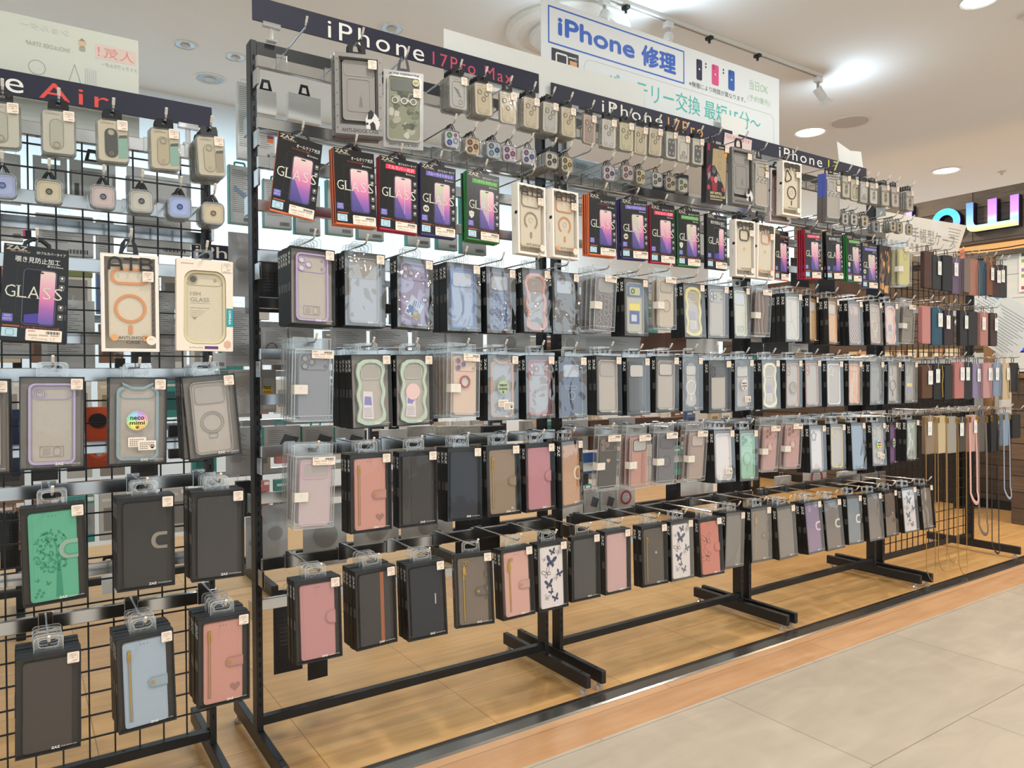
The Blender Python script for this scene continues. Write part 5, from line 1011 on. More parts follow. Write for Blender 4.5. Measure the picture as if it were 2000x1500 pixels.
# ------------------------------------------------------------------ signs
TRES = 6
def clip(mb, x, z, h=0.05):
    mb.bbox(x-0.022, x+0.022, -0.0135, -0.0005, z-0.012, z, ACRE, 0.001); mb.tube([(x, -0.004, z-0.012), (x, -0.004, z-h)], 0.006, ACRE, 8); mb.bbox(x-0.012, x+0.012, -0.014, 0.004, z-h-0.006, z-h, ACRE, 0.001)
NAVY = mat('#191930', 0.6)
def sign(lab, x0, x1, z0, z1, words, clips):
    t = thing('sign_board', lab, 'sign', (0, 0, 0)); m = MB(); m.bbox(x0, x1, -0.0112, -0.008, z0, z1, NAVY, 0.0005)
    for s, a, b, c, d, h, bold in words: m.txt(s, a, c, b, d, -0.0116, mat(h, 0.5), bold, 1.25)
    link('board', m.mesh('board'), t)
    for x in clips:
        m = MB(); clip(m, x, z0+0.004, z0-1.772 if z0 > 1.6 else z0-1.484); link('clip', m.mesh('clip'), t, 'clear plastic clip')
CWH = '#efeae0'
sign('navy sign with pinkish red numerals over the first bay', 0.003, 0.866, 1.812, 1.871, [('iPhone', 0.193, 0.47, 1.816, 1.862, CWH, 0.0), ('17Pro Max', 0.497, 0.766, 1.816, 1.852, '#c84a5e', 0.0)], (0.05, 0.62))
sign('navy sign with orange numerals over the second bay', 0.913, 1.768, 1.798, 1.856, [('iPhone', 1.121, 1.398, 1.804, 1.844, CWH, 0.0), ('17Pro', 1.425, 1.604, 1.802, 1.844, '#e0a15c', 0.0)], (1.0, 1.68))
sign('navy sign with yellow numerals over the third bay', 1.805, 2.668, 1.799, 1.851, [('iPhone', 2.047, 2.335, 1.805, 1.846, CWH, 0.0), ('17', 2.378, 2.453, 1.805, 1.845, '#d8cd52', 0.0)], (1.9, 2.6))
sign('black sign with red letters over the left rack', -0.95, -0.093, 1.528, 1.579, [('iPhone', -0.72, -0.465, 1.534, 1.576, CWH, 0.0), ('Air', -0.438, -0.308, 1.533, 1.568, '#e2473c', 0.0)], (-0.145, -0.62))
# plain white strip and the repair board
m = MB(); m.box(0.54, 1.323, 0.002, 0.0035, 1.79, 1.933, PAPER); solo('paper_strip', m, 'blank white strip behind the first two navy signs', 'paper')
t = thing('repair_sign', 'large white repair board with blue lettering standing above the racks', 'sign', (0, 0.03, 0)); m = MB(); BL = mat('#2f62c4', 0.5); TEAL = mat('#4bbfb4', 0.5); GRN = mat('#9fc9a4', 0.5); YB = -0.0004
m.bbox(0.906, 2.105, 0, 0.004, 1.775, 2.138, mat('#e3e6e6', 0.5), 0.0006)
m.frame(0.933, 2.0, 1.553, 2.12, 0.001, 0.005, YB, 0, BL, 2); m.heavy('iPhone', 0.972, 2.033, 1.307, 2.094, YB, BL, 0.0028); m.heavy('修理', 1.338, 2.021, 1.51, 2.097, YB, BL, 0.003)
m.rect(0.946, 1.88, 1.057, 1.988, YB, mat('#232637', 0.5)); m.frame(0.962, 1.86, 1.012, 1.978, 0.008, 0.006, YB*2, YB, WHITE); m.rect(1.02, 1.9, 1.05, 1.962, YB*2, mat('#e3a565', 0.5)); m.ribbon([(1.016, 1.972), (1.048, 1.972)], 0.004, YB*2, WHITE); m.poly([(1.044, 1.966), (1.053, 1.972), (1.044, 1.978)], YB*2, WHITE)
m.frame(1.08, 1.80, 2.07, 1.985, 0.03, 0.0012, YB, 0, mat('#aeb5b6', 0.5)); m.txt('バッテリー交換 最短15分〜', 1.178, 1.898, 1.985, 1.966, YB*2, TEAL, 0.0)
for x, w, h in ((1.632, 0.03, '#2c2f4d'), (1.72, 0.038, '#e0528c'), (1.812, 0.036, '#2a5fae')):
    m.prism(rr(x-w/2, 2.032, x+w/2, 2.108, 0.006), YB*2, YB, mat(h, 0.4)); m.disc(x, 2.072, 0.004, YB*3, WHITE, 8); m.disc(x-w*0.25, 2.1, 0.0028, YB*3, INK, 8); m.disc(x-w*0.25, 2.092, 0.0028, YB*3, INK, 8)
for x in (1.668, 1.766): m.disc(x, 2.1, 0.004, YB, INK, 8); m.disc(x, 2.088, 0.004, YB, INK, 8)
m.txt('※機種により時間が異なります。', 1.578, 2.0, 1.894, 2.02, YB, mat('#4e5258', 0.5)); m.txt('当日OK', 1.918, 2.06, 2.034, 2.098, YB, GRN); m.txt('(予約優先)', 1.908, 2.012, 2.046, 2.04, YB, GRN)
link('board', m.mesh('board'), t)
for x in (1.2, 1.75): m = MB(); m.bbox(x-0.02, x+0.02, -0.004, 0.012, 1.77, 1.785, ACRE, 0.001); link('clip', m.mesh('clip'), t, 'clear plastic clip')
m = MB(); m.box(1.716, 1.856, -0.0015, 0.0, 1.78, 1.918, PAPER); solo('blank_card', m, 'blank white card covering part of the teal line', 'paper')
m = MB(); m.add([(1.722, -0.0135, 1.843), (1.878, -0.0135, 1.84), (1.872, -0.0135, 1.79), (1.713, -0.0135, 1.782)], [(0, 1, 2, 3)], mat('#d9c6c0', 0.6)); m.add([(1.722, -0.0128, 1.843), (1.878, -0.0128, 1.84), (1.872, -0.0128, 1.79), (1.713, -0.0128, 1.782)], [(3, 2, 1, 0)], PAPER); m.txt('万引きは犯罪です！', 1.728, 1.822, 1.872, 1.838, -0.0138, mat('#c8493f', 0.5))
solo('theft_notice', m, 'small pink notice with red characters between the navy signs', 'notice')
m = MB(); m.add([(2.491, 0.02, 1.95), (2.6, 0.024, 1.928), (2.677, 0.02, 1.935), (2.709, 0.02, 1.8), (2.62, 0.024, 1.78), (2.52, 0.02, 1.79)], [(0, 1, 4, 5), (1, 2, 3, 4)], PAPER); solo('paper_sheet', m, 'curled white sheet sticking up at the third sign end', 'paper')
# strap-holder sheet seen from behind on the left
SH = film('thin_paper_sheet', (0.9, 0.9, 0.86, 1), 0.03, 0.4, 0.05, 5, 0.8, lin('#e2e3d6'))
t = thing('strap_sheet', 'pale sheet with reversed faint print standing over the left rack', 'sheet', (0, 0.03, 0)); m = MB(); m.box(-0.75, -0.243, 0, 0.0008, 1.49, 1.715, SH); PK = mat('#d98b86', 0.6); FG = mat('#a3a396', 0.6)
for k, (s, a, b, c, d, mm, bo) in enumerate((('人気！', -0.325, -0.252, 1.66, 1.684, PK, 0.0), ('SHOULDER STRAP', -0.46, -0.378, 1.655, 1.664, FG, 0.0), ('ストラップホルダー', -0.318, -0.246, 1.640, 1.650, FG, 0.0), ('ショルダー', -0.47, -0.38, 1.69, 1.704, mat('#c2c2b4', 0.6), 0.0))): m.txt(s, a, c, b, d, -0.0004, mm, bo, 1.0, True)
m.rect(-0.33, 1.656, -0.248, 1.688, -0.0002, mat('#dcc5b8', 0.6)); m.ann(-0.44, 1.61, 0.016, 0.0014, -0.0004, 0, FG); m.ribbon([(-0.385, 1.58), (-0.37, 1.632), (-0.355, 1.58)], 0.0014, -0.0003, FG)
for k in range(6): m.rect(-0.35+0.004*k, 1.57, -0.3485+0.004*k, 1.628, -0.0003, mat('#b9b9c0', 0.6))
m.disc(-0.355, 1.682, 0.008, -0.0004, mat('#d6b995', 0.6)); m.prism(rr(-0.361, 1.664, -0.349, 1.675, 0.003), -0.0004, 0, FG); m.poly([(-0.364, 1.684), (-0.355, 1.693), (-0.346, 1.685), (-0.35, 1.687), (-0.36, 1.687)], -0.0006, mat('#9c876e', 0.6))
link('sheet', m.mesh('sheet'), t)
# sheet above the wire mesh rack
SH2 = film('translucent_sheet', (0.92, 0.88, 0.82, 1), 0.04, 0.3, 0.05, 5, 0.93, lin('#e0d8cb'))
t = thing('case_sheet', 'tilted translucent sheet with gray characters above the strap wallets', 'sheet', (0, 0.004, 0)); m = MB(); G = mat('#8f8a82', 0.6)
m.add([(2.74, 0, 1.53), (3.11, 0, 1.49), (3.50, 0, 1.515), (3.62, 0, 1.703), (2.79, 0, 1.682)], [(0, 1, 2, 3, 4)], SH2)
m.txt('手帳型ケース', 3.08, 1.57, 3.5, 1.64, -0.0006, G, 0.0)
for k in range(11): m.rect(2.8+0.045*k, 1.525, 2.822+0.045*k, 1.56, -0.0005, mat('#8a7f77', 0.6) if k % 2 else mat('#a89c92', 0.6))
for k in range(5): m.rect(3.43, 1.668-0.016*k, 3.56-0.01*k, 1.671-0.016*k, -0.0005, G)
m.poly([(3.575+(0.035 if i % 2 else 0.026)*math.cos(math.pi*i/12), 1.548+(0.034 if i % 2 else 0.025)*math.sin(math.pi*i/12)) for i in range(24)], -0.0015, mat('#e0684c', 0.5)); m.txt('本革', 3.56, 1.541, 3.59, 1.555, -0.002, mat('#f0d9c8', 0.5))
link('sheet', m.mesh('sheet'), t)

TRES = 2

# ------------------------------------------------------------------ stock data: id, kind, look, pile depth, (x, y, z, rx, ry, rz) of the front one, label
ITEMS = [
    ('La1', 'cam', 'frost', 2, (-0.5, -0.2468, 1.4385, -0.0245, -0.0168, -0.2168), 'frosted camera cover pack cut by the left picture edge'),
    ('La2', 'cam', 'frost', 3, (-0.4135, -0.2461, 1.4412, -0.0112, -0.0046, -0.094), 'frosted clear camera cover pack under the red letter A'),
    ('La3', 'cam', 'blackpill', 3, (-0.3243, -0.2464, 1.4403, -0.0055, -0.0161, -0.1031), 'camera cover pack with black pill opening on card'),
    ('La4', 'cam', 'beigepill', 3, (-0.2326, -0.2471, 1.4396, -0.0084, -0.0197, -0.1682), 'beige camera cover pack with green corner picture'),
    ('La5', 'cam', 'beigepill2', 8, (-0.147, -0.2467, 1.4394, 0.0023, -0.0564, -0.0662), 'camera cover pack ahead of the thickest pile under the sign end'),
    ('Lb1', 'ring', 'iri1', 2, (-0.5013, -0.2485, 1.3108, -0.0064, -0.0093, -0.0976), 'iridescent single lens ring pack cut by left picture edge'),
    ('Lb2', 'ring', 'gold1', 3, (-0.4298, -0.2489, 1.309, -0.0036, -0.0051, -0.0457), 'beige single lens ring pack second from left edge'),
    ('Lb3', 'ring', 'pink1', 3, (-0.3416, -0.2487, 1.311, 0, 0.0021, -0.0179), 'pinkish single lens ring pack in the middle of the left rack'),
    ('Lb4', 'ring', 'gray1', 4, (-0.2758, -0.2498, 1.3106, 0.004, -0.0047, -0.0594), 'gray single lens ring pack beside the blue one'),
    ('Lb5', 'ring', 'blue1', 5, (-0.2061, -0.2487, 1.3082, 0.0041, -0.0163, -0.0397), 'iridescent blue single lens ring pack'),
    ('Lb6', 'ring', 'gold1b', 6, (-0.1421, -0.2499, 1.3023, 0.006, -0.0049, -0.0462), 'gold single lens ring pack ending the left rack row'),
    ('Lc1', 'glass', 'privacy', 3, (-0.4496, -0.2443, 1.1829, -0.0073, 0.0611, -0.0077), 'black GLASS film package with purple split screen on the left rack'),
    ('Lc2', 'atb', 'orange_circle', 1, (-0.2989, -0.261, 1.1793, 0.0109, -0.0022, -0.0446), 'cream magnet case box with orange circle and lens band'),
    ('Lc3', 'uniq', 'cream', 1, (-0.1613, -0.2607, 1.1802, 0.0059, 0.0092, -0.039), 'cream 10H GLASS case box with teal side tab'),
    ('Ld0', 'cbox', 'clear', 3, (-0.5462, -0.2352, 0.9396, 0.059, 0.0108, -0.1177), 'clear case box cut off by the left picture edge'),
    ('Ld1', 'cbox', 'lilac_air', 2, (-0.4281, -0.2424, 0.9427, 0.0224, 0.0127, -0.0229), 'lilac bumper case box on the left rack'),
    ('Ld2', 'cbox', 'neco_blue', 2, (-0.2837, -0.241, 0.9406, 0.0312, 0.0151, -0.0186), 'blue-gray cat-eared case box with rainbow cat-letter badge'),
    ('Ld3', 'cbox', 'magring_gray', 4, (-0.1536, -0.2409, 0.9441, 0.0224, -0.0845, -0.0326), 'tilted gray case box with thin magnet ring'),
    ('Le1', 'wallet', 'green_tree', 2, (-0.4306, -0.2456, 0.7024, 0.0335, -0.0249, 0.0383), 'green wallet case box with a tree print'),
    ('Le2', 'wallet', 'black_strap', 3, (-0.2743, -0.2489, 0.7053, 0.0131, 0.0028, -0.0238), 'black wallet case box with stitched white-edged tab'),
    ('Le3', 'wallet', 'black_plain', 4, (-0.1384, -0.2505, 0.7039, -0.0043, 0.0095, -0.0364), 'plain black wallet case box nearest the rack gap'),
    ('Lf1', 'wallet', 'brown_plain', 5, (-0.4403, -0.25, 0.4284, -0.0163, 0.0147, -0.0048), 'plain dark brown wallet case box in the bottom left corner'),
    ('Lf2', 'wallet', 'blue_zip', 5, (-0.2799, -0.2542, 0.4341, -0.0224, -0.0218, 0.0428), 'pale blue wallet case box with gold zip'),
    ('Lf3', 'wallet', 'pink_zip_heart', 5, (-0.1303, -0.254, 0.4414, -0.0004, 0.0087, 0.0211), 'pink zip wallet case box with heart at the left rack foot'),
    ('a1', 'shock', 'dog', 2, (0.1768, -0.252, 1.6821, 0.0129, -0.0102, -0.2958), 'gray metal-look anti-shock case box with black white dog'),
    ('a2', 'camo', 'camo', 1, (0.2926, -0.2533, 1.6705, 0.0128, 0.0084, -0.2702), 'silver anti-shock suit card with camouflage case'),
    ('b1', 'cam', 'sketch', 5, (0.4463, -0.2436, 1.6937, 0.0295, -0.0266, 0.0427), 'gray sketch camera cover pack left of the lens packs'),
    ('b2', 'cam', 'lens3', 5, (0.519, -0.246, 1.6918, 0.0132, -0.0399, -0.0029), 'beige lens cover pack second in the upper row'),
    ('b3', 'cam', 'lens3', 1, (0.5958, -0.245, 1.6852, 0.0403, -0.0418, 0.0205), 'single slim beige lens cover pack under the letter x'),
    ('b4', 'cam', 'lens3', 4, (0.6716, -0.2453, 1.6864, 0.0439, -0.02, 0.0498), 'beige lens cover pack at the end of the first sign'),
    ('b5', 'cam', 'lens3g', 6, (0.7362, -0.2449, 1.6866, 0.0619, -0.0185, 0.0456), 'grayish lens cover pack in the gap between two signs'),
    ('b6', 'cam', 'lens3', 6, (0.7966, -0.2459, 1.6843, 0.0062, -0.0192, 0.0748), 'beige lens cover pack at the start of the second sign'),
    ('b7', 'cam', 'lens3p', 1, (0.8748, -0.2448, 1.6789, 0.0505, -0.0259, 0.1532), 'lone pinkish lens cover pack under the letter i'),
    ('b8', 'cam', 'lens3w', 2, (0.9463, -0.2462, 1.6794, 0.0467, -0.018, -0.0246), 'whitish lens cover pack under the letter P'),
    ('b9', 'cam', 'lens3y', 2, (1.0136, -0.2467, 1.6819, 0.0401, -0.0216, -0.0548), 'yellowish lens cover pack under the letter o'),
    ('b10', 'cam', 'lens3', 1, (1.0733, -0.2455, 1.6813, 0.0606, -0.0166, 0.0322), 'gold-toned single lens cover pack under the letter n'),
    ('b11', 'cam', 'lens3', 2, (1.1323, -0.2478, 1.6867, 0.0728, -0.0077, -0.0183), 'pale gold lens cover pack under the letter e'),
    ('b12', 'cam', 'dark5', 2, (1.2018, -0.2453, 1.6891, 0.054, -0.0471, 0.0861), 'dark five-lens cover pack under the orange 17'),
    ('b13', 'cam', 'clear3', 1, (1.2522, -0.2474, 1.6853, 0.0524, -0.0352, -0.0102), 'clear lens cover pack between two dark ones'),
    ('b14', 'cam', 'dark5', 3, (1.3206, -0.2454, 1.6889, 0.0566, -0.0347, 0.0455), 'dark five-lens cover pack beside the gorilla box'),
    ('c1', 'ring', 'multi', 2, (0.4255, -0.2489, 1.5536, 0.0148, -0.0094, -0.0392), 'multicolour three lens ring pack at the left row end'),
    ('c2', 'ring', 'copper', 3, (0.4848, -0.2485, 1.546, 0.0082, -0.0106, -0.0285), 'copper three lens ring pack'),
    ('c3', 'ring', 'bluegray', 3, (0.5489, -0.2487, 1.5475, 0.0328, -0.0183, -0.0789), 'blue-gray three lens ring pack'),
    ('c4', 'ring', 'pinkpurple', 1, (0.5976, -0.2488, 1.5461, 0.0296, -0.0225, -0.0686), 'pink purple three lens ring pack'),
    ('c5', 'ring', 'iri', 1, (0.6594, -0.2485, 1.5481, 0.0211, -0.0169, -0.0495), 'blue pink three lens ring pack left of the uprights'),
    ('c6', 'ring', 'dark', 13, (0.7367, -0.2483, 1.5499, 0.0047, 0.0158, 0.0312), 'dark three lens ring pack ahead of the longest pile'),
    ('c7', 'ring', 'gold', 5, (0.7904, -0.2477, 1.5471, 0.0035, -0.012, 0.0825), 'gold three lens ring pack right of the uprights'),
    ('c8', 'ring', 'purple', 2, (0.9436, -0.2485, 1.5448, 0.0036, -0.0388, -0.0363), 'purple-tinted three lens ring pack in the second bay'),
    ('c9', 'ring', 'rose', 2, (1.0157, -0.2486, 1.5575, 0.0256, -0.0373, -0.0249), 'rose three lens ring pack in the second bay'),
    ('c10', 'ring', 'gold', 3, (1.0693, -0.2477, 1.5537, 0.0328, -0.0392, 0.082), 'gold three lens ring pack in the second bay'),
    ('c11', 'ring', 'silver', 1, (1.1361, -0.2479, 1.5544, 0.0142, -0.0393, 0.0092), 'silver three lens ring pack in the second bay'),
    ('c12', 'ring', 'smoke', 1, (1.1935, -0.2485, 1.5515, 0.0104, -0.0216, 0.0001), 'smoke brown three lens ring pack in the second bay'),
    ('c13', 'ring', 'cream', 2, (1.2485, -0.2483, 1.5522, 0.0157, -0.0168, 0.0013), 'cream three lens ring pack nearest the gorilla box'),
    ('d1', 'glass', 'orange', 1, (0.0446, -0.2445, 1.4679, -0.0162, 0.1258, 0.0364), 'strongly tilted orange-edged GLASS film package'),
    ('d2', 'glass', 'orange', 4, (0.1676, -0.2441, 1.4611, -0.0699, -0.0044, 0.0333), 'orange-edged GLASS film package right of the tilted one'),
    ('d3', 'glass', 'red', 3, (0.2812, -0.2439, 1.4598, -0.0449, 0.0309, 0.0247), 'red-banner GLASS film package in the first bay'),
    ('d4', 'glass', 'blue', 3, (0.3873, -0.2444, 1.4595, -0.022, 0.0184, 0.0378), 'violet-banner GLASS film package in the first bay'),
    ('d5', 'glass', 'green', 4, (0.518, -0.2438, 1.4596, -0.045, 0.0318, 0.0433), 'green-banner GLASS film package in the first bay'),
    ('d6', 'atb', 'gray_arc', 1, (0.6677, -0.2476, 1.4504, -0.0233, 0.0103, 0.11), 'white magnet case box with gray arc left of the uprights'),
    ('d7', 'atb', 'orange_arc', 1, (0.7839, -0.2453, 1.4514, -0.0108, -0.0025, 0.1051), 'white magnet case box with orange arc before the uprights'),
    ('d8', 'glass', 'orange', 4, (0.9218, -0.2423, 1.458, -0.0105, 0.0065, -0.0241), 'orange-edged GLASS film package beside the magnet case boxes'),
    ('d9', 'glass', 'blue', 3, (1.0455, -0.2421, 1.4594, -0.0102, -0.0173, -0.0638), 'violet-banner GLASS film package in the second bay'),
    ('d10', 'glass', 'red', 2, (1.1631, -0.2419, 1.4558, -0.0085, -0.0067, -0.0394), 'red-banner GLASS film package in the second bay'),
    ('d11', 'glass', 'green', 3, (1.279, -0.2411, 1.4557, -0.0083, -0.0171, -0.0006), 'green-banner GLASS film package in the second bay'),
    ('d12', 'glass', 'privacy', 2, (1.4104, -0.2417, 1.4565, -0.0077, 0.0014, 0.0333), 'black GLASS film package without banner in the second bay'),
    ('d13', 'atb', 'black_frame', 1, (1.5403, -0.2503, 1.4527, 0.0044, -0.0118, -0.0093), 'white magnet case box with black camera frame'),
    ('d14', 'atb', 'orange_frame', 1, (1.6559, -0.2478, 1.453, 0.023, -0.0015, 0.0552), 'white magnet case box with orange camera frame'),
    ('d15', 'glass', 'orange', 1, (1.7807, -0.216, 1.4475, -0.0027, -0.0225, 0.142), 'GLASS film package half hidden behind the orange framed magnet case box'),
    ('d16', 'glass', 'red', 4, (1.9203, -0.2455, 1.4607, 0.0154, -0.0509, 0.0202), 'red-banner GLASS film package in the third bay'),
    ('d17', 'glass', 'privacy', 2, (2.0501, -0.2463, 1.466, -0.002, -0.0576, -0.0242), 'black GLASS film package without banner in the third bay'),
    ('d18', 'glass', 'green', 3, (2.1785, -0.2465, 1.4653, -0.0119, -0.0329, 0.04), 'green-banner GLASS film package in the third bay'),
    ('d19', 'glass', 'blue', 1, (2.2962, -0.2421, 1.4471, -0.0129, -0.0076, -0.0305), 'violet-banner GLASS film package in the third bay'),
    ('d20', 'gorilla', 'brown', 1, (2.4013, -0.2461, 1.4477, 0.03, -0.0239, 0.0864), 'brown picture box right of the third bay film packages'),
    ('d21', 'acr', 'yellow', 3, (2.5524, -0.2452, 1.4582, 0.0622, -0.0753, -0.0575), 'clear plastic box with yellow case at the bay end'),
    ('a3', 'gorilla', 'gorilla', 1, (1.4016, -0.251, 1.6827, 0.0639, -0.0415, 0.0147), 'dark box with boxing gorilla and EASY INSTALL wording'),
    ('a4', 'shock', 'dog2', 1, (1.5291, -0.2505, 1.6883, 0, -0.0052, -0.0362), 'gray metal-look anti-shock case box beside the gorilla box'),
    ('a5', 'suit', 'suit', 1, (1.6439, -0.2398, 1.6777, 0.0262, -0.0167, 0.043), 'clear silver anti-shock suit card beside the gray box'),
    ('a6', 'atb', 'pink_heart', 1, (1.772, -0.222, 1.6631, 0.0045, 0.0185, -0.1524), 'lilac-gray magnet case box half hidden behind the white heart one'),
    ('a7', 'atb', 'black_heart', 1, (1.788, -0.2549, 1.6837, 0.0063, 0.0055, -0.0532), 'white magnet case box with black heart opening and circle'),
    ('a8', 'suit', 'suit2', 2, (2.052, -0.2462, 1.6822, 0.0309, -0.026, -0.0662), 'clear suit card with blue side edge'),
    ('a9', 'cam', 'pill2', 2, (2.131, -0.248, 1.6877, 0.0292, -0.025, 0.0429), 'camera cover pack with brown pill, first after the suit card'),
    ('a10', 'cam', 'beigepill2', 1, (2.1867, -0.2471, 1.6827, 0.0249, -0.0373, 0.0757), 'plain beige camera cover pack second in the third bay'),
    ('a11', 'cam', 'clear3', 2, (2.2526, -0.2475, 1.6836, 0.04, -0.0281, 0.0395), 'clear camera cover pack third in the third bay'),
    ('a12', 'cam', 'pill2w', 3, (2.3178, -0.2479, 1.6871, 0.0151, -0.0191, 0.0001), 'white two lens cover pack fourth in the third bay'),
    ('a13', 'cam', 'pill2', 4, (2.3995, -0.2485, 1.6895, 0.0038, -0.0335, -0.0061), 'two lens cover pack fifth in the third bay'),
    ('a14', 'cam', 'pill2p', 2, (2.4729, -0.2473, 1.6933, 0.0033, -0.0534, 0.0042), 'pinkish two lens cover pack next to last in the third bay'),
    ('a15', 'cam', 'pill2', 4, (2.5846, -0.2478, 1.692, 0.0004, -0.0315, 0.0233), 'two lens cover pack last in the third bay'),
    ('c14', 'ring', 'two', 2, (2.1237, -0.2484, 1.5466, 0.0139, -0.0117, 0.0288), 'two lens ring pack first in the third bay'),
    ('c15', 'ring', 'two', 2, (2.1804, -0.2491, 1.5504, 0.0032, -0.0115, -0.0483), 'two lens ring pack second in the third bay'),
    ('c16', 'ring', 'twog', 3, (2.2544, -0.2493, 1.5516, 0.0203, -0.026, -0.0445), 'gold two lens ring pack third in the third bay'),
    ('c17', 'ring', 'twod', 3, (2.3331, -0.2489, 1.5389, 0.0113, -0.0256, -0.063), 'dark gray two lens ring pack in the third bay'),
    ('c18', 'ring', 'twog', 4, (2.4542, -0.25, 1.5551, 0.012, -0.0081, -0.0359), 'gold two lens ring pack right of the dark gray one'),
    ('c19', 'ring', 'twog', 2, (2.5053, -0.2491, 1.5528, 0.0103, -0.0192, 0.0079), 'gold two lens ring pack next to last in the third bay'),
    ('c20', 'ring', 'twog', 1, (2.579, -0.2492, 1.5539, 0.0014, 0.0015, -0.0211), 'single gold two lens ring pack at the row end'),
    ('e1', 'cbox', 'lilac_cam', 5, (0.0716, -0.238, 1.2289, -0.0575, 0.0269, 0.0535), 'lilac bumper case box nearest the first upright'),
    ('e2', 'cbox', 'clear_iri', 4, (0.1943, -0.2401, 1.2287, -0.0296, 0.0135, 0.0473), 'clear case box with crinkled film reflections'),
    ('e3', 'cbox', 'purple_cam', 2, (0.3246, -0.2396, 1.2272, -0.0545, 0.0356, 0.0942), 'purple case box with picture card inside'),
    ('e4', 'cbox', 'blue_iri', 4, (0.4588, -0.2418, 1.2243, -0.0172, 0.0029, 0.0564), 'blue case box with glossy film'),
    ('e5', 'cbox', 'quilt_blue', 2, (0.5756, -0.236, 1.2228, -0.0104, -0.0041, 0.138), 'blue film case box with quilted pattern'),
    ('e6', 'cbox', 'pink_wave', 2, (0.6884, -0.2375, 1.2282, -0.0433, -0.0033, 0.0972), 'pink wavy bumper case box in the first bay'),
    ('e7', 'cbox', 'slate', 1, (0.7901, -0.2376, 1.226, 0.0018, -0.0113, 0.0875), 'slate gray case box before the uprights'),
    ('e8', 'acr', 'quilt', 4, (0.9378, -0.2397, 1.2289, 0.039, 0.0261, 0.1465), 'clear plastic box with quilted beaded case'),
    ('e9', 'cbox', 'camslide', 3, (1.0567, -0.2369, 1.2275, -0.0073, -0.0048, 0.0569), 'case box with blue and yellow camera slide'),
    ('e10', 'acr', 'beige', 2, (1.1761, -0.2463, 1.2405, 0.0017, -0.0073, 0.1302), 'clear plastic box with beige case in the second bay'),
    ('e11', 'cbox', 'yellow_wave', 3, (1.3045, -0.2383, 1.2281, -0.0406, -0.0032, 0.0355), 'pale yellow wavy bumper case box'),
    ('e12', 'cbox', 'clear_cam', 2, (1.4184, -0.2394, 1.2287, 0.0073, -0.0123, 0.0021), 'clear case box with three gray lens rims'),
    ('e13', 'cbox', 'pale_green', 2, (1.5344, -0.2385, 1.2312, -0.0141, -0.0221, 0.1458), 'pale green case box in the second bay'),
    ('e14', 'acr', 'brownwave', 2, (1.6498, -0.2412, 1.2292, 0.0657, -0.0023, 0.0695), 'clear plastic box with brown marbled case'),
    ('e15', 'cbox', 'whitegeo', 5, (1.8166, -0.2396, 1.2255, 0.0108, -0.0286, 0.0332), 'white geometric case box ahead of a thick pile'),
    ('e16', 'cbox', 'gold', 3, (1.9413, -0.2361, 1.2246, -0.0057, -0.0108, 0.293), 'narrow-seen gold case box turned sideways'),
    ('e17', 'cbox', 'orange_soft', 3, (2.0625, -0.237, 1.2203, -0.0191, -0.0046, 0.1934), 'soft orange case box in the third bay'),
    ('e18', 'cbox', 'quilt_pink', 3, (2.2015, -0.2385, 1.219, -0.0289, -0.0176, 0.0207), 'pink scale-pattern case box'),
    ('e19', 'cbox', 'mag_lilac', 2, (2.341, -0.24, 1.2227, -0.042, 0.0116, 0.0686), 'lilac case box with magnet ring in the third bay'),
    ('e20', 'cbox', 'pink_wave2', 2, (2.4559, -0.2399, 1.2229, -0.0234, -0.0153, 0.0094), 'pink wavy bumper case box in the third bay'),
    ('e21', 'acr', 'brown', 2, (2.5995, -0.2397, 1.2231, 0.0717, 0.0255, 0.0083), 'clear plastic box with brown case at the bay end'),
    ('f1', 'acr', 'gray_cam', 5, (0.073, -0.2395, 1.0006, 0.0325, 0.0205, 0.0754), 'clear plastic box with gray three lens case'),
    ('f2', 'cbox', 'green_wave', 6, (0.2088, -0.2376, 0.9915, 0.0024, -0.0213, 0.0549), 'pale green wavy case box ahead of a thick pile'),
    ('f3', 'cbox', 'green_wave_mag', 2, (0.3216, -0.2382, 0.9921, 0.0174, -0.014, 0.0715), 'pale green wavy case box with round magnet card'),
    ('f4', 'acr', 'rose_ring', 6, (0.465, -0.2388, 0.9969, -0.03, 0.0471, 0.125), 'clear plastic box with rose finger ring case'),
    ('f5', 'cbox', 'neco_orange', 3, (0.5797, -0.2378, 0.9946, -0.012, 0.0141, 0.0761), 'apricot cat-eared case box with pale green cat-letter badge'),
    ('f6', 'cbox', 'pink_cam', 2, (0.6999, -0.2376, 0.9941, -0.0109, -0.002, 0.0584), 'clear case box with red rimmed lenses'),
    ('f7', 'cbox', 'navy', 1, (0.8115, -0.239, 0.9919, -0.0144, 0.0048, 0.0114), 'navy case box with ring before the uprights'),
    ('f8', 'cbox', 'clear', 3, (0.9464, -0.2389, 0.9953, -0.0333, 0.0201, 0.0529), 'plain clear case box right of the uprights'),
    ('f9', 'cbox', 'black_cam', 2, (1.0638, -0.2375, 0.9912, -0.0056, -0.0026, 0.0758), 'black case box with pale camera window'),
    ('f10', 'cbox', 'clear_black', 2, (1.1847, -0.2395, 0.9952, -0.0064, 0.0154, 0.0159), 'clear case box with black camera frame'),
    ('f11', 'cbox', 'dark_wave_mag', 1, (1.2984, -0.2383, 0.9954, 0.0006, -0.0031, 0.0695), 'dark wavy case box with white magnet ring'),
    ('f12', 'cbox', 'clear_cam2', 2, (1.4277, -0.2378, 0.985, 0.0011, -0.0044, -0.0624), 'clear case box with black camera panel'),
    ('f13', 'cbox', 'neco_dark', 2, (1.5502, -0.2371, 0.9885, 0.018, -0.0241, 0.038), 'dark cat-eared case box with white cat-letter badge'),
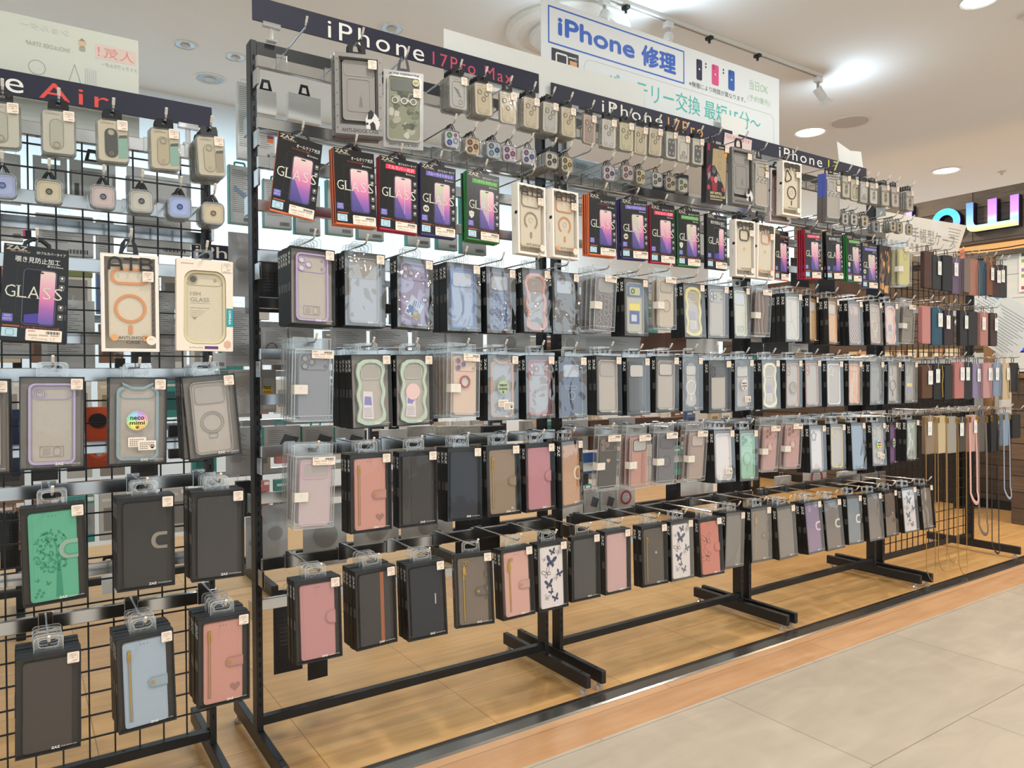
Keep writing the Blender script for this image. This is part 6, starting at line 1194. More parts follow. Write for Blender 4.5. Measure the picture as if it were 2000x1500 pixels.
    ('f14', 'cbox', 'cream_wave', 2, (1.6926, -0.2354, 0.9887, -0.023, 0.0027, 0.0159), 'cream wavy bumper case box'),
    ('f15', 'cbox', 'rose_ring_box', 2, (1.8213, -0.2379, 0.9888, 0.0034, -0.0048, 0.0425), 'rose case box with big finger ring'),
    ('f16', 'cbox', 'rose_clear', 1, (1.9341, -0.2374, 0.9898, -0.0122, -0.0077, 0.0258), 'clear case box with rose frame'),
    ('f17', 'cbox', 'white_heart', 2, (2.0672, -0.2391, 0.9873, -0.0206, 0.0024, -0.0283), 'white case box with cloud-shaped opening'),
    ('f18', 'cbox', 'orange_soft2', 2, (2.2037, -0.2386, 0.9881, -0.0133, 0.0159, 0.0533), 'orange glittering case box in the third bay'),
    ('f19', 'cbox', 'smoke', 2, (2.3526, -0.24, 0.9856, 0.0082, -0.0052, 0.0069), 'smoke gray case box in the third bay'),
    ('f20', 'cbox', 'mag_black', 2, (2.4795, -0.241, 0.9858, -0.001, 0.0056, 0.0155), 'clear case box with black magnet ring'),
    ('f21', 'cbox', 'smoke_card', 2, (2.6067, -0.2415, 0.9864, -0.0012, 0.0054, 0.0048), 'case box with yellow picture card at the row end'),
    ('g1', 'acr', 'pink_frame', 5, (0.0728, -0.2404, 0.76, 0.014, 0.0374, 0.0098), 'clear plastic box with pink camera frame'),
    ('g2', 'wallet', 'pink_zip_heart', 3, (0.2039, -0.2424, 0.7589, -0.0017, -0.0027, 0.0064), 'pink zip wallet case box with heart beside clear boxes'),
    ('g3', 'wallet', 'black_flap', 2, (0.3282, -0.2408, 0.7565, 0.0054, 0.0029, -0.0071), 'dark gray wallet case box with embossed flap'),
    ('g4', 'wallet', 'navy_plain', 3, (0.46, -0.2397, 0.7579, -0.0601, 0.0462, 0.0633), 'plain navy wallet case box in the middle row'),
    ('g5', 'wallet', 'brown_pull', 2, (0.5765, -0.239, 0.7559, -0.035, -0, -0.0418), 'brown wallet case box with long gold zip pull'),
    ('g6', 'wallet', 'rose_tab', 2, (0.6967, -0.24, 0.7545, -0.0293, 0.0105, 0.0565), 'rose wallet case box with round tab'),
    ('g7', 'wallet', 'orange_emboss', 2, (0.8098, -0.2366, 0.7553, -0.0162, -0.001, 0.2765), 'orange embossed wallet case box at the uprights'),
    ('g8', 'acr', 'black_heart', 1, (0.9445, -0.2431, 0.7643, 0.0501, 0.0166, 0.0628), 'clear plastic box with black heart case'),
    ('g9', 'acr', 'pink_strap', 3, (1.0673, -0.2426, 0.7591, 0.0365, 0.0027, 0.0986), 'clear plastic box with pink strap case'),
    ('g10', 'acr', 'slate', 2, (1.1835, -0.2414, 0.7602, 0.0225, 0.0231, 0.0555), 'clear plastic box with slate gray case'),
    ('g11', 'acr', 'taupe', 2, (1.3229, -0.2414, 0.7591, 0.0595, 0.0377, 0.0819), 'clear plastic box with taupe case'),
    ('g12', 'cbox', 'neco_white', 4, (1.4451, -0.2393, 0.7561, -0.0554, 0.0286, 0.0081), 'plain white case box with paw label'),
    ('g13', 'cbox', 'mint_solid', 2, (1.5708, -0.2379, 0.7504, -0.0375, 0.0311, 0.0467), 'mint green case box with magnet outline'),
    ('g14', 'acr', 'pink_ring', 2, (1.6906, -0.2428, 0.7592, 0.0556, 0.0386, 0.0256), 'clear plastic box with pink ring case, left of a pair'),
    ('g15', 'acr', 'pink_ring', 3, (1.8113, -0.2462, 0.7617, 0.0359, 0.0343, -0.0291), 'clear plastic box with pink ring case, right of a pair'),
    ('g16', 'cbox', 'white_cloud', 3, (1.9549, -0.2412, 0.7494, -0.0497, 0.0227, 0.0004), 'gray rimmed white case box with cloud opening'),
    ('g17', 'cbox', 'yellow_cloud', 2, (2.0863, -0.2393, 0.7486, -0.0441, 0.0451, 0.0237), 'yellow rimmed case box with cloud opening'),
    ('g18', 'wallet', 'steel_blue', 2, (2.2207, -0.2389, 0.7477, -0.0533, 0.0192, 0.0225), 'steel blue case box in the third bay'),
    ('g19', 'cbox', 'neco_small', 2, (2.361, -0.241, 0.743, -0.0567, 0.0405, -0.0014), 'clear case box with rainbow cat-letter badge'),
    ('g20', 'cbox', 'purple_dark', 1, (2.4771, -0.2387, 0.7403, -0.019, 0.0452, 0.2346), 'purple case box seen nearly edge on'),
    ('g21', 'cbox', 'teal_clear', 2, (2.6199, -0.2414, 0.7438, -0.0165, 0.0317, 0.0087), 'pale teal case box at the row end'),
    ('h1', 'wallet', 'rose_tab2', 3, (0.0708, -0.2509, 0.4869, -0.0167, -0.0137, -0.0567), 'dusty pink wallet case box with round tab at first upright'),
    ('h2', 'wallet', 'black_stripe', 4, (0.2089, -0.2517, 0.4898, -0.018, -0.0131, 0.0372), 'black wallet case box with orange stripe'),
    ('h3', 'wallet', 'navy_clip', 3, (0.3403, -0.2497, 0.4842, -0.0522, -0.0166, -0.0611), 'navy wallet case box with small silver clip'),
    ('h4', 'wallet', 'taupe_zip', 1, (0.4758, -0.249, 0.4873, -0.0568, -0.0139, -0.2218), 'taupe zip wallet case box with gold charm in first bay'),
    ('h5', 'wallet', 'pink_tassel', 2, (0.6113, -0.2487, 0.4834, -0.0582, -0.0061, 0.0117), 'pink wallet case box with gold tassel'),
    ('h6', 'wallet', 'butterfly', 2, (0.7334, -0.2426, 0.4799, -0.0379, 0.0013, 0.0164), 'white butterfly wallet case box at the first uprights'),
    ('h7', 'wallet', 'charcoal', 1, (0.8502, -0.2459, 0.4856, -0.0077, -0.0016, -0.0231), 'plain charcoal wallet case box right of butterflies'),
    ('h8', 'wallet', 'pale_rose', 2, (0.9748, -0.2418, 0.4843, -0.0208, 0.0087, 0.0291), 'plain pale rose wallet case box'),
    ('h9', 'wallet', 'taupe_button', 2, (1.1183, -0.2468, 0.4833, -0.0257, -0.0043, -0.0501), 'dark taupe wallet case box with gold zip and button'),
    ('h10', 'wallet', 'butterfly', 2, (1.2385, -0.2458, 0.4822, -0.0406, 0.0164, 0.0152), 'white butterfly wallet case box in the second bay'),
    ('h11', 'wallet', 'coral_emboss', 2, (1.3705, -0.2436, 0.4746, -0.0666, -0.0033, -0.0738), 'coral embossed wallet case box with tab'),
    ('h12', 'wallet', 'gray_flap', 3, (1.4971, -0.2432, 0.4793, -0.0039, 0.0512, 0.0573), 'gray wallet case box with diagonal fold'),
    ('h13', 'wallet', 'taupe_zip', 2, (1.6219, -0.248, 0.4832, -0.0275, 0.0037, -0.0418), 'taupe zip wallet case box with gold charm in third bay'),
    ('h14', 'wallet', 'taupe_plain', 3, (1.765, -0.2426, 0.4727, -0.0481, -0.0324, -0.0187), 'taupe wallet case box left of the purple one'),
    ('h15', 'wallet', 'purple_strap', 3, (1.9159, -0.2473, 0.4722, -0.0941, -0.0097, 0.0092), 'purple wallet case box with white-edged tab'),
    ('h16', 'wallet', 'brown_strap', 2, (2.0396, -0.2452, 0.4674, -0.0913, -0.0153, -0.0507), 'brown wallet case box with white-edged tab'),
    ('h17', 'wallet', 'steel_strap', 2, (2.1826, -0.2454, 0.4695, -0.0789, 0.0369, 0.0102), 'blue-gray wallet case box with white-edged tab'),
    ('h18', 'wallet', 'brown_plain2', 2, (2.3211, -0.2454, 0.4641, -0.0803, 0.0074, -0.0162), 'plain brown wallet case box in the third bay'),
    ('h19', 'wallet', 'brown_button', 2, (2.4377, -0.2468, 0.4653, -0.0642, 0.0211, 0.0516), 'brown wallet case box with small gold buttons'),
    ('h20', 'wallet', 'butterfly', 2, (2.5749, -0.2477, 0.4658, -0.1191, -0.0007, -0.0745), 'white butterfly wallet case box in the third bay'),
    ('h21', 'wallet', 'taupe_gray', 2, (2.718, -0.2466, 0.4613, -0.0933, 0.0112, 0.007), 'plain gray taupe wallet case box at the row end'),
]
WALLETS = [
    (2.815, 1.468, 0.172, '#4d2f26', 'plain', 'dark brown flip wallet first in the top strap row', 0),
    (2.882, 1.456, 0.162, '#262c2d', 'plain', 'black flip wallet with white tag beside the brown one', 1),
    (2.978, 1.464, 0.171, '#1f2227', 'plain', 'black flip wallet left of the purple one', 0),
    (3.059, 1.461, 0.177, '#6a5670', 'loop', 'purple flip wallet with loop strap and white tag', 1),
    (3.164, 1.467, 0.17, '#7a6a62', 'plain', 'taupe flip wallet between purple and salmon ones', 0),
    (3.219, 1.468, 0.181, '#a8705f', 'loop', 'salmon flip wallet with mauve loop strap', 0),
    (3.296, 1.465, 0.174, '#2d4c5e', 'loop', 'teal flip wallet with loop strap in the top row', 0),
    (3.382, 1.466, 0.17, '#7b452a', 'plain', 'rust brown flip wallet in the top strap row', 1),
    (3.445, 1.457, 0.165, '#3c2426', 'plain', 'maroon flip wallet in the top strap row', 1),
    (3.521, 1.463, 0.17, '#25262a', 'plain', 'black flip wallet at the far end of the top row', 1),
    (2.793, 1.229, 0.175, '#c07f79', 'plain', 'pink flip wallet beside the last clear boxes', 0),
    (2.886, 1.227, 0.178, '#275062', 'plain', 'teal flip wallet with narrow tag in the second row', 1),
    (2.988, 1.22, 0.169, '#33242a', 'plain', 'dark plum flip wallet in the second strap row', 1),
    (3.126, 1.226, 0.176, '#1e1f22', 'plain', 'black flip wallet left in a pair in the second row', 1),
    (3.214, 1.223, 0.169, '#232325', 'plain', 'black flip wallet right in a pair in the second row', 0),
    (3.324, 1.225, 0.172, '#b27a70', 'plain', 'rosy flip wallet with large tag in the second row', 1),
    (3.422, 1.225, 0.171, '#3a2724', 'plain', 'dark brown flip wallet ending the second strap row', 1),
    (2.801, 0.973, 0.157, '#5b3a26', 'plain', 'brown flip wallet with hanging tag in the third row', 1),
    (2.896, 0.98, 0.17, '#1b1a1c', 'tassel', 'black flip wallet with gold chain in the third row', 1),
    (2.988, 0.973, 0.166, '#222226', 'plain', 'plain black flip wallet in the third strap row', 0),
    (3.086, 0.988, 0.179, '#b5736d', 'plain', 'coral pink flip wallet with two tags in the third row', 1),
    (3.169, 0.988, 0.185, '#232327', 'plain', 'black flip wallet right of the coral pink one', 1),
    (3.247, 0.981, 0.173, '#8b7f9c', 'loop', 'lavender flip wallet with loop strap', 1),
    (3.359, 0.985, 0.18, '#bd8f90', 'loop', 'powder pink flip wallet with loop strap and tag', 1),
    (3.461, 0.986, 0.175, '#8593a8', 'loop', 'blue-gray flip wallet with loop strap', 1),
    (3.55, 0.986, 0.193, '#c9b08a', 'loop', 'cream flip wallet with cream loop strap', 1),
    (3.642, 0.986, 0.157, '#1d1c1f', 'loop', 'black flip wallet at the far end of the third row', 0),
    (2.827, 0.751, 0.179, '#8f7a66', 'chain', 'taupe shoulder phone case with gold chain', 1),
    (2.927, 0.747, 0.178, '#c4b08c', 'chain', 'cream shoulder phone case with gold chain', 0),
    (3.016, 0.741, 0.177, '#9b958b', 'chain', 'gray shoulder phone case with gold chain', 0),
    (3.112, 0.734, 0.17, '#4a3f38', 'chain', 'dark brown shoulder phone case with gold chain', 1),
    (3.214, 0.741, 0.183, '#c59a91', 'belt', 'pink shoulder phone case with wide pink strap', 1),
    (3.305, 0.734, 0.182, '#5d534c', 'belt', 'taupe shoulder phone case with long gray strap', 0),
    (3.43, 0.737, 0.194, '#1c1b1d', 'belt', 'black shoulder phone case with thin black strap', 0),
    (3.555, 0.74, 0.175, '#8696aa', 'belt', 'blue shoulder phone case with blue strap', 0),
    (3.669, 0.728, 0.131, '#211f22', 'plain', 'black shoulder phone case at the far end', 0),
]
CARTONS = [
    (0.085, 0.17, 1.716, 0.055, 0.064, 'white'),
    (0.191, 0.17, 1.724, 0.094, 0.074, 'white'),
    (0.084, 0.17, 1.614, 0.046, 0.086, 'code'),
    (0.114, 0.17, 1.477, 0.075, 0.129, 'teal'),
    (0.197, 0.17, 1.478, 0.071, 0.139, 'teal'),
    (0.292, 0.17, 1.498, 0.077, 0.151, 'teal'),
    (0.385, 0.17, 1.474, 0.079, 0.132, 'teal'),
    (0.541, 0.17, 1.479, 0.077, 0.141, 'teal'),
    (0.642, 0.17, 1.475, 0.071, 0.139, 'teal'),
    (0.738, 0.17, 1.52, 0.092, 0.19, 'teal'),
    (0.087, 0.17, 1.282, 0.055, 0.167, 'black'),
    (0.103, 0.17, 1.074, 0.067, 0.101, 'ringtext'),
    (0.175, 0.17, 1.077, 0.072, 0.093, 'text'),
    (0.316, 0.17, 1.081, 0.103, 0.089, 'text'),
    (0.442, 0.17, 1.085, 0.113, 0.092, 'text'),
    (0.575, 0.17, 1.089, 0.103, 0.095, 'text'),
    (0.702, 0.17, 1.093, 0.138, 0.098, 'text'),
    (0.869, 0.17, 1.089, 0.169, 0.085, 'pouch'),
    (0.084, 0.17, 0.96, 0.038, 0.116, 'badge'),
    (0.12, 0.17, 0.805, 0.102, 0.075, 'draw'),
    (0.22, 0.17, 0.801, 0.092, 0.077, 'draw'),
    (0.314, 0.17, 0.796, 0.089, 0.079, 'draw'),
    (0.454, 0.17, 0.781, 0.084, 0.065, 'white'),
    (0.548, 0.17, 0.786, 0.088, 0.079, 'pale'),
    (0.64, 0.17, 0.782, 0.075, 0.081, 'pale'),
    (0.721, 0.17, 0.779, 0.069, 0.082, 'pale'),
    (0.808, 0.17, 0.775, 0.079, 0.084, 'dark'),
    (0.943, 0.17, 0.786, 0.046, 0.066, 'pale'),
    (0.097, 0.17, 0.591, 0.068, 0.154, 'pouch'),
    (0.237, 0.17, 0.577, 0.126, 0.175, 'pouch'),
    (0.394, 0.17, 0.561, 0.146, 0.137, 'pouch'),
    (0.562, 0.17, 0.544, 0.182, 0.127, 'pouch'),
    (0.744, 0.17, 0.492, 0.164, 0.132, 'black'),
    (0.129, 0.17, 0.354, 0.079, 0.23, 'black'),
    (0.212, 0.17, 0.311, 0.059, 0.225, 'black'),
    (1.191, 0.17, 1.702, 0.182, 0.159, 'bluecard'),
    (1.349, 0.17, 1.694, 0.125, 0.14, 'text'),
    (1.471, 0.17, 1.712, 0.118, 0.134, 'text'),
    (1.589, 0.17, 1.71, 0.118, 0.122, 'dark'),
    (1.693, 0.17, 1.725, 0.066, 0.12, 'dark'),
    (1.125, 0.17, 1.088, 0.068, 0.072, 'pouch'),
    (1.315, 0.17, 1.083, 0.301, 0.069, 'sheet'),
    (1.538, 0.17, 1.099, 0.114, 0.078, 'brown'),
    (1.659, 0.17, 1.102, 0.099, 0.08, 'brown'),
    (1.805, 0.17, 1.096, 0.165, 0.072, 'white'),
    (1.149, 0.17, 0.781, 0.12, 0.108, 'text'),
    (1.26, 0.17, 0.777, 0.092, 0.107, 'brown'),
    (1.375, 0.17, 0.782, 0.114, 0.085, 'text'),
    (1.506, 0.17, 0.777, 0.12, 0.078, 'brown'),
    (1.636, 0.17, 0.772, 0.113, 0.07, 'brown'),
    (1.215, 0.17, 0.66, 0.059, 0.073, 'blue'),
    (1.13, 0.17, 0.512, 0.099, 0.076, 'white'),
    (1.222, 0.17, 0.53, 0.076, 0.086, 'draw'),
    (1.298, 0.17, 0.523, 0.076, 0.084, 'draw'),
    (1.386, 0.17, 0.525, 0.089, 0.091, 'redprint'),
    (1.769, 0.17, 0.521, 0.184, 0.062, 'white'),
    (1.634, 0.17, 0.513, 0.085, 0.11, 'black'),
    (1.949, 0.17, 0.517, 0.127, 0.127, 'black'),
    (2.131, 0.17, 1.075, 0.101, 0.048, 'dark'),
    (2.288, 0.17, 1.078, 0.143, 0.049, 'dark'),
    (2.443, 0.17, 1.081, 0.132, 0.051, 'code'),
    (2.598, 0.17, 1.084, 0.139, 0.052, 'dark'),
    (2.33, 0.17, 0.486, 0.091, 0.068, 'pale'),
    (2.567, 0.17, 0.49, 0.157, 0.071, 'redprint'),
    (2.823, 0.17, 0.47, 0.149, 0.062, 'code'),
    (2.444, 0.17, 1.456, 0.132, 0.126, 'black'),
    (2.648, 0.17, 1.378, 0.121, 0.071, 'dark'),
    (2.835, 0.17, 1.391, 0.171, 0.086, 'brown'),
    (-0.491, 0.17, 1.452, 0.039, 0.116, 'pouch'),
    (-0.414, 0.17, 1.457, 0.068, 0.107, 'grayhandle'),
    (-0.327, 0.17, 1.459, 0.096, 0.101, 'grayhandle'),
    (-0.181, 0.17, 1.46, 0.148, 0.092, 'grayhandle'),
    (-0.49, 0.17, 1.313, 0.043, 0.058, 'code'),
    (-0.386, 0.17, 1.325, 0.116, 0.096, 'graycode'),
    (-0.303, 0.17, 1.322, 0.037, 0.111, 'text'),
    (-0.181, 0.17, 1.342, 0.146, 0.09, 'graycode'),
    (-0.5, 0.17, 1.149, 0.029, 0.116, 'green'),
    (-0.357, 0.17, 1.225, 0.053, 0.043, 'green'),
    (-0.381, 0.17, 1.125, 0.108, 0.165, 'text'),
    (-0.486, 0.17, 1.103, 0.058, 0.117, 'text'),
    (-0.177, 0.17, 1.156, 0.054, 0.2, 'text'),
    (-0.056, 0.17, 1.003, 0.06, 0.04, 'code'),
    (-0.37, 0.17, 0.865, 0.037, 0.146, 'black'),
    (-0.324, 0.17, 0.87, 0.051, 0.148, 'orange'),
    (-0.489, 0.17, 0.869, 0.019, 0.152, 'navy'),
    (-0.141, 0.17, 0.819, 0.051, 0.085, 'dark'),
    (-0.359, 0.17, 0.639, 0.053, 0.073, 'pouch'),
    (-0.503, 0.17, 0.636, 0.035, 0.129, 'black'),
    (-0.366, 0.17, 0.486, 0.032, 0.049, 'white'),
    (-0.305, 0.17, 0.477, 0.027, 0.062, 'white'),
    (-0.427, 0.17, 0.963, 0.061, 0.03, 'dark'),
    (-0.274, 0.17, 0.988, 0.022, 0.044, 'dark'),
    (0.033, 0.17, 1.725, 0.048, 0.203, 'whitebig'),
    (0.019, 0.17, 1.501, 0.063, 0.152, 'teal'),
    (0.016, 0.17, 1.324, 0.069, 0.17, 'pouch'),
    (0.008, 0.17, 1.126, 0.081, 0.157, 'text'),
    (0.012, 0.17, 0.96, 0.058, 0.127, 'pale'),
    (0.006, 0.17, 0.806, 0.063, 0.123, 'text'),
    (0.015, 0.17, 0.662, 0.037, 0.096, 'dark'),
    (0.032, 0.17, 0.564, 0.027, 0.138, 'pouch'),
]
# ------------------------------------------------------------------ stock on the hooks
KIND = dict(wallet=('wallet_case_box', 'boxed wallet case', 'boxed wallet cases'), cbox=('phone_case_box', 'boxed phone case', 'boxed phone cases'), acr=('clear_case_box', 'boxed phone case', 'clear plastic case boxes'), glass=('film_package', 'screen film', 'screen film packages'),
    atb=('magnet_case_box', 'boxed phone case', 'white magnet case boxes'), uniq=('magnet_case_box', 'boxed phone case', 'white magnet case boxes'), cam=('lens_cover_pack', 'lens cover', 'lens cover packs'), ring=('lens_ring_pack', 'lens ring', 'lens ring packs'),
    shock=('shock_case_box', 'boxed phone case', 'anti-shock case packages'), camo=('shock_case_card', 'boxed phone case', 'anti-shock case packages'), suit=('shock_case_card', 'boxed phone case', 'anti-shock case packages'), gorilla=('picture_box', 'screen film', 'dark picture boxes'))
PITCH = dict(wallet=0.0200, cbox=0.0200, acr=0.0205, glass=0.0085, atb=0.029, uniq=0.024, cam=0.0098, ring=0.0098, shock=0.022, camo=0.015, suit=0.016, gorilla=0.022)
DEP = dict(wallet=BD, cbox=BD, acr=AD, glass=GD, atb=TD, uniq=0.022, cam=CD, ring=RD, shock=0.02, camo=0.012, suit=0.014, gorilla=0.02)
ROD = dict(wallet=0.0190, cbox=0.0190, acr=0.0165, glass=0.0108, atb=0.0265, uniq=0.0155, cam=0.0138, ring=0.0130, shock=0.0335, camo=0.029, suit=0.029, gorilla=0.029)
ORD = ['', 'second', 'third', 'fourth', 'fifth', 'sixth', 'seventh', 'eighth', 'ninth', 'tenth', 'eleventh', 'twelfth', 'thirteenth', 'fourteenth']
HK = {}
ROWS_MAIN = MB_Z; ROWS_LEFT = (1.475, 1.333, 1.20, 0.966, 0.723, 0.449); ROWS_MESH = (1.492, 1.252, 1.014, 0.772)
def hook(x, z, ytip, lab):
    """chrome hook: saddle over the crossbar above it, prong from the saddle plate out to an upturned tip"""
    rows = ROWS_LEFT if x < -0.05 else (ROWS_MAIN if x < 2.79 else ROWS_MESH)
    bz = min((r for r in rows), key=lambda r: abs(r-0.012-z)); top = bz-0.0035
    dz = max(-0.028, round(z-top, 3)); k = (round(ytip, 3), dz)
    if k not in HK:
        yt = k[0]; s = MB(); lo = min(-0.03, dz-0.004); hi = max(0.0025, dz+0.004)
        s.bbox(-0.013, 0.013, -0.0490, -0.0466, lo, hi, CHROME, 0.0006); s.bbox(-0.013, 0.013, -0.0490, -0.0285, 0.0002, 0.0022, CHROME, 0.0006); s.bbox(-0.013, 0.013, -0.0305, -0.0287, -0.02, 0.0022, CHROME, 0.0006)
        p = MB(); p.tube([(0, -0.0482, dz), (0, -0.15, dz), (0, yt, dz), (0, yt-0.006, dz+0.0035), (0, yt-0.0155, dz+0.017)], 0.0021, CHROME, 8); p.tube([(0, yt-0.0095, dz+0.0085), (0, yt-0.017, dz+0.0192)], 0.0027, mat('#dcd3c6', 0.3), 8)
        HK[k] = (s.mesh('saddle'), p.mesh('prong'))
    t = thing('display_hook', lab, 'hook', (x, 0, top), (0, 0, 0), 'chrome display hooks')
    link('saddle', HK[k][0], t); link('prong', HK[k][1], t)
for it in ITEMS: parts_of(it[1], it[2])
rnd = random.Random(11)
for (iid, kind, var, n, p, lab) in ITEMS:
    x, y, z, rx, ry, rz = p[:6]; nm, cat, grp = KIND[kind]
    if kind in ('wallet', 'cbox', 'acr'): rx = max(-0.09, min(0.05, rx))
    t = thing(nm, lab, cat, (x, y, z), (rx, ry, rz), grp); attach(t, parts_of(kind, var))
    noun = {'cam': 'pack', 'ring': 'pack', 'glass': 'package', 'camo': 'card', 'suit': 'card'}.get(kind, 'box')
    # the hook leaves the bar straight; a turned stack stays centred on it
    xr = x-math.sin(rz)*DEP[kind]
    for i in range(1, n):
        dy = PITCH[kind]*i
        b = thing(nm, '%s %s behind the %s' % (ORD[i], noun, lab), cat, (x+rnd.uniform(-0.0012, 0.0012), y+dy, z+rnd.uniform(-0.0015, 0.0005)), (rx, ry*0.5, rz), grp)
        attach(b, back_parts(kind, var))
    hook(xr, z+ROD[kind]+0.001, min(-0.235, y-0.004), 'hook for the %s' % lab)
hook(0.062, 1.722, -0.225, 'empty chrome hook left of the dog picture box')
hook(0.875, 1.575, -0.24, 'empty chrome hook right of the gold ring pack at the uprights')
# strap wallets and shoulder cases on the wire mesh rack
def wallet_mesh(h, col):
    m = MB(); L = leather(col); m.prism(rr(-0.04, -h, 0.04, 0, 0.007), -0.008, 0.008, L, leather(dark(col, 0.9))); m.rect(-0.033, -h+0.004, -0.0325, -0.004, -0.0083, leather(dark(col, 0.75))); m.frame(-0.037, -h+0.003, 0.037, -0.003, 0.005, 0.0005, -0.0083, -0.008, leather(dark(col, 0.8))); return m.mesh('cover')
for k, (x, z, h, col, style, lab, tagn) in enumerate(WALLETS):
    nm = 'shoulder_phone_case' if style in ('chain', 'belt') else 'strap_wallet'
    t = thing(nm, lab, 'phone wallet', (x, -0.2, z), (0, 0, 0.06*math.sin(k*2.1)), 'strap wallets on the wire mesh rack')
    link('cover', wallet_mesh(h-0.012, col), t)
    m = MB(); m.tube([(0.012*math.cos(a), 0.0, 0.012+0.016*math.sin(a)) for a in [math.radians(q) for q in range(-50, 231, 28)]], 0.0016, leather(dark(col, 0.7))); link('hang_loop', m.mesh('hang_loop'), t)
    if tagn:
        g = MB(); u = 0.02 if k % 3 else -0.01; g.prism([(u-0.017, -0.085), (u+0.017, -0.085), (u+0.017, -0.025), (u-0.017, -0.025)], -0.0125, -0.0119, WHITE); g.disc(u, -0.03, 0.002, -0.0128, INK, 8); g.tube([(u, -0.0122, -0.03), (u*0.5, -0.011, -0.01), (0.003, -0.0085, 0.004)], 0.0006, WHITE, 5)
        for q in range(4): g.rect(u-0.01, -0.05-0.006*q, u+0.008-0.003*(q % 2), -0.0485-0.006*q, -0.0127, mat('#8d8780', 0.6))
        link('hang_tag', g.mesh('hang_tag'), t, 'white card tag')
    if style == 'loop':
        m = MB(); pts = [(0.036, -0.009, -0.012)]+[(0.042+0.008*math.sin(math.pi*i/7), -0.01, -0.02-0.16*i/7) for i in range(8)]+[(0.034-0.012*math.sin(math.pi*i/7), -0.012, -0.185+0.16*i/7) for i in range(1, 8)]
        m.tube(pts, 0.0022, leather(dark(col, 0.9)), 6, 0.5); link('wrist_strap', m.mesh('wrist_strap'), t)
    elif style == 'tassel':
        m = MB(); m.tube([(0.03, -0.01, -0.01), (0.034, -0.012, -0.05), (0.028, -0.012, -0.09), (0.033, -0.012, -0.15)], 0.002, GOLD); link('chain', m.mesh('chain'), t, 'gold-coloured chain')
    elif style == 'chain':
        low = 0.72-0.06*(k % 3)*0.5; m = MB(); n = 20
        pts = [(-0.04, -0.006, -0.01), (-0.039, -0.01, -0.2)]+[(-0.039*math.cos(math.pi*i/n), -0.012-0.01*math.sin(math.pi*i/n), -low+0.06-0.06*math.sin(math.pi*i/n)) for i in range(n+1)]+[(0.039, -0.01, -0.2), (0.038, -0.006, -0.01)]
        m.tube(pts, 0.0016, mat('#b98f55', 0.35, 0.7), 6); link('chain_strap', m.mesh('chain_strap'), t, 'gold-coloured chain')
        c = MB()
        for u in (-0.036, 0.036): c.frame(u-0.006, -0.03, u+0.006, -0.004, 0.004, 0.002, -0.0125, -0.0095, GOLD)
        link('clasp', c.mesh('clasp'), t, 'gold-coloured clasp')
    elif style == 'belt':
        low = {31: 0.41, 32: 0.56, 33: 0.67, 34: 0.42}.get(k, 0.5); bc = {31: '#d8a69b', 32: '#6a625c', 33: '#201f21', 34: '#93a3b6'}.get(k, '#555555'); r = {31: 0.009, 32: 0.008, 33: 0.005, 34: 0.006}.get(k, 0.006); m = MB(); n = 20; hw = 0.032
        pts = [(-hw, -0.008, -0.02), (-hw-0.004, -0.012, -0.2)]+[(-(hw+0.004)*math.cos(math.pi*i/n), -0.014-0.012*math.sin(math.pi*i/n), -low+0.05-0.05*math.sin(math.pi*i/n)) for i in range(n+1)]+[(hw+0.004, -0.012, -0.2), (hw, -0.008, -0.02)]
        m.tube(pts, r, leather(bc), 8, 0.22); link('shoulder_strap', m.mesh('shoulder_strap'), t)
        c = MB()
        for u in (-0.036, 0.036): c.frame(u-0.007, -0.034, u+0.007, -0.006, 0.004, 0.002, -0.0135, -0.0095, GOLD)
        link('clasp', c.mesh('clasp'), t, 'gold-coloured clasp')
    hook(x, z+0.0255, -0.222, 'hook for the %s' % lab)
# ------------------------------------------------------------------ stock on the rack's rear hooks, seen from its back
def desc_near(x, z, used, style=None):
    best = sorted(ITEMS, key=lambda q: (q[4][0]-x)**2+(q[4][2]-0.09-z)**2)
    for q in best:
        if q[0] not in used: used.add(q[0]); return q[5]
USED = set()
CST = dict(white=('#eeeeea', 'white carton'), code=('#cbcbc9', 'barcoded gray carton'), teal=('#c6cac9', 'teal-edged gray carton'), black=('#17171a', 'black pouch'), ringtext=('#c6c7c6', 'gray printed carton'), text=('#bdbebe', 'gray printed carton'), pouch=('#c2c5c6', 'silvery pouch'), badge=('#9b9893', 'yellow-badged case box'),
    draw=('#c2bfbb', 'gray sketched carton'), pale=('#c3bfb8', 'pale clear case'), dark=('#2b2b30', 'dark carton'), bluecard=('#b8c4c9', 'blue-edged price card'), sheet=('#b9bec0', 'pale printed sheet'), brown=('#6b4c3d', 'brown carton'), blue=('#4573c4', 'small blue box'), redprint=('#d5cfc9', 'red-printed carton'),
    grayhandle=('#b7bcbf', 'gray handled carton'), graycode=('#c3c4c3', 'gray barcoded carton'), green=('#8d9a5a', 'olive green box'), orange=('#d0532a', 'orange cable package'), navy=('#26354f', 'navy package'), whitebig=('#dcdfdc', 'tall white carton'))
